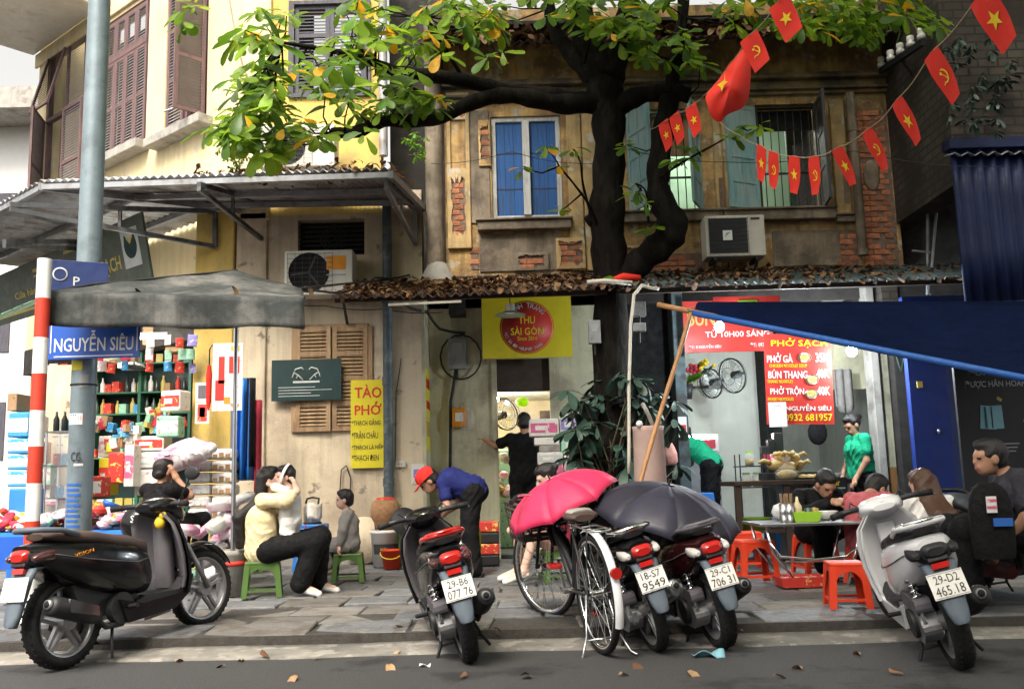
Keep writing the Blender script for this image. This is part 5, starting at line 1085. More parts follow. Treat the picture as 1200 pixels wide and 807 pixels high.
# ================================================================ flags
def star_poly(r): return [((r if i % 2 == 0 else r*.4)*math.sin(i*PI/5), (r if i % 2 == 0 else r*.4)*math.cos(i*PI/5)) for i in range(10)]
def flag(p, tang, w, h, kind, label, down=(0, 0, -1), group='paper flags on the strings'):
    tang = Vector(tang).normalized(); dn = Vector(down); dn = (dn-tang*dn.dot(tang)*.55).normalized(); n = tang.cross(-dn).normalized()
    t = thing('small_flag', label, 'flag', p, 0, group)
    def S(u, v): return tang*((u-.5)*w)+dn*(v*h)+n*(.012*math.sin(4*v+1+u*2)*(.4+v))
    MB('flag_red').sheet(S, 4, 8).build('cloth', t)
    def flatmesh(poly, m, nm):
        b = MB(m)
        for sgn in (1, -1):
            vs = [S(.5+x/w, .5-z/h)+n*.004*sgn for x, z in poly]; c = S(.5, .5)+n*.004*sgn
            b.add([c]+vs, [(0, i+1, (i+1) % len(vs)+1) for i in range(len(vs))])
        b.build(nm, t)
    if kind == 's': flatmesh(star_poly(w*.3), 'flag_yellow', 'star')
    else:
        b = MB('flag_yellow')
        for sgn in (1, -1):
            def P(x, z): return S(.5+x/w, .5-z/h)+n*.004*sgn
            r = w*.24; pts_o = [(r*math.cos(a), r*math.sin(a)) for a in [R(-130)+i*R(215)/10 for i in range(11)]]; pts_i = [(r*.8*math.cos(a)-.1*r, r*.8*math.sin(a)) for a in [R(-120)+i*R(205)/10 for i in range(11)]]
            vs = [P(*q) for q in pts_o]+[P(*q) for q in pts_i]; b.add(vs, [(i, i+1, 12+i, 11+i) for i in range(10)])
            b.add([P(-r*.55, r*.5), P(-r*.25, r*.75), P(r*.05, r*.45), P(-r*.25, r*.2)], [(0, 1, 2, 3)]); b.add([P(-r*.2, r*.4), P(-r*.05, r*.3), P(r*.8, -r*.75), P(r*.6, -r*.85)], [(0, 1, 2, 3)]); b.add([P(-r*.5, -r*.75), P(-r*.35, -r*.6), P(-r*.75, -r*1.1), P(-r*.9, -r*.95)], [(0, 1, 2, 3)])
        b.build('hammer_and_sickle', t)
    return t
def fstring(label, pts): return wire(label, pts, .004, 'rope', 'flag_string', 'flag strings')
S2 = [(893, 171, 7.6, 's'), (907, 178, 7.4, 'h'), (931, 183, 7.1, 's'), (954, 183, 6.8, 'h'), (981, 173, 6.4, 's'), (1016, 152, 5.9, 'h'), (1051, 117, 5.3, 's'), (1091, 62, 4.7, 'h'), (1148, -6, 4.15, 's')]
pts2 = [at(840, 140, 8.4), at(866, 158, 8.0)]+[at(u, v, Y) for u, v, Y, k in S2]+[at(1185, -60, 3.9)]
fstring('string of small flags running from the tree up to the right corner', pts2)
ordw = ['first', 'second', 'third', 'fourth', 'fifth', 'sixth', 'seventh', 'eighth', 'ninth']
for i, (u, v, Y, k) in enumerate(S2):
    tg_ = pts2[i+3]-pts2[i+1]; dn = (.0, 0, -1) if i < 4 else (.34, -.1, -1)
    flag(pts2[i+2], tg_, .17, .29, k, 'red flag with %s, %s on the right-hand string from the tree' % ('a gold star' if k == 's' else 'gold hammer and sickle', ordw[i]), dn)
S1_ = [(777, 143, 9.3, 's'), (790, 134, 9.0, 's'), (809, 124, 8.6, 's'), (877, 42, 7.0, 'h'), (912, 2, 6.3, 's')]
pts1 = [at(760, 152, 9.7)]+[at(u, v, Y) for u, v, Y, k in S1_[:3]]+[at(825, 112, 8.2), at(855, 75, 7.6)]+[at(u, v, Y) for u, v, Y, k in S1_[3:]]+[at(945, -40, 5.8)]
fstring('string of small flags rising from the trunk past the big flag', pts1)
for i, (u, v, Y, k) in enumerate(S1_):
    tn = at(u, v, Y); d = Vector((.6, -.75, .3)) if i > 2 else Vector((.45, -.8, .2))
    flag(tn, d, .15 if i < 3 else .17, .3 if i < 3 else .28, k, 'red flag with %s, %s on the string beside the big twisted flag' % ('a gold star' if k == 's' else 'gold hammer and sickle', ordw[i]), (.1, 0, -1) if i < 3 else (.28, 0, -1))
bf = thing('large_flag', 'large twisted red flag with a gold star caught on the string', 'flag', at(850, 100, 7.7)); o = bf.location
ring = [(882, 44), (880, 80), (879, 118), (868, 130), (850, 133), (845, 147), (832, 138), (829, 120), (824, 113), (840, 98), (858, 70)]
def bfp(u, v, d): return at(u, v, 7.7+d)-Vector(o)
c0 = (856, 100); vs = [bfp(c0[0], c0[1], -.12)]; n = len(ring)
for k in range(3):
    for i, (u, v) in enumerate(ring):
        f_ = (k+1)/3; vs.append(bfp(c0[0]+(u-c0[0])*f_, c0[1]+(v-c0[1])*f_, -.12+.14*f_*f_+.045*math.sin(i*2.1+f_*3)*f_))
fs = [(0, 1+i, 1+(i+1) % n) for i in range(n)]+[(1+k*n+i, 1+(k+1)*n+i, 1+(k+1)*n+(i+1) % n, 1+k*n+(i+1) % n) for k in range(2) for i in range(n)]
MB('flag_red').add(vs, fs, True).build('cloth', bf, sub=2)
MB('flag_yellow').add([bfp(u, v, -.135) for u, v in ((840, 100), (849, 94), (849, 86), (850, 95), (853, 96), (848, 100), (846, 108), (844, 102))], [(0, 1, 2, 3, 4, 5, 6, 7)]).build('star', bf)

# ================================================================ two-wheelers
def sring(x, zc, hw, hh, p=2.8, n=22, yo=0.):
    out = []
    for i in range(n):
        a = 2*PI*i/n; c, s = math.cos(a), math.sin(a)
        out.append((x, yo+hw*math.copysign(abs(c)**(2/p), c), zc+hh*math.copysign(abs(s)**(2/p), s)))
    return out
def loft_x(m, st, p=2.8, n=22): return MB(m).loft([sring(x, z, hw, hh, p, n) for x, z, hw, hh in st])
def wheel(parent, name, x, r, tw, steer=None, spokes='alloy', rimr=None, y=0.):
    t = bpy.data.objects.new(name, None); COL.objects.link(t); t.parent = parent; t.location = (x, y, r); t.empty_display_size = .05
    T = Matrix.Rotation(PI/2, 4, 'X'); ri = rimr or r-tw*.62
    prof = [(ri, -tw*.36), (ri+tw*.2, -tw*.48), (r-tw*.22, -tw*.46), (r-tw*.05, -tw*.25), (r, 0), (r-tw*.05, tw*.25), (r-tw*.22, tw*.46), (ri+tw*.2, tw*.48), (ri, tw*.36)]
    ty = MB('rubber').lathe(prof, 40, T)
    for i in range(40):          # tread grooves as raised blocks
        a = 2*PI*i/40
        for s in (-1, 1): ty.box(((r-tw*.055)*math.cos(a+s*.03), s*tw*.2, (r-tw*.055)*math.sin(a+s*.03)), (.014, tw*.24, tw*.05), (0, PI/2-a, 0))
    ty.build('tyre', t)
    rm = MB('alloy' if spokes != 'wire' else 'chrome').lathe([(ri+.006, -tw*.36), (ri-.012, -tw*.34), (ri-.02, -tw*.2), (ri-.02, tw*.2), (ri-.012, tw*.34), (ri+.006, tw*.36)], 40, T)
    if spokes == 'alloy':
        for k in range(5):
            a = 2*PI*k/5+.3; d = Vector((math.cos(a), 0, math.sin(a)))
            for s in (-.016, .016): rm.beam(d*.03+Vector((-d.z*s*1.6, 0, d.x*s*1.6)), d*(ri-.015)+Vector((-d.z*s, 0, d.x*s)), .026, .02)
        rm.cyl((0, -.06, 0), (0, .06, 0), .055, n=18)
    else:
        rm.cyl((0, -.045, 0), (0, .045, 0), .028, n=14)
    rm.build('rim', t)
    if spokes != 'alloy':
        sp = MB('steel'); n = 28
        for k in range(n):
            a = 2*PI*k/n; s = 1 if k % 2 else -1; b = a+s*.5*(1 if k % 4 < 2 else -1); sp.cyl((.025*math.cos(b), s*.035, .025*math.sin(b)), ((ri-.01)*math.cos(a), s*.004, (ri-.01)*math.sin(a)), .0022, n=4, caps=False)
        so_ = sp.build('spokes', t); so_['kind'] = 'stuff'
    return t
def helix(p, q, r, turns, th): 
    p, q = Vector(p), Vector(q); m, L = frame(p, q); n = turns*9
    return [p+m @ Vector((r*math.cos(2*PI*turns*i/n), r*math.sin(2*PI*turns*i/n), L*i/n)) for i in range(n+1)]
def scooter(name, label, loc, yaw, lean=0., pitch=0., body='paint_black', apron='paint_black', inner='plastic_grey', seat='seat_black', rail='paint_black_satin', railtop=None, flap='plastic_bluegrey', plate=None, steer=0., kind='scooter', wr=.285, tw=.115, ftw=.09, side='paint_black', lens='wide', mirrors=(), cowl='paint_black', muff='plastic_dark', sig='lens_smoke', tail='lens_red', cat='scooter', group='parked two-wheelers', size=.88):
    t = thing(name, label, cat, loc, group=group); t.scale = (size,)*3; t.rotation_euler = (Matrix.Rotation(yaw, 3, 'Z') @ Matrix.Rotation(-pitch, 3, 'Y') @ Matrix.Rotation(-lean, 3, 'X')).to_euler()
    wb = 1.27
    wheel(t, 'rear_wheel', 0, wr, tw); fw = wheel(t, 'front_wheel', wb, wr-.005, ftw); fw.rotation_euler = (0, 0, steer)
    sc = kind == 'scooter'
    # tail body and side panels
    loft_x(body, [(.67, .48, .10, .08), (.6, .5, .15, .15), (.46, .535, .176, .18), (.25, .575, .18, .175), (.05, .62, .172, .155), (-.096, .66, .15, .125), (-.200, .70, .12, .085), (-.288, .735, .075, .04)], 3.2).build('tail_body', t)
    loft_x(seat, [(.68, .62, .06, .03), (.62, .66, .115, .05), (.48, .695, .14, .06), (.3, .735, .142, .05), (.18, .765, .14, .05), (.0, .79, .135, .045), (-.128, .81, .11, .035), (-.192, .815, .07, .02)], 2.6).build('seat', t)
    MB('plastic_dark').prism([(-.02, .5), (.48, .42), (.56, .3), (.3, .26), (.05, .34)], -.1, .1).build('frame_cover', t, bevel=.02)
    # floor and leg shield
    if sc:
        MB('plastic_dark').prism([(.5, .33), (.56, .345), (.86, .335), (.97, .42), (.95, .3), (.8, .235), (.5, .22), (.36, .25)], -.155, .155).build('floorboard', t, bevel=.025)
        for s in (-1, 1): MB(side).prism([(.36, .2), (.8, .215), (.95, .3), (1.0, .42), (.96, .42), (.86, .31), (.5, .3), (.3, .36)], s*.158-.012, s*.158+.012).build('side_skirt', t, bevel=.008)
    else:
        MB('plastic_dark').loft([sring(x, z, hw, hh) for x, z, hw, hh in ((.6, .52, .07, .07), (.78, .5, .055, .08), (.95, .66, .06, .1), (1.0, .8, .07, .06))]).build('spine', t)
    def shield(m, off, th, nm, zlo=.34, wk=1., nose=0.):
        prof = [(zlo, .19*wk, 1.03), (.42, .21*wk, 1.035), (.55, .225*wk, 1.01), (.68, .225*wk, .975), (.79, .20*wk, .945), (.87, .13*wk, .92)]; rings = []
        for z, hw, xc in prof:
            o_ = [(xc+off+(.13+nose)*(1-(k/6)**2)-.10, hw*k/6, z) for k in range(-6, 7)]; i_ = [(p[0]-th, p[1]*.97, p[2]) for p in o_[::-1]]; rings.append(o_+i_)
        MB(m).loft(rings).build(nm, t)
    shield(apron, .0, .02, 'apron', .3 if sc else .4, 1. if sc else .85); shield(inner, -.024, .035, 'inner_leg_shield', .34 if sc else .45, .9 if sc else .8)
    if sc: MB(inner).loft([sring(.955, .0, .04, .06)]+[sring(.955, .0, .04, .06)] if False else [[(x+.86-z*.0, y, z) for x, y in ((.0, -.05), (.06, -.07), (.1, 0), (.06, .07), (.0, .05))] for z in (.345, .55, .72, .8)]).build('glove_panel', t)
    n0 = len(bpy.data.objects); pre = set(t.children)
    loft_x(cowl, [(.72, .985, .07, .02), (.77, .985, .12, .045), (.86, .98, .155, .07), (.95, .955, .14, .085), (1.03, .92, .09, .065), (1.08, .89, .045, .03)], 2.5).build('handlebar_cowl', t)
    MB('lens_clear').ell((1.045, 0, .915), (.035, .085, .045), 14).build('headlight', t)
    MB('steel').ell((.775, 0, 1.008), (.045, .07, .014), 12).build('speedometer', t)
    hb_ = MB('plastic_dark')
    hb_.tube([(.8, -.26, 1.0), (.84, -.18, 1.0), (.86, -.08, .99), (.86, .08, .99), (.84, .18, 1.0), (.8, .26, 1.0)], .018, 8)
    hb_.build('handlebar', t)
    for s in (-1, 1):
        MB('rubber').tube([(.82, s*.23, 1.0), (.77, s*.335, .995)], [.02, .021], 10).build('grip', t); MB('steel').tube([(.85, s*.22, .995), (.83, s*.28, .985), (.79, s*.35, .975)], .006, 6).build('brake_lever', t)
    for s in mirrors:
        m_ = MB('iron').tube([(.86, s*.2, 1.01), (.87, s*.26, 1.12), (.86, s*.3, 1.18)], .007, 6); m_.ell((.85, s*.33, 1.2), (.018, .075, .05), 14, (0, 0, s*.15)); m_.build('mirror', t)
    for o_ in set(t.children)-pre: o_.location.z -= .075
    for s in (-1, 1):
        MB('plastic_grey').tube([(.6, s*.147, .585), (.46, s*.178, .575), (.25, s*.182, .61), (.05, s*.174, .65), (-.1, s*.152, .69), (-.2, s*.124, .715)], .0035, 5).build('panel_seam', t); MB('cable').tube([(.86, s*.2, .93), (.93, s*.17, .97), (1.0, s*.1, .9), (1.02, s*.06, .78)], .005, 5).build('brake_cable', t)
    # fork, fender, front light details
    fk = MB('alloy')
    for s in (-1, 1): fk.tube([(1.07, s*.065, .62), (wb, s*.07, wr)], .018, 8)
    fk.build('fork', t)
    rr = wr+.025; fe = MB(side); a0, a1 = R(25), R(150); rings = []
    for k in range(13):
        a = a0+(a1-a0)*k/12; rings.append([((rr+.028*(1-abs(j)/3*abs(j)/3))*math.cos(a)+wb, .065*j/3, (rr+.028*(1-(j/3)**2))*math.sin(a)+wr) for j in range(-3, 4)]+[((rr-.006+.028*(1-(j/3)**2))*math.cos(a)+wb, .06*j/3, (rr-.006+.028*(1-(j/3)**2))*math.sin(a)+wr) for j in range(3, -4, -1)])
    fe.loft(rings).build('front_fender', t)
    # tail light group
    MB('plastic_dark').loft([sring(x, z, hw, hh) for x, z, hw, hh in ((-.160, .69, .1, .07), (-.256, .70, .1, .055), (-.304, .705, .075, .04))]).build('tail_housing', t)
    MB(tail).loft([sring(x, z, hw, hh, 3) for x, z, hw, hh in ((-.240, .715, .082, .045), (-.308, .712, .07, .038), (-.324, .708, .045, .022))]).build('tail_light', t)
    for s in (-1, 1): MB(sig).loft([sring(x, z, hw, hh, 2.8, 16, s*.1) for x, z, hw, hh in ((-.160, .705, .035, .036), (-.240, .7, .04, .032), (-.288, .697, .028, .02), (-.300, .696, .012, .01))]).build('turn_signal', t)
    gb = MB(rail); gb.tube([(.02, .13, .8), (-.112, .135, .845), (-.232, .11, .86), (-.268, .05, .865), (-.268, -.05, .865), (-.232, -.11, .86), (-.112, -.135, .845), (.02, -.13, .8)], .017, 10); gb.build('grab_rail', t)
    if railtop: MB(railtop).tube([(-.160, .128, .862), (-.240, .1, .878), (-.274, .04, .882), (-.274, -.04, .882), (-.240, -.1, .878), (-.160, -.128, .862)], .014, 8, flat=.6).build('rail_cap', t)
    # rear mudguard with number plate
    MB(flap).loft([[(x+.0, -hw, z), (x-.018, -hw*.8, z+.005), (x-.022, 0, z+.006), (x-.018, hw*.8, z+.005), (x, hw, z), (x+.02, hw*.8, z-.008), (x+.02, -hw*.8, z-.008)] for x, z, hw in ((-.176, .64, .1), (-.264, .635, .095), (-.292, .58, .085), (-.328, .47, .07), (-.360, .38, .058), (-.376, .33, .045), (-.378, .318, .03))]).build('rear_mudguard', t)
    MB('lens_red').bx(-.02, .0, -.045, .045, -.016, .016).build('reflector', t, (-.300, 0, .625), rot=(0, R(20), 0)); MB('plastic_dark').bx(-.03, .02, -.055, .055, .02, .045).build('plate_lamp', t, (-.300, 0, .628), rot=(0, R(20), 0), bevel=.006)
    pl = bpy.data.objects.new('number_plate', MB('plate').bx(-.095, .095, 0, .004, -.07, .07).mesh('number_plate')); COL.objects.link(pl); pl.parent = t; pl.location = (-.346, 0, .53); pl.rotation_euler = (Matrix.Rotation(-PI/2, 3, 'Z') @ Matrix.Rotation(R(-19), 3, 'X')).to_euler()
    fr_ = MB('grey_metal')
    for z in (-.064, .064): fr_.bx(-.09, .09, -.0015, -.0002, z-.002, z+.002)
    fr_.build('plate_rim', pl)
    if plate: lettering(plate[0], 'black_ink', pl, (0, -.001, .033), .13, .044, bold=-.005); lettering(plate[1], 'black_ink', pl, (0, -.001, -.03), .155, .05, bold=-.005)
    # engine, exhaust, shocks, stands
    MB('alloy').prism([(-.07, .25), (-.02, .37), (.2, .38), (.44, .36), (.46, .25), (.25, .17), (.02, .17)], .05, .15).build('engine_casing', t, bevel=.03); MB('plastic_dark').cyl((.12, .15, .28), (.12, .175, .28), .085, n=20).build('engine_cover', t); MB('plastic_dark').cyl((.34, -.1, .3), (.34, -.15, .3), .1, n=20).build('engine_cover', t)
    MB('plastic_grey').prism([(-.096, .44), (.22, .46), (.25, .38), (-.1, .36)], .07, .16).build('air_box', t, bevel=.025)
    mu = MB(muff).tube([(.36, -.12, .2), (.2, -.14, .21), (.1, -.15, .27)], .02, 8); mu.tube([(.12, -.155, .28), (.0, -.16, .33), (-.224, -.165, .41), (-.248, -.165, .42)], [.04, .062, .06, .045], 14); mu.use('alloy').tube([(-.240, -.165, .42), (-.268, -.165, .428)], [.032, .028], 12); mu.use('black_void').tube([(-.269, -.165, .428), (-.272, -.165, .429)], .02, 10); mu.use('chrome').prism([(-.160, .36), (.06, .3), (.06, .36), (-.160, .44)], -.235, -.222); mu.build('exhaust', t)
    for s in ((1,) if sc else (-1, 1)):
        MB('chrome').tube(helix((.0, s*.125, .62), (-.04, s*.125, .36), .028, 8, .006), .007, 5).cyl((.0, s*.125, .66), (-.05, s*.125, .3), .014, n=8).build('rear_shock', t)
    if not sc: MB('alloy').prism([(-.1, .23), (-.1, .33), (.4, .31), (.42, .22)], .095, .125).build('chain_case', t, bevel=.02)
    st = MB('iron').tube([(.3, .1, .24), (.24, .14, .1), (.2, .2, .012)], .011, 6).tube([(.3, -.1, .24), (.24, -.14, .1), (.2, -.18, .02)], .011, 6).tube([(.24, -.14, .1), (.24, .14, .1)], .009, 6); st.build('stand', t)
    for s in (-1, 1): MB('rubber').cyl((.38, s*.15, .3), (.36, s*.25, .31), .014, n=8).build('foot_peg', t)
    return t
def yaw_of(p, q): return math.atan2(q.y-p.y, q.x-p.x)
# the big black scooter side on at the left
r0, f0 = gr(76, 783), gr(257, 730, .11)
s1 = scooter('black_scooter', 'black scooter parked side-on at the kerb in front of the corner shop', r0, R(69), R(3), R(3), seat='seat_brown', plate=None, size=.95, steer=R(-8), mirrors=(-1,), rail='plastic_bluegrey', cowl='paint_black', inner='plastic_grey', side='paint_black')
lettering('VISION', 'lens_amber', s1, (.02, -.174, .69), .15, .022, rot=(PI/2, -.12, 0), bold=.0, name='model_lettering')
ch = MB('plastic_yellow').ell((.8, -.07, .8), (.035, .04, .045), 12).ell((.8, -.1, .85), (.025, .03, .028), 10).build('toy_charm', s1)
hm = thing('helmet', 'glossy black helmet with white lettering hung on the black scooter handlebar', 'helmet', at(168, 615, 6.9)); MB('paint_black').lathe([(.13, -.02), (.14, .03), (.132, .09), (.1, .15), (.05, .175), (.001, .18)], 24, Matrix.Rotation(R(75), 4, 'X')).use('plastic_dark').lathe([(.13, -.02), (.12, -.015), (.1, .1), (.001, .16)], 24, Matrix.Rotation(R(75), 4, 'X')).build('shell', hm)
lettering('SUA', 'white', hm, (.03, -.18, .05), .1, .05, bold=.02)
# the black scooter in the middle, seen from behind
s2 = scooter('black_scooter', 'black scooter with a red edged grab rail and plate 29-B6 seen from behind', gr(551, 775), R(102), R(13), R(1.5), railtop='lens_red', rail='lens_red', plate=('29-B6', '077 76'), steer=R(12))
# the two by the bicycle
s3 = scooter('underbone_motorbike', 'worn black motorbike with a chrome rail and plate 18-S7 beside the bicycle', gr(771, 762), R(101), R(15), R(1), kind='underbone', rail='chrome', plate=('18-S7', '9549'), tw=.085, ftw=.075, wr=.29, muff='steel', sig='lens_clear', flap='plastic_bluegrey', cat='motorbike')
s4 = scooter('maroon_scooter', 'dark maroon scooter with a grey grab rail and plate 29-C1 under the black umbrella', gr(848, 759), R(99), R(13), R(1), body='paint_maroon', apron='paint_maroon', rail='plastic_grey', railtop='plastic_grey', plate=('29-C1', '706 31'), sig='lens_clear', tw=.12)
s5 = scooter('white_scooter', 'white scooter with plate 29-D2 parked nearest the kerb beside the noodle tables', gr(1129, 783), R(80), R(14), R(1), body='paint_white', apron='paint_white', inner='paint_white', side='paint_white', cowl='paint_white', rail='paint_white', railtop='chrome', plate=('29-D2', '465.18'), steer=R(20), sig='plastic_dark', tail='plastic_dark', flap='plastic_bluegrey', size=.9)
s6 = scooter('dark_scooter', 'dark scooter facing the street at the right edge beneath the man in profile', gr(1165, 705, .1)+Vector((.12, .5, 0)), R(-84), R(-6), 0, seat='seat_black', plate=None)

# ---------------------------------------------------------------- the bicycle
pr_, pf_ = gr(705, 765), gr(640, 727, .09)
bi = thing('bicycle', 'old white-mudguard city bicycle on its stand under the pink umbrella', 'bicycle', pr_, group='parked two-wheelers'); yw = R(105)
bi.rotation_euler = (Matrix.Rotation(yw, 3, 'Z') @ Matrix.Rotation(R(-4), 3, 'Y') @ Matrix.Rotation(R(-4.5), 3, 'X')).to_euler()
wr = .345; wheel(bi, 'rear_wheel', 0, wr, .042, spokes='wire', rimr=.312); fwh = wheel(bi, 'front_wheel', 1.06, wr, .042, spokes='wire', rimr=.312); fwh.rotation_euler = (0, 0, R(22))
fr = MB('plastic_dark'); 
for a, b, r in (((.42, 0, .3), (.3, 0, .68), .016), ((.42, 0, .3), (.86, 0, .78), .02), ((.4, 0, .42), (.86, 0, .76), .017), ((.88, 0, .68), (.84, 0, .86), .02)): fr.cyl(a, b, r, n=10)
for s in (-1, 1): fr.cyl((0, s*.055, wr), (.42, s*.03, .3), .011, n=8).cyl((0, s*.055, wr), (.32, s*.02, .72), .009, n=8).tube([(.87, s*.03, .74), (.95, s*.05, .6), (1.06, s*.055, wr)], .012, 8)
fr.build('frame', bi)
def mudguard(cx, a0, a1, m, nm, wdt=.03):
    rings = []
    for k in range(17):
        a = R(a0+(a1-a0)*k/16); rr = wr+.022; rings.append([((rr+.014*(1-(j/3)**2))*math.cos(a)+cx, wdt*j/3, (rr+.014*(1-(j/3)**2))*math.sin(a)+wr) for j in range(-3, 4)]+[((rr-.004+.014*(1-(j/3)**2))*math.cos(a)+cx, wdt*.93*j/3, (rr-.004+.014*(1-(j/3)**2))*math.sin(a)+wr) for j in range(3, -4, -1)])
    return MB(m).loft(rings).build(nm, bi)
mudguard(0, 70, 200, 'paint_white', 'rear_mudguard', .026); mudguard(1.06, 55, 150, 'paint_black_satin', 'front_mudguard')
MB('lens_red').cyl((-.345, 0, .52), (-.375, 0, .52), .032, n=14).build('reflector', bi)
loft_x('seat_brown', [(.42, .77, .02, .015), (.36, .78, .03, .02), (.28, .785, .07, .028), (.2, .788, .105, .034), (.13, .785, .1, .032), (.1, .78, .06, .02)], 2.3).build('saddle', bi); MB('concrete').loft([sring(x, z, hw, hh, 2.3) for x, z, hw, hh in ((.3, .8, .05, .02), (.2, .808, .085, .024), (.13, .805, .07, .02))]).build('saddle_cover', bi)
MB('chrome').cyl((.3, 0, .66), (.27, 0, .76), .013, n=8).tube(helix((.2, .05, .7), (.2, .05, .76), .018, 3, .004), .004, 4).tube(helix((.2, -.05, .7), (.2, -.05, .76), .018, 3, .004), .004, 4).build('seat_post', bi)
rk = MB('steel'); rk.tube([(.26, .05, .735), (-.18, .06, .735), (-.22, 0, .735), (-.18, -.06, .735), (.26, -.05, .735)], .007, 6)
for s in (-1, 1): rk.cyl((-.1, s*.06, .735), (0, s*.06, wr), .005, n=5)
for x in (-.1, .05, .18): rk.cyl((x, -.055, .735), (x, .055, .735), .004, n=5)
rk.build('rear_rack', bi)
MB('chrome').tube([(.68, .28, .87), (.76, .22, .89), (.84, .06, .87), (.83, 0, .86), (.84, -.06, .87), (.76, -.22, .89), (.68, -.28, .87)], .011, 8).build('handlebar', bi)
for s in (-1, 1): MB('rubber').cyl((.72, s*.25, .88), (.63, s*.31, .86), .016, n=8).build('grip', bi)
cr = MB('steel').lathe([(.075, -.003), (.09, -.003), (.09, .003), (.075, .003)], 24, Matrix.Translation((.42, -.06, .3)) @ Matrix.Rotation(PI/2, 4, 'X')); cr.beam((.42, -.075, .3), (.36, -.08, .15), .016, .012).beam((.42, .06, .3), (.48, .065, .45), .016, .012).cyl((.42, -.08, .3), (.42, .07, .3), .02, n=10); cr.build('crank', bi)
for x, z, s in ((.36, .15, -1), (.48, .45, 1)): MB('lens_red').bx(x-.045, x+.045, s*.09-.03, s*.09+.03+(s*.02), z-.012, z+.012).build('pedal', bi, bevel=.004)
MB('plastic_dark').prism([(-.02, .31), (-.02, .375), (.42, .35), (.42, .25), (.36, .22)], -.085, -.065).build('chain_guard', bi, bevel=.008)
bs = MB('seat_brown'); bs.loft([[(x, y, z) for x, y in ((.98, -.15), (1.24, -.17), (1.24, .17), (.98, .15))] for z in (.74, .76)], True); 
for z in (.78, .84, .90, .96, 1.0): bs.tube([(.98-.03*(z-.74), -.15-.1*(z-.74), z), (1.24+.1*(z-.74), -.17-.1*(z-.74), z), (1.24+.1*(z-.74), .17+.1*(z-.74), z), (.98-.03*(z-.74), .15+.1*(z-.74), z)], .012, 6, True)
for i in range(20):
    a = i/20*4; c = [(.98, -.15), (1.24, -.17), (1.24, .17), (.98, .15), (.98, -.15)]; k = int(a); p = Vector(c[k]).lerp(Vector(c[k+1]), a-k); bs.beam((p.x, p.y, .74), (1.1+(p.x-1.1)*1.15, p.y*1.15, 1.0), .012, .006)
bs.build('front_basket', bi, (0, 0, -.2))
ks = MB('steel')
for s in (-1, 1): ks.tube([(.0, s*.065, wr), (-.05, s*.1, .12), (-.09, s*.15, .012), (-.16, s*.16, .008)], .007, 6)
ks.tube([(-.06, -.1, .1), (-.06, .1, .1)], .006, 5); ks.build('kickstand', bi)

# ---------------------------------------------------------------- umbrellas opened over the bikes
def umbrella(label, c, axis, r, m1, m2, Hh=.2, spin=0., shaft=.8):
    t = thing('umbrella', label, 'umbrella', c); t.rotation_euler = Vector(axis).to_track_quat('Z', 'Y').to_euler(); n = 8
    for k in range(n):
        a0, a1 = 2*PI*k/n+spin, 2*PI*(k+1)/n+spin
        def S(u, v, a0=a0, a1=a1):
            p0 = Vector((math.cos(a0), math.sin(a0), 0)); p1 = Vector((math.cos(a1), math.sin(a1), 0)); d = p0.lerp(p1, u); bow = math.sin(PI*u)*.07*v
            q = d*(r*math.sin(v*PI/2*.8)/math.sin(PI/2*.8)); z = Hh*(math.cos(v*PI/2*.8)-math.cos(PI/2*.8))/(1-math.cos(PI/2*.8)); return Vector((q.x, q.y, z+.02*math.sin(PI*u)*v*v))
        MB(m1 if k % 2 else m2).sheet(S, 4, 7, .0012).build('canopy_panel', t)
        rb = MB('steel').tube([S(0, v/6)-Vector((0, 0, .008)) for v in range(7)], .003, 4); rb.build('rib', t)
    MB('iron').cyl((0, 0, -shaft), (0, 0, Hh+.04), .006, n=6).build('shaft', t); MB('plastic_dark').cyl((0, 0, -shaft-.1), (0, 0, -shaft), .014, n=8).build('handle', t); return t
umbrella('pink umbrella opened over the bicycle basket', at(660, 592, 6.45), (-.43, -.14, .9), .42, 'umbrella_pink', 'umbrella_pink', .2, .2, .45)
umbrella('black umbrella opened over the two parked motorbikes', at(777, 610, 6.25), (.17, -.20, .95), .52, 'umbrella_black', 'umbrella_black_two', .24, .1, .45)

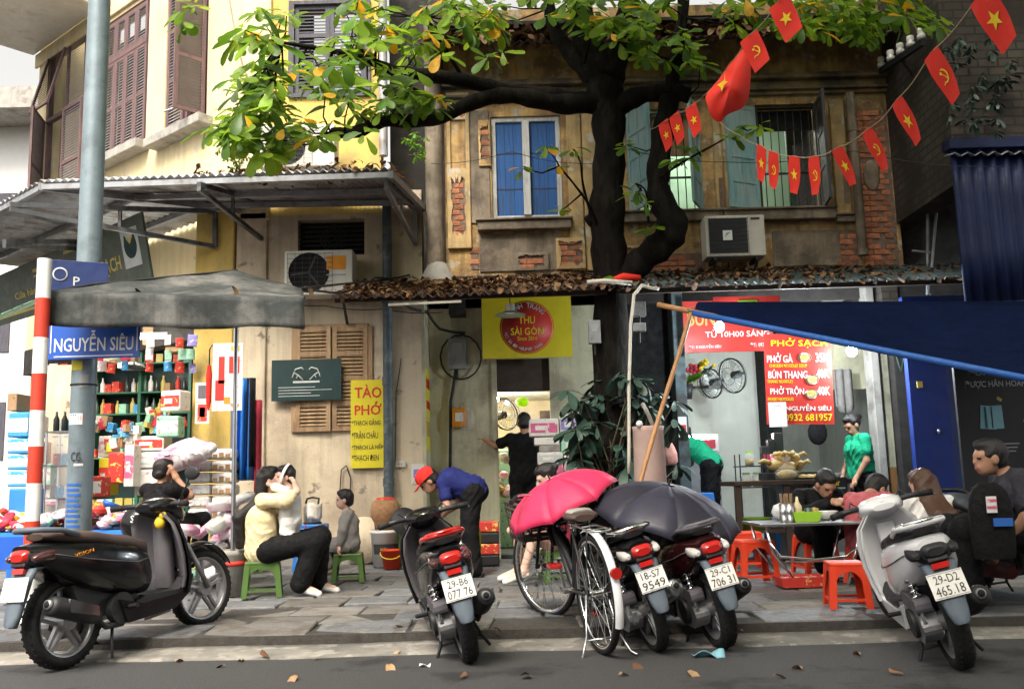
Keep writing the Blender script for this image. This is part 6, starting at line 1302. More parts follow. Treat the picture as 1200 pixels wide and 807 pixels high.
# ================================================================ people: continuous bodies grown from tapered limbs
def surfnet(Fd, o, h):
    nx, ny, nz = Fd.shape; sh = (nx-1, ny-1, nz-1); acc = np.zeros(sh+(3,), np.float32); cnt = np.zeros(sh, np.float32); crs = []
    for ax in range(3):
        a = [slice(None)]*3; b = [slice(None)]*3; a[ax] = slice(0, -1); b[ax] = slice(1, None); Fa, Fb = Fd[tuple(a)], Fd[tuple(b)]
        cr = (Fa < 0) != (Fb < 0); t = np.where(cr, Fa/np.where(cr, Fa-Fb, 1), 0); crs.append((cr, Fa < 0)); o1, o2 = [k for k in range(3) if k != ax]
        for d1 in (0, 1):
            for d2 in (0, 1):
                sl = [slice(None)]*3; sl[o1] = slice(d1, sh[o1]+d1); sl[o2] = slice(d2, sh[o2]+d2); c = cr[tuple(sl)]
                acc[..., ax] += c*t[tuple(sl)]; acc[..., o1] += c*d1; acc[..., o2] += c*d2; cnt += c
    act = cnt > 0; idx = -np.ones(sh, np.int64); idx[act] = np.arange(act.sum()); V_ = (acc[act]/cnt[act][:, None]+np.argwhere(act))*h+o; faces = []
    for ax in range(3):
        cr, neg = crs[ax]; o1, o2 = [k for k in range(3) if k != ax]; e = np.argwhere(cr); ok = (e[:, o1] > 0) & (e[:, o2] > 0) & (e[:, o1] < sh[o1]) & (e[:, o2] < sh[o2]); e = e[ok]
        def cell(d1, d2): q = e.copy(); q[:, o1] -= d1; q[:, o2] -= d2; return idx[q[:, 0], q[:, 1], q[:, 2]]
        qd = np.stack([cell(1, 1), cell(0, 1), cell(0, 0), cell(1, 0)], 1); fl = neg[e[:, 0], e[:, 1], e[:, 2]]
        if ax == 1: fl = ~fl
        qd[~fl] = qd[~fl][:, ::-1]; faces.append(qd)
    return V_, np.concatenate(faces)
def cone(P, a, b, r1, r2):
    a = np.array(a, np.float32); b = np.array(b, np.float32); ba = b-a; l2 = float(ba @ ba)+1e-9; pa = P-a; t = np.clip((pa @ ba)/l2, 0, 1); return np.linalg.norm(pa-t[..., None]*ba, axis=-1)-(r1+(r2-r1)*t)
def elli(P, c, r, M3):
    p = (P-np.array(c, np.float32)) @ M3; r = np.array(r, np.float32); k0 = np.linalg.norm(p/r, axis=-1); k1 = np.linalg.norm(p/(r*r), axis=-1)+1e-6; return k0*(k0-1)/k1
def grow(name, prims, mats, parent, h=.0075, k=.022, wobble=0., seed=0):
    """prims: ('c', a, b, r1, r2, mat) or ('e', centre, radii, 3x3, mat)"""
    los, his = [], []
    for p in prims:
        if p[0] == 'c': r = max(p[3], p[4]); los.append(np.minimum(p[1], p[2])-r); his.append(np.maximum(p[1], p[2])+r)
        else: r = max(p[2]); los.append(np.array(p[1])-r); his.append(np.array(p[1])+r)
    pad = .03; lo = np.min(los, 0)-pad; hi = np.max(his, 0)+pad; n = np.ceil((hi-lo)/h).astype(int)+1; Fd = np.full(n, 1., np.float32)
    ax = [lo[i]+h*np.arange(n[i]) for i in range(3)]
    def ev(p, G): return cone(G, *p[1:5]) if p[0] == 'c' else elli(G, *p[1:4])
    for p, l, u in zip(prims, los, his):
        i0 = np.maximum(0, np.floor((l-lo-.04)/h).astype(int)); i1 = np.minimum(n, np.ceil((u-lo+.04)/h).astype(int)+1); sl = tuple(slice(a, b) for a, b in zip(i0, i1))
        G = np.stack(np.meshgrid(*[ax[i][i0[i]:i1[i]] for i in range(3)], indexing='ij'), -1).astype(np.float32); d = ev(p, G); f = Fd[sl]; q = np.maximum(k-np.abs(d-f), 0)/k; Fd[sl] = np.minimum(d, f)-q*q*k*.25
    if wobble:
        G = np.stack(np.meshgrid(*ax, indexing='ij'), -1).astype(np.float32); ph = G[..., 2]*30+G[..., 0]*19+2.2*np.sin(G[..., 1]*17+seed)+1.6*np.sin(G[..., 0]*23+seed*2); Fd -= wobble*1.6*(1-np.abs(np.sin(ph)))**2*(.5+.5*np.sin(G[..., 1]*15+G[..., 2]*8+seed*1.7))+wobble*.4*np.sin(G[..., 1]*53+G[..., 2]*37+seed)
    V_, Q = surfnet(Fd, lo, h); me = bpy.data.meshes.new(name); me.from_pydata(V_.tolist(), [], Q.tolist())
    for m in mats: me.materials.append(MATS[m])
    if len(mats) > 1:
        C = V_[Q].mean(1).astype(np.float32); best = np.full(len(C), 9., np.float32); mi = np.zeros(len(C), np.int32)
        for p in prims:
            d = ev(p, C); b = d < best; best[b] = d[b]; mi[b] = mats.index(p[-1])
        me.polygons.foreach_set('material_index', mi)
    me.polygons.foreach_set('use_smooth', [True]*len(Q)); me.update(); return one(me, name, parent)
def m3(yaw=0., pitch=0., roll=0.): return np.array((Matrix.Rotation(yaw, 3, 'Z') @ Matrix.Rotation(pitch, 3, 'Y') @ Matrix.Rotation(roll, 3, 'X')), np.float32)
def figure(label, loc, rz, J, s=1., skin='skin', top=None, bot=None, hair='hair', style='short', look=(0, 0), shoes=None, hs=1., group=None, cap=None, grip=.6, k=.022, tilt=0., sc=1.):
    """J: joints in metres, x forward, y to the figure's left, z up"""
    t = thing('person', label, 'person', loc, rz, group); t.scale = (sc,)*3; A_ = lambda n: np.array(J[n], float); P = []; sk = skin
    pel, che, nek, hed = A_('pel'), A_('che'), A_('nek'), A_('hed')
    def c(a, b, r1, r2, m=sk): P.append(('c', np.array(a, float), np.array(b, float), r1*s, r2*s, m))
    up = (che-pel)/np.linalg.norm(che-pel); lat = A_('shL')-A_('shR'); lat = lat/np.linalg.norm(lat)
    for q in (-.045, .045): c(pel+lat*q*s, che+lat*q*1.3*s, .105, .105)
    c(pel, pel-up*.03*s, .12, .12); c(che, nek-(nek-che)*.25, .11, .06); c(nek-(hed-nek)*.2, hed-(hed-nek)*.35, .05, .047); c(A_('shL'), A_('shR'), .05, .05)
    for S_ in 'LR':
        sh, el, wr = A_('sh'+S_), A_('el'+S_), A_('wr'+S_); c(sh, el, .048, .038); c(el, wr, .038, .026); d = np.array(J.get('ha'+S_, (wr-el)), float); d = d/np.linalg.norm(d)
        w_ = np.cross(d, up if abs(d @ up) < .9 else np.array([1., 0, 0])); w_ /= np.linalg.norm(w_); nn = np.cross(w_, d); sg = 1 if S_ == 'L' else -1
        for q in (-.022, 0, .022): c(wr, wr+(d*.085+w_*q)*s, .022, .018)
        for i, (q, L) in enumerate(((-.03, .062), (-.01, .074), (.011, .07), (.031, .055))):
            b0 = wr+(d*.088+w_*q)*s; b1 = b0+(d*L*.5-nn*L*.25*grip)*s; b2 = b1+(d*L*.45*(1-grip)-nn*L*.5*grip)*s; c(b0, b1, .0095, .009); c(b1, b2, .009, .0075)
        b0 = wr+(d*.03-w_*.025*sg)*s; b1 = b0+(d*.03-w_*.03*sg-nn*.012)*s; c(b0, b1, .013, .011); c(b1, b1+(d*.03-nn*.012)*s, .011, .009)
        hp, kn, an = A_('hip'+S_), A_('kn'+S_), A_('an'+S_); c(pel, hp, .1, .095); c(hp, kn, .088, .058); c(kn, an, .056, .036); to = A_('to'+S_); c(an, to, .036, .026); c(an, an+(an-to)*.25, .034, .03)
    # head: skull, jaw, nose, brow, ears, eyes, lips
    Hm = m3(look[0], look[1], tilt); z = s*hs; f = lambda x, y, w: hed+Hm @ np.array((x, y, w))*z
    def e(x, y, w, r, m=sk): P.append(('e', f(x, y, w), [q*z for q in r], Hm, m))
    e(-.005, 0, .02, (.094, .074, .096)); e(.022, 0, -.045, (.066, .056, .068)); e(.05, 0, -.082, (.03, .03, .024)); e(.091, 0, -.022, (.018, .014, .02)); e(.082, 0, .0, (.012, .01, .03)); e(.074, 0, .022, (.018, .05, .012)); e(.083, 0, -.058, (.009, .021, .006), 'lips'); e(.081, 0, -.066, (.009, .018, .006), 'lips')
    for y in (-.031, .031): e(.0795, y, .002, (.005, .0095, .004), 'eye')
    for y in (-.077, .077): e(-.004, y, -.012, (.02, .012, .032))
    bd = grow('body', P, [sk, 'lips', 'eye'], t, .0075 if s > .6 else .006, k*s)
    if top:
        m, sl, loose = top; Q = []; g = .006+loose*.7
        def cc(a, b, r1, r2): Q.append(('c', np.array(a, float), np.array(b, float), r1*s, r2*s, m))
        for q in (-.05, .05): cc(pel+lat*q*s, che+lat*q*1.3*s, .108+g, .106+g)
        cc(pel, pel-up*.02*s, .118+g+loose*.3, .118+g+loose*.3); cc(che, nek-(nek-che)*.3, .112+g, .065); cc(A_('shL'), A_('shR'), .055+.01, .055+.01)
        for S_ in 'LR':
            sh, el, wr = A_('sh'+S_), A_('el'+S_), A_('wr'+S_); f1 = min(1, sl*2); cc(sh, sh+(el-sh)*f1, .056, .05+loose*.6)
            if sl > .5: cc(el, el+(wr-el)*(sl-.5)*2*.97, .046+loose*.5, .036+loose*.6)
        grow('shirt', Q, [m], t, .008, .03*s, .007, len(label) % 7)
    if bot:
        m, ln, loose = bot; Q = []
        def cc(a, b, r1, r2): Q.append(('c', np.array(a, float), np.array(b, float), r1*s, r2*s, m))
        cc(pel+up*.04*s, pel-up*.04*s, .132, .134)
        for S_ in 'LR':
            hp, kn, an = A_('hip'+S_), A_('kn'+S_), A_('an'+S_); f1 = min(1, ln*2); cc(pel, hp, .12, .112); cc(hp, hp+(kn-hp)*f1, .104+loose*.3, .076+loose*.6)
            if ln > .5: cc(kn, kn+(an-kn)*(ln-.5)*2*.94, .074+loose*.6, .056+loose)
        grow('trousers', Q, [m], t, .008, .03*s, .006, 3)
    if shoes:
        for S_ in 'LR':
            an, to = A_('an'+S_), A_('to'+S_); dn = np.array([0, 0, -.022*s]); grow('shoe', [('c', an+dn+(an-to)*.2, to+dn*.5+(to-an)*.15, .036*s, .03*s, shoes), ('c', an+dn*.2, an+(to-an)*.5+dn*.2, .034*s, .03*s, shoes)], [shoes], t, .006, .01)
    if hair:
        Q = []
        def he(x, y, w, r): Q.append(('e', f(x, y, w), [q*z for q in r], Hm, hair))
        he(-.022, 0, .034, (.097, .086, .098)); he(.03, 0, .085, (.06, .06, .04))
        def hc(a, b, r1, r2): Q.append(('c', np.array(a, float), np.array(b, float), r1*z, r2*z, hair))
        if style == 'bun': hc(f(-.1, 0, .06), f(-.12, 0, .05), .04, .04)
        if style == 'tied': hc(f(-.08, 0, .03), f(-.13, 0, .0), .04, .035); hc(f(-.13, 0, .0), f(-.12, 0, -.12), .03, .015)
        if style == 'long':
            for y in (-.045, 0, .045): hc(f(-.05, y*1.2, .03), f(-.085, y*1.2, -.16), .055, .056); tp_ = np.array(J.get('tip', f(-.1, 0, -.42))); md_ = tp_+np.array((0, 0, .24*s)); hc(f(-.085, y*1.2, -.16), md_+lat*y*1.2, .056, .052); hc(md_+lat*y*1.2, tp_+lat*y*.9, .052, .03)
        if style in ('short', 'boy'): he(-.05, 0, -.03, (.06, .072, .055))
        grow('hair', Q, [hair], t, .007, .02, .004)
    if cap:
        cp = MB(cap); T = Matrix.Translation(Vector(f(-.005, 0, .03))) @ Matrix(Hm.tolist()).to_4x4() @ Matrix.Diagonal((z, z*.9, z, 1))
        cp.lathe([(.112, 0), (.112, .03), (.1, .07), (.07, .1), (.03, .113), (.001, .115)], 24, T); cp.sheet(lambda u, v: T @ Vector((.085+.1*v*math.cos((u-.5)*1.6), (.1+.02*v)*math.sin((u-.5)*2.2)*(1-.12*v), .01-.02*v-.03*(u-.5)**2)), 10, 4, .004); cp.ell(T @ Vector((0, 0, .115)), (.008,)*3, 6); cp.build('cap', t)
    return t
def sym(**kw):
    """fill in the right side of the body from the left one"""
    J = dict(kw)
    for k_ in list(J):
        if k_.endswith('L') and k_[:-1]+'R' not in J: v = J[k_]; J[k_[:-1]+'R'] = (v[0], -v[1], v[2])
    return J
# mother on the green stool
ml = gr(303, 700, PZ)+Vector((0, .12, 0))
figure('long-haired woman in a cream blouse on a green stool kissing a baby', ml, R(4), sym(pel=(0, 0, .40), che=(-.01, 0, .64), nek=(.03, 0, .83), hed=(.05, 0, .955), shL=(.02, .15, .79), elL=(.2, .17, .62), wrL=(.22, -.02, .46), haL=(.6, -.6, -.2), shR=(.02, -.15, .79), elR=(.22, -.2, .79), wrR=(.3, -.13, .86), haR=(-.3, .3, .9), hipL=(.06, .09, .38), knL=(.46, .12, .47), anL=(.43, .12, .08), toL=(.58, .13, .03), hipR=(.06, -.09, .38), knR=(.46, -.1, .45), anR=(.32, -.08, .08), toR=(.46, -.1, .03), tip=(-.19, -.02, .42)), .95, 'skin_pale', ('cream', .72, .03), ('black_cloth', 1., .035), 'hair', 'long', (0, -.12), 'white_cloth')
bl = ml+Vector((.235, -.02, 0))
figure('baby in white clothes with a white headband standing on the woman\'s lap', bl, R(176), sym(pel=(0, 0, .62), che=(.01, 0, .8), nek=(.02, 0, .9), hed=(.05, 0, .985), shL=(.02, .09, .86), elL=(.1, .1, .9), wrL=(.18, .06, .93), hipL=(0, .05, .6), knL=(.01, .05, .53), anL=(-.02, .05, .46), toL=(.05, .05, .45)), .62, 'skin_pale', ('white_cloth', .5, .025), ('white_cloth', 1., .04), 'hair', 'boy', (.5, 0), None, 1.25)
MB('white').lathe([(.096, -.012), (.1, -.012), (.1, .012), (.096, .012)], 24, Matrix.Translation((.045, 0, 1.0)) @ Matrix.Rotation(R(70), 4, 'Y') @ Matrix.Diagonal((1.02, .92, 1, 1))).build('headband', bpy.data.objects[[o.name for o in bpy.data.objects if o.name.startswith('person')][-1]])
bo = gr(406, 682, PZ)+Vector((0, .12, 0))
figure('small boy in a grey hooded top seated on a green stool by the wall', bo, R(188), sym(pel=(0, 0, .36), che=(.0, 0, .56), nek=(.02, 0, .67), hed=(.04, 0, .765), shL=(.0, .11, .63), elL=(.05, .15, .48), wrL=(.08, .14, .35), shR=(.0, -.11, .63), elR=(.03, -.14, .48), wrR=(.1, -.12, .35), haL=(.1, 0, -1), haR=(.2, 0, -1), hipL=(.04, .06, .34), knL=(.24, .09, .34), anL=(.17, .08, .11), toL=(.25, .09, .08)), .7, 'skin_pale', ('grey_cloth', .97, .03), ('grey_cloth', .9, .02), 'hair', 'boy', (0, 0), None, 1.12)
# woman with the red cap bending over
dl = gr(551, 668, PZ); dl = Vector((at(553, 600, 9.4).x, 9.4, PZ))
figure('woman in a red cap and navy t-shirt bending over behind the middle scooter', dl, R(183), sym(pel=(0, 0, .83), che=(.2, 0, .92), nek=(.32, 0, .93), hed=(.42, 0, .925), shL=(.27, .15, .9), elL=(.24, .2, .66), wrL=(.36, .12, .52), shR=(.27, -.15, .9), elR=(.1, -.17, .7), wrR=(.28, -.12, .6), hipL=(0, .09, .8), knL=(.03, .1, .43), anL=(-.02, .1, .05), toL=(.12, .11, .02)), 1., 'skin', ('navy', .28, .02), ('black_cloth', 1., .02), 'hair', 'short', (0, .75), 'black_cloth', 1., None, 'red_cloth')
# man with a phone at the corner shop
figure('man in a black shirt holding a phone to his ear among the shop goods', Vector((at(186, 600, 9.6).x, 9.6, PZ+.1)), R(62), sym(pel=(0, 0, .46), che=(.02, 0, .7), nek=(.03, 0, .86), hed=(.05, 0, .99), shL=(0, .19, .81), elL=(.15, .22, .58), wrL=(.3, .1, .55), shR=(0, -.19, .81), elR=(.16, -.26, .74), wrR=(.09, -.13, .93), haR=(-.2, .4, 1), hipL=(.05, .1, .44), knL=(.45, .13, .48), anL=(.42, .12, .08), toL=(.55, .12, .03)), 1.02, 'skin', ('black_cloth', .3, .02), ('black_cloth', .95, .02), 'hair', 'short', (-.1, .1), 'black_cloth')
# person seated behind the pink umbrella
figure('person in patterned shorts and sandals seated behind the pink umbrella', Vector((at(652, 600, 8.7).x, 8.7, PZ)), R(184), sym(pel=(0, 0, .38), che=(.03, 0, .64), nek=(.05, 0, .81), hed=(.08, 0, .93), shL=(.02, .16, .77), elL=(.2, .2, .55), wrL=(.34, .12, .5), hipL=(.05, .09, .37), knL=(.2, .14, .47), anL=(.33, .13, .09), toL=(.47, .15, .04), hipR=(.05, -.09, .37), knR=(.34, -.12, .46), anR=(.36, -.12, .09), toR=(.5, -.13, .04)), .92, 'skin_pale', ('wine_cloth', .3, .03), ('pattern_cloth', .46, .04), 'hair', 'bun', (0, .5), 'offwhite')
# person in black at the doorway, from behind
figure('person in a black t-shirt standing in the shop doorway with one arm out', Vector((at(616, 560, 11.75).x, 11.75, PZ+.05)), R(88), sym(pel=(0, 0, .95), che=(.0, 0, 1.25), nek=(.01, 0, 1.44), hed=(.03, 0, 1.57), shL=(0, .18, 1.38), elL=(.05, .36, 1.3), wrL=(.15, .5, 1.38), shR=(0, -.18, 1.38), elR=(.02, -.24, 1.12), wrR=(.14, -.2, .95), hipL=(0, .09, .9), knL=(.02, .1, .48), anL=(0, .1, .07), toL=(.14, .11, .03)), 1.03, 'skin', ('black_cloth', .32, .03), ('black_cloth', 1., .02), 'hair', 'short', (0, .2), 'black_cloth')
# two women in green at the noodle shop
figure('woman in a green t-shirt bending over a table inside the noodle shop', Vector((at(834, 560, 12.5).x, 12.5, PZ+.16)), R(150), sym(pel=(0, 0, .92), che=(.2, 0, 1.12), nek=(.31, 0, 1.24), hed=(.4, 0, 1.31), shL=(.27, .16, 1.18), elL=(.34, .19, .93), wrL=(.46, .14, .78), hipL=(0, .09, .88), knL=(.03, .1, .46), anL=(0, .1, .06), toL=(.13, .1, .02)), 1., 'skin', ('green_cloth', .3, .02), ('black_cloth', 1., .025), 'hair', 'tied', (0, .5), 'black_cloth')
figure('woman in a green t-shirt with tied hair standing beside the food counter', Vector((at(1010, 560, 11.2).x, 11.2, PZ)), R(190), sym(pel=(0, 0, .88), che=(.02, 0, 1.17), nek=(.03, 0, 1.34), hed=(.07, 0, 1.46), shL=(.01, .16, 1.29), elL=(.04, .2, 1.03), wrL=(.16, .16, .84), shR=(.01, -.16, 1.29), elR=(.05, -.2, 1.03), wrR=(.16, -.18, .84), hipL=(0, .09, .84), knL=(.02, .1, .45), anL=(0, .1, .06), toL=(.13, .1, .02)), 1., 'skin', ('green_cloth', .3, .025), ('black_cloth', 1., .02), 'hair', 'bun', (.1, .45), 'black_cloth')
# man eating
em_ = figure('man in a black jacket with white sleeve stripes eating noodles at the steel table', Vector((at(953, 600, 8.75).x, 8.75, PZ)), R(-76), sym(pel=(0, 0, .4), che=(.08, 0, .62), nek=(.14, 0, .76), hed=(.24, 0, .8), shL=(.1, .18, .7), elL=(.22, .28, .52), wrL=(.36, .12, .62), shR=(.1, -.18, .7), elR=(.22, -.3, .52), wrR=(.38, -.06, .64), haL=(.4, -.5, .1), haR=(.4, .4, .1), hipL=(.06, .1, .38), knL=(.4, .17, .46), anL=(.36, .15, .08), toL=(.5, .15, .03)), 1.02, 'skin', ('black_cloth', .98, .025), ('black_cloth', 1., .02), 'hair', 'short', (0, .62), 'black_cloth')
for i, o_ in enumerate((-.022, 0, .022)):
    for sg in (-1, 1):
        MB('white').tube([(.09+o_*.6, sg*.185, .765-abs(o_)*.2), (.14+o_, sg*.262+0, .67), (.2+o_, sg*.335, .56)], .006, 5, flat=.7).build('sleeve_stripe', em_)
for k_ in (0, .014): MB('brown_wood').cyl((.4, -.05+k_, .68), (.3+.24, .0+k_, .57), .0035, n=5).build('chopstick', em_)
# guests at the right
figure('person in a rose t-shirt bent over the noodle table behind the white scooter', Vector((at(1016, 600, 7.95).x, 7.95, PZ)), R(38), sym(pel=(-.05, 0, .4), che=(.0, 0, .66), nek=(.1, 0, .8), hed=(.2, 0, .84), shL=(.04, .18, .74), elL=(.2, .24, .54), wrL=(.36, .15, .6), hipL=(.03, .1, .38), knL=(.4, .14, .45), anL=(.36, .13, .08), toL=(.5, .13, .03)), 1.05, 'skin', ('rose_cloth', .3, .03), ('black_cloth', 1., .02), 'hair', 'short', (-.3, .5), 'black_cloth', sc=.9)
figure('woman with long brown hair in a white top seated back to the street', Vector((at(1089, 600, 7.1).x, 7.1, PZ)), R(100), sym(pel=(0, 0, .36), che=(.02, 0, .58), nek=(.04, 0, .74), hed=(.08, 0, .84), shL=(.02, .17, .69), elL=(.15, .22, .48), wrL=(.3, .12, .5), hipL=(.05, .1, .35), knL=(.42, .13, .42), anL=(.38, .12, .08), toL=(.52, .12, .03), tip=(-.2, 0, .36)), 1., 'skin_pale', ('white_cloth', .8, .03), ('black_cloth', 1., .03), 'hair_brown', 'long', (.15, .2), 'black_cloth', sc=.94)
figure('young man with cropped hair in profile sitting on the dark scooter at the right edge', Vector((at(1172, 600, 6.4).x, 6.4, PZ)), R(176), sym(pel=(-.12, 0, .5), che=(-.1, 0, .72), nek=(-.05, 0, .87), hed=(.035, 0, .965), shL=(-.1, .18, .82), elL=(-.06, .24, .58), wrL=(.05, .16, .42), shR=(-.1, -.18, .82), elR=(-.06, -.24, .58), wrR=(.05, -.16, .42), hipL=(-.05, .1, .48), knL=(.3, .14, .5), anL=(.28, .13, .1), toL=(.42, .13, .05)), 1.03, 'skin', ('slate_cloth', .35, .025), ('black_cloth', 1., .02), 'hair', 'boy', (.05, .02), 'black_cloth')

# ================================================================ stools, tables, buckets
def stool(label, loc, rz, w, h, m, group):
    t = thing('plastic_stool', label, 'stool', loc, rz, group); a, b = w*.42, w*.5; s = .045
    st = MB(m).loft([[(x*k, y*k, z) for x, y in ((-a, -a), (a, -a), (a, a), (-a, a))] for k, z in ((1., h-.03), (1.02, h-.012), (.96, h), (.8, h-.004), (.2, h-.006))], True, True, False); st.build('seat', t, bevel=.008)
    for sx in (-1, 1):
        for sy in (-1, 1):
            lg = MB(m); p = [(sx*a, sy*a), (sx*(a-s), sy*a), (sx*(a-s), sy*(a-.008)), (sx*(a-.008), sy*(a-.008)), (sx*(a-.008), sy*(a-s)), (sx*a, sy*(a-s))]
            if sx*sy < 0: p = p[::-1]
            lg.loft([[(x+(b-a)*sx*(1-z/h), y+(b-a)*sy*(1-z/h), z) for x, y in p] for z in (0, h-.028)], True, True, False); lg.build('leg', t)
    for k in range(4):
        sk = MB(m); n = 10; zt = h-.028; zb = h*.5; wi = a-s*.6
        pts = [(-wi, zt)]+[(-wi+2*wi*i/n, zb+(zt-.03-zb)*math.sin(PI*i/n)**.6) for i in range(n+1)]+[(wi, zt)]
        sk.prism(pts, -a+.001, -a+.007); sk.bx(-b+.03, b-.03, -b+.008, -b+.014, h*.16, h*.22); o = sk.build('skirt', t); o.rotation_euler = (0, 0, k*PI/2)
    return t
GS = 'green plastic stools'; RS = 'red plastic stools'
stool('green plastic stool under the woman in the cream blouse', ml+Vector((-.0, 0, -.0)), R(12), .33, .295, 'plastic_green', GS)
stool('green plastic stool under the boy in grey', bo, R(6), .31, .265, 'plastic_green', GS)
stool('green plastic stool carrying the yellow basket beside the red bucket', Vector((at(484, 650, 10.6).x, 10.6, PZ)), R(3), .33, .36, 'plastic_green', GS)
stool('green plastic stool half hidden behind the awning bucket', gr(285, 672, PZ)+Vector((0, .1, 0)), R(20), .33, .4, 'plastic_green', GS)
stool('red plastic stool standing clear at the left end of the steel table', gr(890, 685, PZ)+Vector((0, .12, 0)), R(4), .33, .36, 'plastic_red', RS)
stool('red plastic stool just behind another at the left end of the steel table', gr(889, 672, PZ)+Vector((0, .45, 0)), R(-4), .33, .36, 'plastic_red', RS)
stool('red plastic stool in front of the steel table beside the white scooter', gr(1001, 713, PZ)+Vector((0, .12, 0)), R(-8), .28, .3, 'plastic_red', RS)
stool('red plastic stool under the man eating noodles', Vector((at(953, 600, 8.75).x, 8.78, PZ)), R(8), .34, .34, 'plastic_red', RS)
stool('red plastic stool under the woman with long brown hair', Vector((at(1087, 600, 7.1).x, 7.1, PZ)), R(8), .32, .25, 'plastic_red', RS)
stool('red plastic stool under the person in the rose t-shirt', Vector((at(1016, 600, 7.95).x, 7.93, PZ)), R(38), .34, .3, 'plastic_red', RS)
stool('blue plastic stool carrying the kettle against the beige wall', Vector((at(366, 640, 10.4).x, 10.4, PZ)), R(-5), .34, .5, 'plastic_blue', 'blue plastic stools'); KT = Vector((at(366, 640, 10.4).x, 10.4, PZ+.5))
stool('blue plastic stool left of the steel table under its edge', gr(905, 655, PZ)+Vector((0, .4, 0)), R(10), .32, .42, 'plastic_blue', 'blue plastic stools')
stool('white topped blue stool beside the bending woman in green', Vector((at(816, 560, 12.2).x, 12.2, PZ)), R(0), .42, .7, 'plastic_blue', 'blue plastic stools')
stool('green plastic stool under the person in patterned shorts', Vector((at(652, 600, 8.7).x, 8.7, PZ)), R(10), .32, .28, 'plastic_green', GS)
stool('dark crate stool under the man with the phone', Vector((at(186, 600, 9.6).x, 9.6, PZ)), R(10), .34, .46, 'plastic_dark', 'dark stools')
# kettle wrapped in a cloth
kt = thing('thermos_kettle', 'steel thermos kettle with a black handle standing on the blue stool', 'kettle', KT); MB('steel').lathe([(.001, 0), (.09, 0), (.095, .03), (.095, .17), (.07, .21), (.03, .225), (.001, .23)], 20).build('jug', kt); MB('plastic_dark').tube([(.06, 0, .2), (.07, 0, .27), (.0, 0, .285), (-.06, 0, .27), (-.075, 0, .22)], .012, 8).build('handle', kt); MB('plastic_dark').cyl((0, 0, -.001), (0, 0, .02), .099, n=20).build('base_ring', kt); MB('offwhite').sheet(lambda u, v: (.105*math.cos(-1.9+2.2*u), .105*math.sin(-1.9+2.2*u), .05+.17*v+.012*math.sin(9*u)), 12, 5, .006).build('cloth', kt)
bg_ = thing('drink_bag', 'clear plastic bag with an orange drink hanging by the blue stool', 'bag', Vector((at(353, 630, 10.15).x, 10.15, PZ+.2))); MB('film_clear').lathe([(.001, 0), (.07, .01), (.09, .07), (.06, .15), (.03, .2), (.05, .26)], 14).build('bag', bg_); MB('plastic_red').lathe([(.001, .012), (.055, .015), (.06, .07), (.001, .075)], 12).build('drink', bg_); MB('flower_red').cyl((.01, 0, .1), (.05, 0, .32), .005, n=6).build('straw', bg_)
jb = thing('dark_bottle', 'dark plastic bottle with a white cap on the pavement beside the boy', 'bottle', Vector((at(386, 640, 10.0).x, 10.0, PZ))); MB('bottle_dark').lathe([(.001, 0), (.055, 0), (.06, .02), (.06, .2), (.025, .27), (.022, .3)], 16).build('flask', jb); MB('white').cyl((0, 0, .3), (0, 0, .33), .026).build('cap', jb)
wd_ = thing('round_board', 'round white board leaning against the wall behind the boy', 'board', Vector((at(424, 640, 11.0).x, 11.12, PZ+.27)), 0); MB('beige_wall').lathe([(.001, 0), (.25, 0), (.27, .01), (.27, .025), (.001, .03)], 36, Matrix.Rotation(R(78), 4, 'X')).build('disc', wd_)
# bucket pile under the menu sign
pc_ = Vector((at(452, 640, 10.75).x, 10.75, PZ)); pb = thing('paint_bucket', 'white paint bucket with a printed black label below the drain pipe', 'bucket', pc_); MB('plastic_white').lathe([(.001, 0), (.14, 0), (.165, .36), (.175, .365), (.175, .4), (.16, .4), (.15, .3), (.001, .3)], 24).build('pail', pb); MB('black_ink').lathe([(.1515, .14), (.1585, .25)], 24, None, R(-140), R(-20)).build('label_print', pb); lettering('SƠN', 'gold_ink', pb, (.0, -.161, .2), .08, .03, bold=.02)
bs_ = thing('steamer_basket', 'brown woven basket and red lid stacked on the paint bucket', 'basket', pc_+Vector((0, 0, .4))); MB('basket').lathe([(.001, 0), (.12, 0), (.13, .08), (.15, .12), (.165, .15), (.17, .22), (.15, .3), (.12, .33), (.001, .33)], 24).build('weave', bs_); MB('card_red').lathe([(.12, .335), (.09, .36), (.001, .365)], 20).build('lid', bs_)
rb_ = thing('red_bucket', 'small red bucket with a yellow handle on the pavement', 'bucket', Vector((at(459, 650, 10.4).x, 10.4, PZ))); MB('plastic_red').lathe([(.001, 0), (.085, 0), (.115, .19), (.122, .19), (.122, .205), (.11, .205), (.085, .02), (.001, .02)], 24).build('pail', rb_); MB('plastic_yellow').tube([(-.12*math.cos(a), -.03-.1*math.sin(a)*.9, .18-.07*math.sin(a)) for a in [i*PI/10 for i in range(11)]], .006, 6).build('handle', rb_)
yb = thing('yellow_basket', 'yellow plastic basket on the green stool', 'basket', Vector((at(484, 650, 10.6).x, 10.6, PZ+.36)))
b = MB('plastic_yellow').loft([[(x*k, y*k, z) for x, y in ((-.1, -.08), (.1, -.08), (.1, .08), (-.1, .08))] for k, z in ((.85, 0), (.85, .008))], True, True, False)
for z in (.03, .06, .09, .115): b.tube([(x*(.85+z*1.2), y*(.85+z*1.2), z) for x, y in ((-.1, -.08), (.1, -.08), (.1, .08), (-.1, .08))], .007, 5, True)
for i in range(18):
    a = 2*PI*i/18; q = max(abs(math.cos(a)), abs(math.sin(a))); b.beam((.085*math.cos(a)/q, .068*math.sin(a)/q, 0), (.099*math.cos(a)/q, .079*math.sin(a)/q, .115), .008, .004)
b.build('mesh', yb)
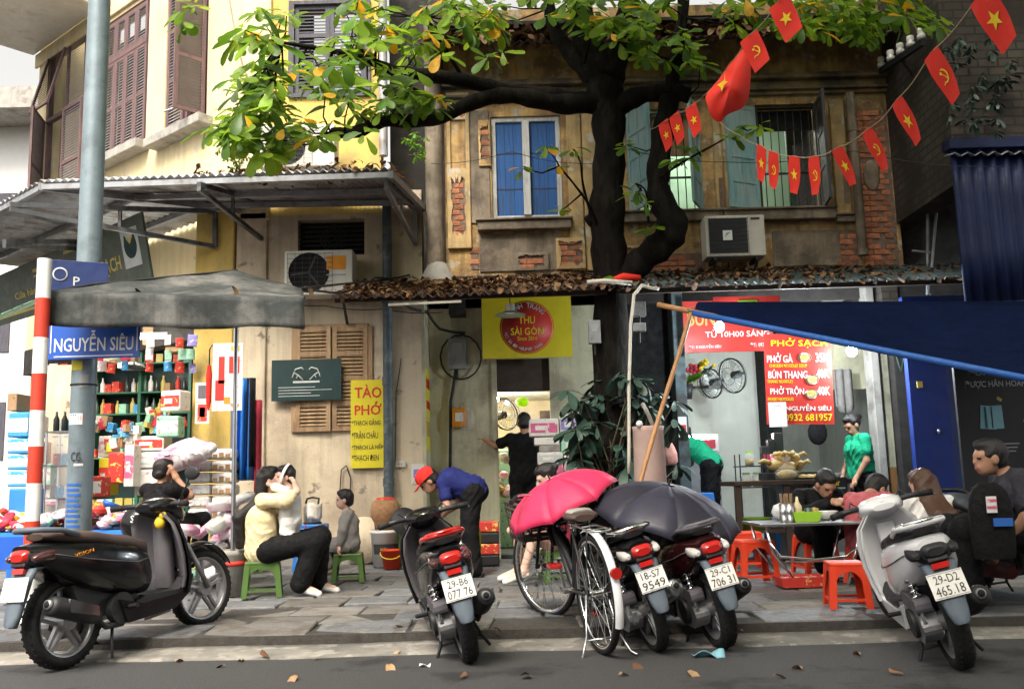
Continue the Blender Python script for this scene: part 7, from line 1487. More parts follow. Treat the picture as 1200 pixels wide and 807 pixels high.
pn = thing('metal_pan', 'dark metal pan lid leaning behind the yellow basket', 'pan', Vector((at(474, 615, 10.3).x, 10.35, .62))); MB('iron').lathe([(.16, 0), (.14, .02), (.03, .05), (.001, .05)], 24, Matrix.Rotation(R(70), 4, 'X') @ Matrix.Rotation(R(20), 4, 'Y')).build('lid', pn)
st_ = thing('tied_crates', 'red and dark crates stacked behind the bending woman', 'crates', Vector((at(568, 640, 10.6).x, 10.6, PZ))); 
for i, m in enumerate(('plastic_dark', 'card_red', 'plastic_dark', 'card_red')): MB(m).bx(-.14, .16, -.15, .15, i*.12, i*.12+.112).build('crate', st_, bevel=.012)
yl_ = thing('yellow_board', 'narrow yellow board standing beside the bending woman', 'board', Vector((at(561, 650, 9.7).x, 9.7, PZ)), R(10)); MB('yellow_sign').bx(-.02, .02, -.06, .06, 0, .42).build('panel', yl_)
pp = thing('rolled_mat', 'tall pale pink roll standing at the tree foot', 'roll', Vector((at(764, 600, 9.3).x, 9.3, PZ))); MB('roll_pink').lathe([(.001, 0), (.16, 0), (.165, .6), (.15, 1.35), (.16, 1.4), (.13, 1.4), (.001, 1.38)], 18).build('roll', pp); MB('concrete').tube([(.05, -.1, 1.35), (.0, -.1, 1.5), (-.06, -.12, 1.62)], .02, 6).build('stick', pp); MB('white').ell((-.1, -.12, 1.42), (.035,)*3, 8).build('knob', pp)
bgn = thing('hanging_pink_bag', 'crumpled pink cloth bag hanging on the dark green column', 'bag', Vector((at(786, 545, 10.9).x, 10.9, at(786, 545, 10.9).z))); MB('pink_cloth').loft([[(r*math.cos(a)*(1+.12*math.sin(5*a)), .5*r*math.sin(a), z) for a in [2*PI*i/14 for i in range(14)]] for r, z in ((.05, .0), (.09, .04), (.08, .14), (.05, .22), (.02, .27))]).build('bag', bgn)
sg, w, h = panel('red_notice', 'small red and white notice on the dark green column', 'notice', 795, 805, 488, 512, YR-.3, 'white', .004); MB('card_red').bx(-w*.4, w*.4, -.002, -.0005, -h*.4, h*.1).build('print', sg)

# ================================================================ tissue stacks in the doorway
def carton(label, c, d, m, name='carton', rz=0., band=None, group='packs stacked in the shop doorway', film=None):
    t = thing(name, label, 'box', c, rz, group); MB(m).bx(-d[0]/2, d[0]/2, -d[1]/2, d[1]/2, 0, d[2]).build('pack', t, bevel=min(d)*.08)
    if band: MB(band).bx(-d[0]*.46, d[0]*.46, -d[1]/2-.003, -d[1]/2+.001, d[2]*.2, d[2]*.75).build('print', t)
    if band: MB('card_white').bx(-d[0]*.3, d[0]*.12, -d[1]/2-.005, -d[1]/2-.0035, d[2]*.35, d[2]*.6).build('print', t)
    return t
YT = 11.0
def at_box(u0, u1, v0, v1, Y): x0, x1, z0, z1 = rect(u0, u1, v0, v1, Y); return Vector(((x0+x1)/2, Y+.15, z0)), (x1-x0, .3, z1-z0)
for u0, u1, v0, v1, m, bn, lab in ((620, 655, 490, 511, 'card_white', 'card_pink', 'white tissue pack with a pink band on top of the left doorway stack'), (656, 682, 485, 508, 'card_white', 'card_violet', 'white tissue pack with a violet band on top of the right doorway stack'), (626, 656, 512, 521, 'card_white', None, 'plain white pack second in the left doorway stack'), (632, 656, 521, 529, 'concrete', None, 'grey pack third in the left doorway stack'), (657, 686, 509, 532, 'card_mint', 'card_mint', 'mint green tissue pack in the right doorway stack'), (630, 660, 529, 544, 'card_white', 'pale_ink', 'white pack with faint print low in the left doorway stack'), (631, 661, 544, 562, 'card_pink', None, 'mauve wrapped pack near the bottom of the left doorway stack'), (661, 688, 532, 556, 'card_white', None, 'white wrapped pack under the mint pack')):
    c, d = at_box(u0, u1, v0, v1, YT); c.z += .001; carton(lab, c, (d[0]-.006, d[1], d[2]-.004), m, 'tissue_pack', 0, bn)
c, d = at_box(630, 690, 562, 655, YT); carton('large white base carton under the tissue packs', c, d, 'card_white', 'carton')
c, d = at_box(664, 715, 532, 561, 10.5); wp = thing('white_bale', 'large soft white wrapped bale beside the tissue packs', 'bale', c); MB('plastic_film').loft([sring(x, d[2]/2, .16*k, d[2]/2*k, 4) for x, k in ((-d[0]/2, .8), (-d[0]*.42, 1), (d[0]*.42, 1), (d[0]/2, .8))]).build('bale', wp)
c, d = at_box(664, 715, 561, 655, 10.5); carton('brown carton under the white bale', c, d, 'cardboard')
# electric fan, pot and goods inside the doorway
def fan(label, c, rz, r=.2, tilt=0., wallm=True):
    t = thing('electric_fan', label, 'fan', c, rz, 'electric fans'); t.rotation_euler = (tilt, 0, rz); T = Matrix.Rotation(PI/2, 4, 'X'); cg = MB('iron')
    for rr, y in ((r, 0), (r*.96, -.06), (r*.96, .04), (r*.5, -.075)): cg.tube([(rr*math.cos(a), y, rr*math.sin(a)) for a in [i*PI/14 for i in range(28)]], .011 if rr == r else .003, 5, True)
    for i in range(24): a = i*PI/12; cg.tube([(.04*math.cos(a), -.085, .04*math.sin(a)), (r*.5*math.cos(a), -.075, r*.5*math.sin(a)), (r*.96*math.cos(a), -.05, r*.96*math.sin(a)), (r*math.cos(a), 0, r*math.sin(a))], .002, 3)
    cg.build('cage', t); MB('plastic_dark').cyl((0, .02, 0), (0, .13, .0), .055, n=14).bx(-.02, .02, .13, .24, -.02, .02).build('motor', t)
    for k in range(4): MB('glass').sheet(lambda u, v: Vector(((.03+(r*.85-.03)*u)*math.cos((v-.5)*.9), -.02+.04*v, (.03+(r*.85-.03)*u)*math.sin((v-.5)*.9))), 5, 5, .002).build('blade', t, rot=(0, k*PI/2+.3, 0))
    return t
fan('black wall fan tilted sideways nearer the noodle shop doorway', at(833, 449, 12.6), R(-58), .2, R(12)); fan('black wall fan tilted sideways higher on the white tiled wall', at(858, 440, 12.9), R(-58), .24, R(12)); fan('grey fan behind the person in black in the shop doorway', at(592, 485, 12.8), R(40), .22, R(-10))
pt = thing('green_pot', 'glossy green lidded jar high inside the shop doorway', 'jar', at(612, 476, 12.9)); MB('leaf_light').lathe([(.001, 0), (.05, 0), (.085, .05), (.085, .09), (.05, .12), (.001, .125)], 18).build('jar', pt)
pz_ = thing('shop_cabinet', 'pale cabinet with goods at the back of the doorway shop', 'cabinet', Vector((at(606, 560, 13.2).x, 13.3, PZ))); MB('card_mint').bx(-.35, .25, 0, .4, 0, 1.35).build('case', pz_, bevel=.01); MB('dark_wood').bx(.35, .6, .2, .4, 0, 1.9).build('door_leaf', pz_)
for i in range(14):
    o = thing('food_bag', 'pale food bag heaped on the doorway shop cabinet', 'bag', Vector((at(588, 560, 12.6).x+rg.uniform(-.15, .12), 12.5+rg.uniform(-.2, .2), .85+rg.random()*.5)), rg.uniform(0, 6), 'food bags in the doorway shop'); MB(rg.choice(('plastic_film', 'film_pink', 'food', 'cream'))).ell((0, 0, 0), (.09, .07, .06), 10, (rg.uniform(-.4, .4), 0, 0)).build('bag', o)
MB('iron').bx(0, .3, 0, .3, 0, .9).build('counter', pz_, (-.75, -.6, 0))

# ================================================================ noodle shop: cart, table, dishes
ct = thing('food_cart', 'dark wooden food cart with a steel front and a taxi poster', 'cart', Vector((0, 0, 0))); cy = 9.9; cx0, cx1 = at(862, 600, cy).x, at(1001, 600, cy).x; cz = at(930, 562, cy).z
MB('dark_wood').bx(cx0, cx1, cy-.02, cy+.7, cz-.05, cz).build('top', ct, bevel=.008)
for x in (cx0+.04, cx0+.55): MB('dark_wood').bx(x-.03, x+.03, cy, cy+.06, PZ, cz-.05).build('leg', ct)
MB('steel').bx(cx1-.36, cx1-.02, cy+.0, cy+.6, PZ+.1, cz-.052).build('front_panel', ct, bevel=.006); MB('grey_metal').bx(cx0+.6, cx1-.37, cy+.3, cy+.6, PZ, cz-.052).build('back_panel', ct)
MB('dark_wood').bx(cx0, cx0+.6, cy+.05, cy+.6, PZ+.3, PZ+.33).build('shelf', ct)
sg, w, h = panel('taxi_poster', 'black taxi poster with yellow lettering on the front of the food cart', 'poster', 966, 994, 559, 601, cy-.03, 'board_black', .006)
lettering('eCar', 'yellow_ink', sg, (-.02, -.001, h*.36), w*.55, h*.16, bold=.03); lettering('SÂN BAY', 'white', sg, (0, -.001, .0), w*.8, h*.13, bold=.02); lettering('200K', 'yellow_ink', sg, (.02, -.001, -h*.2), w*.55, h*.13, bold=.02); MB('pale_ink').bx(-w*.4, w*.4, -.002, -.0005, h*.18, h*.22).build('small_print', sg); MB('white').bx(-w*.3, w*.35, -.002, -.0005, -h*.42, -h*.34).build('small_print', sg)
def onc(u, dy=.2): return Vector((at(u, 560, cy).x, cy+dy, cz+.002))
for i, (u, dz_, dy) in enumerate(((921, .16, .3), (932, .14, .28), (943, .15, .34), (928, .24, .3), (938, .235, .32))):
    o = thing('boiled_chicken', 'boiled yellow chicken piled in the glass topped tray, %s' % ('leftmost of the lower row', 'middle of the lower row', 'rightmost of the lower row', 'left one on top', 'right one on top')[i], 'chicken', onc(u, dy)+Vector((0, 0, dz_)), rg.uniform(0, 6), 'boiled chickens on the cart'); MB('meat').ell((0, 0, 0), (.11, .075, .065), 14).build('carcass', o); MB('meat').tube([(.08, .04, .02), (.14, .05, .05), (.19, .03, .03)], [.03, .022, .012], 8).tube([(.08, -.04, .02), (.14, -.05, .05), (.19, -.03, .03)], [.03, .022, .012], 8).build('legs', o); MB('meat').tube([(-.1, 0, .02), (-.16, 0, .05), (-.18, 0, .02)], [.025, .016, .02], 8).build('neck', o)
tr_ = thing('chicken_tray', 'raised dark tray under the boiled chickens', 'tray', onc(930, .3)); MB('iron').bx(-.24, .3, -.15, .2, 0, .08).build('tray', tr_, bevel=.01)
nb = thing('noodle_bag', 'clear plastic bag of fried dough sticks on the food cart', 'bag', onc(925, .08)); MB('food').ell((0, 0, .055), (.11, .07, .055), 12).build('dough', nb); MB('film_clear').lathe([(.001, .0), (.12, .01), (.13, .07), (.08, .13), (.02, .17), (.05, .21), (.055, .25)], 14, Matrix.Diagonal((1, .7, 1, 1))).build('bag', nb)
for i, (u, m) in enumerate(((945, 'food'), (952, 'meat'), (960, 'food'), (966, 'leaf_light'))):
    o = thing('food_plate', 'plate of cooked food on the cart top, %s from the left' % ('first', 'second', 'third', 'fourth')[i], 'plate', onc(u, .1), 0, 'plates on the cart'); MB('ceramic').lathe([(.001, .0), (.05, .0), (.08, .02), (.083, .02)], 18).build('plate', o); MB(m).ell((0, 0, .025), (.06, .05, .03), 10).build('food', o)
cb = thing('white_bowl', 'white plastic bowl at the right end of the food cart', 'bowl', onc(981, .12)); MB('ceramic').lathe([(.001, 0), (.06, 0), (.1, .06), (.095, .06), (.05, .01), (.001, .01)], 20).build('bowl', cb)
gb_ = thing('green_basin', 'green plastic basin on the shelf of the food cart', 'basin', Vector((cx0+.25, cy+.25, PZ+.332))); MB('plastic_lime').lathe([(.001, 0), (.12, 0), (.19, .12), (.2, .12), (.185, .11), (.11, .012), (.001, .012)], 22).build('basin', gb_)
sh_ = thing('jar_stand', 'thin metal shelf with glass jars beside the food cart', 'shelf', Vector((at(880, 560, 11.2).x, 11.2, PZ)))
for x in (-.12, .2):
    for y in (0, .25): MB('iron').cyl((x, y, 0), (x, y, 1.15), .008, n=6).build('leg', sh_)
for z in (.75, 1.0): MB('iron').bx(-.14, .22, -.02, .27, z, z+.012).build('shelf', sh_)
for i, (x, z) in enumerate(((-.03, .762), (.1, .762), (.02, 1.012))):
    o = thing('glass_jar', 'glass jar on the thin metal shelf, %s' % ('left on the lower board', 'right on the lower board', 'on the upper board')[i], 'jar', Vector(sh_.location)+Vector((x, .1, z)), 0, 'jars on the metal shelf'); MB('glass').lathe([(.001, 0), (.055, 0), (.058, .13), (.04, .15)], 16).build('glass', o); MB('food').lathe([(.001, .004), (.05, .004), (.05, .09), (.001, .09)], 14).build('contents', o); MB('plastic_lime').cyl((0, 0, .15), (0, 0, .17), .045).build('lid', o)
fg = thing('steel_cabinet', 'steel cabinet with bright lamps standing inside the noodle shop', 'cabinet', Vector((at(819, 560, 13.4).x, 13.35, PZ))); MB('grey_metal').bx(-.38, .3, 0, .5, 0, 1.25).build('case', fg, bevel=.01); MB('ceramic').bx(-.38, .3, .02, .5, 1.26, 1.5).build('top_tray', fg); MB('flower_red').bx(-.3, .25, -.01, .02, 1.3, 1.42).build('strip', fg)
for i in range(5): MB('lamp').ell((-.2+i*.09, .0, 1.46), (.018,)*3, 8).build('bulb', fg)
bag = thing('black_handbag', 'black handbag hanging on the wall behind the food counter', 'bag', at(958, 507, 12.3)); MB('black_cloth').ell((0, 0, 0), (.13, .05, .16), 14).tube([(-.09, 0, .12), (-.05, 0, .25), (.05, 0, .25), (.09, 0, .12)], .012, 6).build('bag', bag)
jk = thing('grey_jacket', 'grey jacket hanging on the back wall behind the standing woman in green', 'jacket', at(988, 450, 12.5)); MB('grey_cloth').sheet(lambda u, v: (-.12+.24*u, .03*math.sin(u*14), .2-.5*v*(1+.2*math.sin(u*3))), 14, 6, .02).build('cloth', jk)
fl = thing('flower_vase', 'vase of yellow and red flowers on a shelf inside the noodle shop', 'flowers', at(825, 440, 12.9)); MB('ceramic').lathe([(.001, -.15), (.05, -.15), (.06, -.05), (.04, .0)], 14).build('vase', fl)
for i in range(26): MB('flower_yellow' if i < 13 else 'flower_red').ell((rg.gauss(.03 if i < 13 else -.14, .05), rg.gauss(0, .05), .09+rg.random()*.12-(0 if i < 13 else .05)), (.03,)*3, 6).build('flower', fl)
for i in range(10): o = one(DK[1], 'leaf', fl, (rg.gauss(-.02, .05), 0, .02), (rg.uniform(-.5, .5), rg.uniform(-1.2, 0), rg.uniform(0, 6)))
MB('dark_wood').bx(-.25, .25, -.1, .12, -.18, -.152).build('shelf', fl)
pn2 = thing('potted_plant', 'broad leaved green plant on the column inside the noodle shop', 'plant', at(805, 450, 12.3)); MB('plastic_dark').lathe([(.001, -.2), (.06, -.2), (.08, 0), (.001, -.01)], 14).build('pot', pn2)
for i in range(18): one(LV[0], 'leaf', pn2, (rg.gauss(0, .03), rg.gauss(0, .03), .0), (rg.uniform(-.3, .3), rg.uniform(-1.0, .2), rg.uniform(0, 6.3)))
# dark standing goods behind the banner
for i, u in enumerate((897, 905, 912)):
    o = thing('drinks_stack', 'dark stacked goods in the shadow below the price banner, %s from the left' % ('first', 'second', 'third')[i], 'goods', Vector((at(u, 540, 11.6).x, 11.6, PZ)), 0, 'dark goods below the banner'); MB('bottle_dark').bx(-.05, .05, -.06, .06, 0, 1.25+.08*i).build('body', o, bevel=.01); MB('card_pink' if i else 'wine_cloth').bx(-.04, .04, -.065, -.0601, 1.05, 1.15).build('tag', o); MB('grey_metal').cyl((0, -.06, 1.0), (0, -.12, 1.0), .02).build('tap', o)
# the steel table
ty = 7.95; tx0_, tx1_ = at(889, 612, ty-.25).x, at(1012, 612, ty-.25).x; tz_ = at(950, 612, ty-.3).z; tcx = (tx0_+tx1_)/2+.02
tb_ = thing('steel_table', 'folding steel table with tubular legs set for noodles', 'table', Vector((tcx, ty, PZ))); hw = (tx1_-tx0_)/2+.02; tzz = tz_-PZ
MB('steel').bx(-hw, hw, -.3, .32, tzz-.025, tzz).build('top', tb_, bevel=.006)
for s in (-1, 1): MB('chrome').tube([(-hw+.06, s*.24, tzz-.03), (-hw+.1, s*.24, tzz*.55), (-hw+.3, s*.24, .01)], .013, 8).build('leg', tb_); MB('chrome').tube([(hw-.06, s*.24, tzz-.03), (hw-.12, s*.24, tzz*.5), (hw-.2, s*.24, .01)], .013, 8).build('leg', tb_)
MB('chrome').tube([(-hw+.08, -.25, tzz*.7), (-hw+.16, -.25, tzz*.48), (0, -.25, tzz*.42), (hw-.2, -.25, tzz*.46), (hw-.1, -.25, tzz*.6)], .01, 8).build('brace', tb_); MB('chrome').cyl((-hw+.2, -.22, .2), (hw-.2, -.22, .2), .009, n=8).build('crossbar', tb_)
TT = Vector((tcx, ty, tz_+.001))
def ont(u, dy=0.): return Vector((at(u, 605, ty+dy).x, ty+dy, TT.z))
bw = thing('noodle_bowl', 'white noodle bowl in front of the eating man', 'bowl', ont(968, .05)); MB('ceramic').lathe([(.001, 0), (.045, 0), (.05, .015), (.1, .075), (.096, .075), (.045, .02), (.001, .018)], 22).build('bowl', bw); MB('food').lathe([(.001, .06), (.085, .06)], 16).build('soup', bw)
bt = thing('lime_caddy', 'lime green plastic basket of sauces on the steel table', 'basket', ont(943, -.1)); MB('plastic_lime').loft([[(x*k, y*k, z) for x, y in ((-.12, -.09), (.12, -.09), (.12, .09), (-.12, .09))] for k, z in ((.8, 0), (1., .08), (.95, .08), (.78, .01))], True, True, False).build('tub', bt, bevel=.006)
sc_ = thing('sauce_bottle', 'pale sauce bottle standing in the lime green basket', 'bottle', ont(938, -.1)+Vector((-.02, 0, .012))); MB('cream').lathe([(.001, 0), (.035, 0), (.036, .11), (.014, .15), (.008, .19), (.001, .19)], 14).build('bottle', sc_)
for i, (dx, m) in enumerate(((.04, 'leaf_dark'), (.09, 'food'))): o = thing('sauce_pot', '%s pot in the lime green basket' % ('dark herb', 'brown sauce')[i], 'pot', ont(943, -.1)+Vector((dx, .02, .012))); MB(m).lathe([(.001, 0), (.03, 0), (.035, .09), (.001, .1)], 12).build('pot', o)
for i, u in enumerate((919, 926)):
    o = thing('chopstick_holder', 'steel chopstick holder full of chopsticks, %s of the pair' % ('left', 'right')[i], 'holder', ont(u, -.14), 0, 'chopstick holders'); MB('steel').lathe([(.001, 0), (.035, 0), (.035, .15), (.032, .15), (.031, .02), (.001, .02)], 16).build('cup', o)
    for k_ in range(6): MB('brown_wood').cyl((.012*math.cos(k_), .012*math.sin(k_), .03), (.026*math.cos(k_), .026*math.sin(k_), .23), .004, n=5).build('chopstick', o)
nk = thing('tissue_ball', 'crumpled white tissue bag behind the chopstick holders', 'tissue', ont(915, .12)); MB('plastic_film').ell((0, 0, .07), (.08, .06, .08), 9).build('bag', nk)
rt = thing('red_tray', 'red plastic tray of dishes on the ground under the steel table', 'tray', gr(950, 690, PZ)+Vector((0, .25, 0))); MB('card_red').loft([[(x*k, y*k, z) for x, y in ((-.2, -.14), (.2, -.14), (.2, .14), (-.2, .14))] for k, z in ((.88, 0), (1., .08), (.97, .08), (.86, .015))], True, True, False).build('tub', rt, bevel=.006)
for i in range(4): o = thing('dish', 'pale dish lying in the red tray', 'dish', Vector(rt.location)+Vector((-.11+i*.075, -.03, .02)), 0, 'dishes in the red tray'); MB('card_red' if i % 2 else 'film_pink').lathe([(.001, 0), (.04, 0), (.07, .05), (.068, .05), (.04, .008)], 14).build('dish', o); o['label'] = ('pink', 'red')[i % 2]+' dish in the red tray under the steel table'
dr = thing('iced_drink', 'iced green drink in a knotted plastic bag on the woman\'s table', 'drink', at(1095, 600, 7.9)+Vector((0, 0, .02))); MB('film_clear').lathe([(.001, 0), (.06, .01), (.075, .09), (.05, .15), (.03, .19), (.02, .24), (.03, .27)], 14).build('bag', dr); MB('plastic_lime').lathe([(.045, .0), (.055, .08), (.001, .085)], 14).build('drink', dr)
tb2 = thing('low_table', 'low dark table in front of the woman with long brown hair', 'table', Vector((at(1085, 600, 7.9).x, 7.9, PZ))); z_ = dr.location.z-PZ-.002; MB('dark_wood').bx(-.3, .3, -.25, .25, z_-.03, z_).build('top', tb2)
for sx in (-1, 1):
    for sy in (-1, 1): MB('dark_wood').bx(sx*.26-.02, sx*.26+.02, sy*.2-.02, sy*.2+.02, 0, z_-.03).build('leg', tb2)
bpk = thing('black_backpack', 'black backpack with a striped tag and blue print beside the young man', 'backpack', Vector((at(1162, 620, 6.1).x, 6.1, .45))); bpk.scale = (.85, .85, .85); MB('black_cloth').loft([sring(0, 0, .001, .001)]+[[(x*k, y*k, z) for x, y in ((-.15, -.09), (.0, -.12), (.15, -.09), (.17, .0), (.13, .1), (-.13, .1), (-.17, .0))] for k, z in ((.9, 0), (1, .08), (1, .38), (.85, .5), (.4, .56))][0:0]+[[(x*k, y*k, z) for x, y in ((-.15, -.09), (.0, -.12), (.15, -.09), (.17, .0), (.13, .1), (-.13, .1), (-.17, .0))] for k, z in ((.9, 0), (1, .08), (1, .38), (.85, .5), (.4, .56))] if False else [[(x*k, y*k, z) for x, y in ((-.15, -.09), (.0, -.12), (.15, -.09), (.17, .0), (.13, .1), (-.13, .1), (-.17, .0))] for k, z in ((.9, 0), (1, .08), (1, .38), (.85, .5), (.4, .56))]).build('bag', bpk, sub=1)
MB('card_white').bx(-.08, -.005, -.125, -.118, .34, .46).build('tag', bpk); MB('card_pink').bx(-.08, -.005, -.128, -.1255, .37, .39).bx(-.08, -.005, -.128, -.1255, .42, .44).build('tag_stripe', bpk); MB('blue_trim').bx(-.04, .1, -.128, -.117, .24, .3).build('print', bpk)

# ================================================================ the corner grocery
def gpos(u, v, Y): return at(u, v, Y)
CW = dict(bottle_dark='dark', leaf_dark='green', gold_ink='amber', card_white='white', card_red='red', card_mint='mint', cardboard='brown', card_blue='blue', yellow_sign='yellow', film_pink='pink', plastic_film='clear', flower_red='crimson', lens_amber='orange', sign_blue='navy', card_violet='violet')
def cw(o): return CW.get(o.data.materials[0].name, 'pale')
GY = 13.0; sx0_, sx1_ = at(104, 480, GY).x, at(222, 480, GY).x; rack = thing('shelf_rack', 'tall green shelf rack of bottles at the back of the corner shop', 'shelf', Vector((0, GY, PZ)))
shz = [at(160, v, GY).z-PZ for v in (595, 535, 484, 459, 425, 402)]
for z in shz: MB('shelf_green').bx(sx0_, sx1_, -.02, .35, z-.02, z).build('shelf', rack)
for x in (sx0_, (sx0_+sx1_)/2, sx1_): MB('shelf_green').bx(x-.02, x+.02, -.015, .35, 0, shz[-1]+.4).build('upright', rack)
MB('sign_green').bx(sx0_, sx1_, .35, .38, 0, shz[-1]+.4).build('back', rack)
BT = [MB(m).lathe([(.001, 0), (.032, 0), (.034, .02), (.034, .13), (.013, .18), (.013, .22), (.001, .22)], 10).mesh('bottle') for m in ('bottle_dark', 'leaf_dark', 'gold_ink', 'card_white', 'card_red')]
TN = [MB(m).bx(-.05, .05, -.05, .05, 0, .14).mesh('tin') for m in ('card_red', 'card_mint', 'cardboard', 'card_white', 'card_blue', 'gold_ink')]
nm = ('bottom', 'second', 'third', 'fourth', 'fifth', 'top')
for si, z in enumerate(shz):
    x = sx0_+.06
    while x < sx1_-.05:
        tall = si in (2, 3); me = rg.choice(BT[:3] if (si == 2 and rg.random() < .8) else BT+TN[:3] if si == 3 else TN)
        o = one(me, 'bottle' if me in BT else 'packet', None, (x, GY+.08+rg.uniform(0, .04), PZ+z+.001), (0, 0, rg.uniform(-.3, .3)), rg.uniform(.85, 1.12)); kind = 'bottle' if me in BT else 'packet'
        tag(o, '%s %s in the row on the %s shelf of the corner shop rack' % (cw(o), kind, nm[si]), kind, '%ss on the %s shelf of the rack' % (kind, nm[si])); x += .085 if me in BT else .125
def stackbox(u0, u1, v0, v1, Y, m, lab, bn=None, dep=.3, name='carton'):
    x0, x1, z0, z1 = rect(u0, u1, v0, v1, Y); return carton(lab, Vector(((x0+x1)/2, Y+dep/2, z0)), (x1-x0-.006, dep, z1-z0-.006), m, name, 0, bn, 'cartons at the corner shop')
for u0, u1, v0, v1, Y, m, bn, lab in (
    (115, 130, 510, 535, 11.6, 'card_white', 'film_pink', 'white carton with pink print at the left end of the shop counter'), (126, 145, 529, 566, 11.3, 'card_red', None, 'tall red carton beside the grey pole'), (145, 157, 520, 570, 11.2, 'card_white', 'card_pink', 'narrow white carton with red print in the middle of the goods'), (156, 192, 510, 528, 11.4, 'card_white', 'card_red', 'white carton with a red band on top of the middle pile'), (157, 192, 529, 548, 11.4, 'card_white', 'pale_ink', 'white carton second in the middle pile'), (157, 192, 549, 580, 11.4, 'card_white', None, 'white carton at the bottom of the middle pile'), (115, 128, 536, 580, 11.5, 'yellow_sign', 'card_red', 'yellow carton below the pink printed one'),
    (8, 34, 482, 512, 9.6, 'card_blue', 'card_white', 'blue water carton on top of the pile at the left edge'), (8, 34, 513, 531, 9.6, 'card_blue', 'card_white', 'blue water carton second in the pile at the left edge'), (8, 34, 532, 550, 9.6, 'card_blue', 'card_white', 'blue water carton third in the pile at the left edge'), (8, 34, 551, 570, 9.6, 'card_blue', 'card_white', 'blue water carton fourth in the pile at the left edge'), (8, 34, 571, 640, 9.6, 'plastic_blue', None, 'blue crate at the bottom of the pile at the left edge'), (8, 20, 460, 481, 9.65, 'cardboard', None, 'brown carton above the blue water cartons'),
    (112, 128, 400, 424, 12.4, 'cardboard', None, 'brown carton hanging high behind the blue street plate'), (166, 190, 381, 404, 12.6, 'cardboard', None, 'brown carton on top of the rack beside the awning'), (193, 216, 383, 412, 12.6, 'cardboard', 'card_red', 'printed brown carton on top of the rack under the awning'), (137, 160, 424, 431, 12.6, 'card_white', None, 'flat white carton high on the rack')):
    stackbox(u0, u1, v0, v1, Y, m, lab, bn)
# stacked egg noodle packs in film
for r_ in range(6):
    for c_, (u0, u1) in enumerate(((219, 246), (247, 273))):
        x0, x1, z0, z1 = rect(u0, u1, 525+r_*14, 538+r_*14, 10.4); t = thing('noodle_pack', 'film wrapped noodle pack in the %s column, %s from the top' % (('left', 'right')[c_], ordw[r_]), 'pack', Vector(((x0+x1)/2, 10.5, z0)), 0, 'noodle packs stacked by the yellow column'); MB('plastic_film').bx(-(x1-x0)/2+.004, (x1-x0)/2-.004, -.1, .2, 0, z1-z0-.003).build('wrap', t, bevel=.03)
        for k_ in range(3): MB('leaf_dry_pale' if c_ else 'card_white').bx(-.1+k_*.07, -.05+k_*.07, -.104, -.1, .02, .06+.015*((r_+k_) % 2)).build('print', t)
fbg = thing('pink_bag', 'crumpled white and pink plastic sack on top of the noodle packs', 'sack', at(210, 540, 10.2)); grow('sack', [('c', np.array((-.12, 0, 0)), np.array((.2, 0, .1)), .13, .12, 'film_pink'), ('c', np.array((.1, 0, .08)), np.array((.34, 0, .13)), .1, .06, 'film_pink'), ('c', np.array((-.05, -.03, .08)), np.array((.12, .0, .18)), .09, .07, 'film_pink')], ['film_pink'], fbg, .012, .05, .022, 2)
# display counter, hanging posters, low goods
gc = thing('glass_case', 'small glass display case beside the grey pole', 'case', Vector((at(72, 560, 10.2).x, 10.2, PZ))); hgc = at(72, 505, 10.2).z-PZ; MB('glass').bx(-.18, .18, 0, .02, .5, hgc).build('front_glass', gc)
for x in (-.18, .18):
    for y in (0, .3): MB('steel').bx(x-.01, x+.01, y-.01, y+.01, 0, hgc).build('post', gc)
for z in (.5, .85, 1.2, hgc): MB('grey_metal').bx(-.19, .19, -.01, .31, z-.01, z+.004).build('shelf', gc)
for i in range(16):
    z = (.504, .854, 1.204, hgc+.004)[i % 4]; o = one(rg.choice(TN+BT), 'packet', None, Vector(gc.location)+Vector((-.13+.085*(i//4), .1+rg.random()*.08, z)), (0, 0, rg.random()), .9); tag(o, 'small %s packet inside the glass display case' % cw(o), 'packet', 'packets in the glass case')
for i in range(3):
    o = one(BT[0], 'bottle', None, Vector(gc.location)+Vector((-.1+i*.09, .04, hgc+.006)), (0, 0, 0), .95); tag(o, 'dark bottle standing on top of the glass display case', 'bottle', 'bottles on the glass case')
pw = thing('pale_wall_panel', 'pale notice wall beside the grey pole with scribbled prices', 'panel', Vector((at(70, 500, 11).x, 11.0, PZ))); MB('beige_wall').bx(-.2, .22, 0, .06, 0, 2.4).build('panel', pw)
for dx, dz_ in ((-.08, 1.55), (.05, 1.55), (-.02, 1.45), (-.06, 1.2)): MB('black_ink').bx(dx, dx+.07, -.003, .001, dz_, dz_+.012).build('scribble', pw)
def poster(u0, u1, v0, v1, Y, m, lab, prints): 
    sg, w, h = panel('poster', lab, 'poster', u0, u1, v0, v1, Y, m, .004)
    for mm, a, b, c, d in prints: MB(mm).bx(a*w, b*w, -.003, -.0005, c*h, d*h).build('print', sg)
    return sg
poster(249, 284, 402, 481, 10.0, 'card_white', 'white drinks poster with red bottle pictures hung by the awning pole', (('red_ink', -.3, -.1, -.1, .3), ('red_ink', .05, .4, .05, .3), ('lens_amber', -.1, .1, -.4, -.3), ('gold_ink', .1, .4, .38, .46), ('red_ink', -.4, -.1, -.35, -.05), ('black_ink', .2, .35, .1, .28), ('lens_amber', .15, .4, -.45, -.4)))
poster(229, 245, 448, 470, 10.9, 'card_white', 'small framed picture on the yellow column upper of two', (('plastic_grey', -.3, .3, -.35, .35),)); poster(229, 245, 471, 496, 10.9, 'card_white', 'small framed picture on the yellow column lower of two', (('card_red', -.35, .35, -.4, .4), ('white', -.2, .2, -.2, .25)))
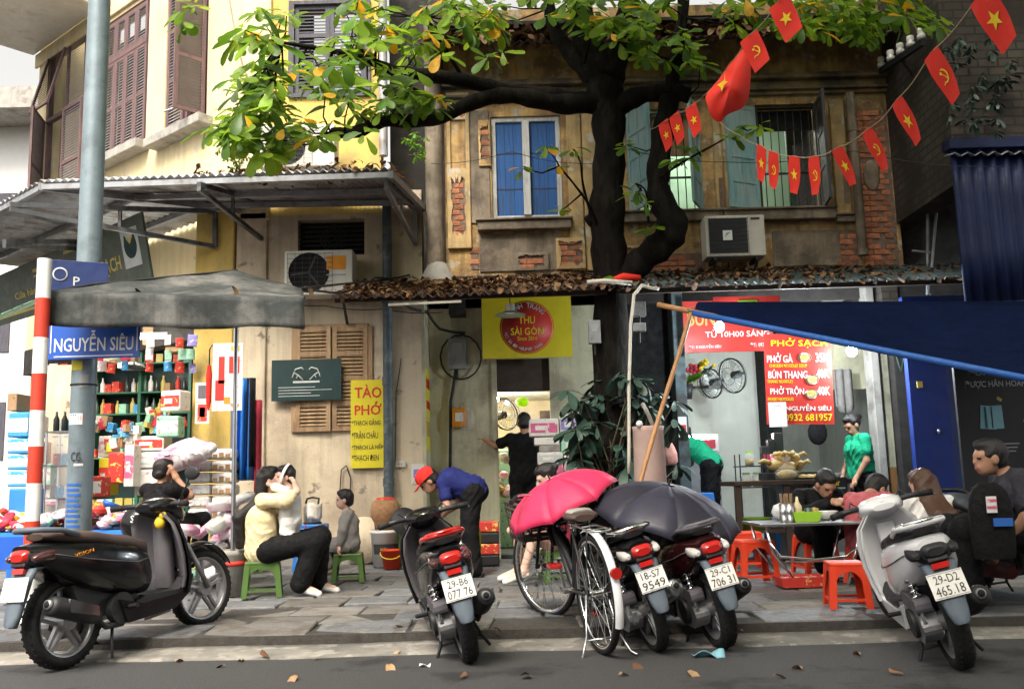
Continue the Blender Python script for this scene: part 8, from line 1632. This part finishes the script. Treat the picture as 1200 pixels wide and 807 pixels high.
bc = thing('blue_tarp_sheet', 'bright blue plastic sheet hanging behind the awning pole', 'sheet', at(284, 500, 10.6)); MB('plastic_blue').sheet(lambda u, v: (-.13+.26*u, .05*math.sin(u*20+v), .55-1.15*v), 24, 6, .004).build('sheet', bc); MB('wine_cloth').sheet(lambda u, v: (.14+.08*u, .03*math.sin(u*9), .3-1.1*v), 6, 6, .01).build('red_cloth', bc); MB('black_cloth').sheet(lambda u, v: (.05+.1*u, -.03+.02*math.sin(u*9), .55-1.0*v), 6, 6, .01).build('dark_cloth', bc)
ru = thing('folded_umbrella', 'folded red umbrella hanging on the yellow column', 'umbrella', at(245, 440, 10.7)); MB('red_cloth').lathe([(.008, -.4), (.03, -.3), (.035, .0), (.02, .12)], 10).build('canopy', ru); MB('iron').tube([(0, 0, .12), (0, 0, .3), (.03, 0, .36), (.05, 0, .3)], .008, 6).build('handle', ru)
# low display of bright snack packets
ds = thing('low_display', 'low blue table heaped with bright snack packets on the pavement', 'table', Vector((at(80, 600, 9.4).x, 9.4, PZ))); MB('plastic_blue').bx(-.75, .75, -.35, .35, .5, .54).build('top', ds)
for sx in (-.7, .7):
    for sy in (-.3, .3): MB('plastic_blue').bx(sx-.03, sx+.03, sy-.03, sy+.03, 0, .5).build('leg', ds)
MB('sign_blue').bx(-.74, .74, -.36, -.352, .2, .5).build('front_sheet', ds)
SN = []
for m in ('card_red', 'yellow_sign', 'film_pink', 'plastic_film', 'card_mint', 'flower_red', 'lens_amber', 'card_white', 'sign_blue'):
    SN.append(MB(m).loft([[(x*k, y*k2, z) for x, y in ((-.08, -.05), (0, -.06), (.08, -.05), (.08, .05), (0, .06), (-.08, .05))] for k, k2, z in ((1., .2, -.02), (.97, 1, .0), (.97, 1, .02), (1., .2, .04))]).mesh('snack_packet'))
for i in range(150):
    x, y = rg.uniform(-.72, .9), rg.uniform(-.32, .3); z = .56+rg.random()*.16*(1-abs(y))*(1+.4*math.sin(x*5)); me = rg.choice(SN); o = one(me, 'snack_packet', None, Vector(ds.location)+Vector((x if z > .1 else 0, y, z)), (rg.uniform(-.6, .6), rg.uniform(-.6, .6), rg.uniform(0, 6)), rg.uniform(.7, 1.3)); tag(o, '%s snack packet in the heap on the low display' % cw(o), 'packet', 'snack packets on the low display')
for i in range(26):
    x = at(200, 620, 9.2).x+rg.uniform(-.25, .62); y = 9.2+rg.uniform(-.25, .3); me = rg.choice(SN[2:5]+[SN[7]]); o = one(me, 'plastic_bag', None, (x, y, PZ+.05+rg.random()*.5), (rg.uniform(-.7, .7), rg.uniform(-.7, .7), rg.uniform(0, 6)), rg.uniform(1.2, 2.)); tag(o, '%s filled plastic bag in the heap behind the black scooter' % cw(o), 'bag', 'plastic bags behind the black scooter')
for i in range(9):
    x = at(275, 600, 9.3).x+rg.uniform(-.12, .15); o = one(SN[2 if i % 2 else 3], 'plastic_bag', None, (x, 9.3+rg.uniform(-.1, .1), PZ+.3+i*.06), (rg.uniform(-.5, .5), rg.uniform(-.5, .5), rg.uniform(0, 6)), 1.6); tag(o, '%s filled plastic bag piled beside the seated woman' % cw(o), 'bag', 'plastic bags beside the seated woman')
cf = thing('ceiling_fan', 'small black fan hanging under the shop lintel by the grey pole', 'fan', at(157, 429, 11.2)); MB('plastic_dark').ell((0, 0, 0), (.15, .12, .03), 18, (.3, .25, 0)).use('grey_metal').cyl((0, 0, .02), (0, 0, .3), .012).build('fan', cf)
sh2 = thing('green_sunshade', 'green fabric sunshade at the far left of the corner shop', 'sunshade', at(25, 388, 9.6)); MB('card_mint').sheet(lambda u, v: (-.3+.6*u, -.4*v, .1-.12*v+.25*u), 8, 4, .006).build('cloth', sh2)
lt = bpy.data.lights.new('grocery_lamp', 'POINT'); lt.energy = 20; lt.color = (1, .95, .85); lt.shadow_soft_size = .2; lo = bpy.data.objects.new('grocery_lamp', lt); COL.objects.link(lo); lo.location = at(150, 400, 11.9)
gl = thing('tube_light', 'fluorescent tube under the corner shop ceiling', 'lamp', at(150, 396, 12.0)); MB('tube_lamp').cyl((-.5, 0, 0), (.5, 0, 0), .018, n=8).build('tube', gl); MB('plastic_white').bx(-.52, .52, -.03, .03, .02, .06).build('batten', gl)

# packets hung in strips under the lintel, and more stock between the pole and the rack
hn = 0; PK = [MB(m).loft([sring(x, 0, hw, hh, 5, 12) for x, hw, hh in ((-.052, .002, .07), (-.035, .013, .066), (.035, .013, .066), (.052, .002, .07))]).mesh('pouch') for m in ('card_red', 'yellow_sign', 'card_white', 'card_mint', 'flower_red', 'card_blue', 'plastic_film', 'card_violet')]
for u in (62, 74, 86, 118, 132, 146, 176, 198, 212, 224):
    for r_ in range(3):
        q = at(u+rg.uniform(-2, 2), 400+r_*15+rg.uniform(-2, 2), 10.9+.1*(hn % 3)); o = one(PK[rg.randrange(8)], 'hanging_packet', None, q, (0, rg.uniform(-.12, .12), rg.uniform(-.5, .5)), rg.uniform(.8, 1.15)); hn += 1
        tag(o, '%s packet hanging in a strip under the corner shop lintel' % cw(o), 'packet', 'packets hung under the shop lintel')
for i, (u, v, m) in enumerate(((40, 500, 'card_white'), (42, 530, 'lens_amber'), (50, 556, 'card_mint'), (55, 580, 'card_pink'), (112, 570, 'card_red'), (200, 500, 'card_mint'), (206, 470, 'card_white'), (200, 585, 'plastic_film'), (60, 470, 'card_blue'))):
    q = at(u, v, 10.6+.07*i); carton('%s coloured carton in the clutter round the grey pole, %s from the left' % (('white', 'orange', 'mint', 'pink', 'red', 'mint', 'pale', 'clear', 'blue')[i], ordw[min(8, sum(1 for z in (40, 42, 50, 55, 112, 200, 206, 200, 60) if z < u))]), Vector((q.x, q.y, q.z-.12)), (.26, .22, .24), m, 'carton', rg.uniform(-.3, .3), 'card_white' if m != 'card_white' else 'card_red', 'cartons in the shop clutter')
for i in range(70):
    u, v, Y = rg.choice(((120, 508, 11.7), (150, 518, 11.35), (174, 508, 11.55), (186, 500, 12.0), (205, 505, 11.8), (135, 527, 11.45))); q = at(u+rg.uniform(-12, 12), v-rg.random()*14, Y+rg.uniform(0, .15)); o = one(rg.choice(PK+TN), 'stock_packet', None, q, (rg.uniform(-.2, .2), rg.uniform(-.3, .3), rg.uniform(-.6, .6)), rg.uniform(.6, .95)); tag(o, 'small %s packet heaped on the cartons in the corner shop' % cw(o), 'packet', 'packets heaped on the cartons')
# ================================================================ litter on the road
k_ = 0
for u, v, s in ((143, 762, 1.), (205, 777, 1.1), (283, 776, .7), (315, 773, 1.), (380, 772, .9), (455, 782, 1.1), (470, 765, .8), (618, 792, 1.2), (742, 780, 1.1), (803, 790, 1.1), (725, 793, .9), (870, 740, 1.), (622, 715, .7), (1008, 769, .8), (940, 786, 1.), (1060, 792, .9), (265, 782, .8), (575, 739, .8), (460, 737, 1.), (170, 757, .8), (683, 737, .6), (905, 795, .8), (350, 795, .9), (540, 796, .7)):
    z = 0 if v > 752 else .09; p = gr(u, v, z); o = one(lm[(0, 1, 1, 2)[k_ % 4]], 'fallen_leaf', None, p+Vector((0, 0, .012)), (rg.uniform(-.15, .15), rg.uniform(-.2, .1), rg.uniform(0, 6.3)), s*.6); tag(o, 'dry fallen leaf lying on the %s' % ('asphalt road' if v > 752 else 'kerb or pavement'), 'leaf', 'dry leaves on the ground'); k_ += 1
mk = thing('face_mask', 'crumpled pale blue face mask lying on the road', 'mask', gr(830, 769)); MB('sky_board').sheet(lambda u, v: (-.09+.18*u, -.05+.1*v*(1-.5*abs(u-.5)), .015+.03*math.sin(u*5)*math.cos(v*4)), 8, 5, .003).build('cloth', mk)
pw_ = thing('paper_scrap', 'small white paper scrap lying on the road', 'paper', gr(498, 781)); MB('white').sheet(lambda u, v: (-.03+.06*u, -.025+.05*v, .01+.012*math.sin(u*4+v*3)), 4, 4, .002).build('paper', pw_)
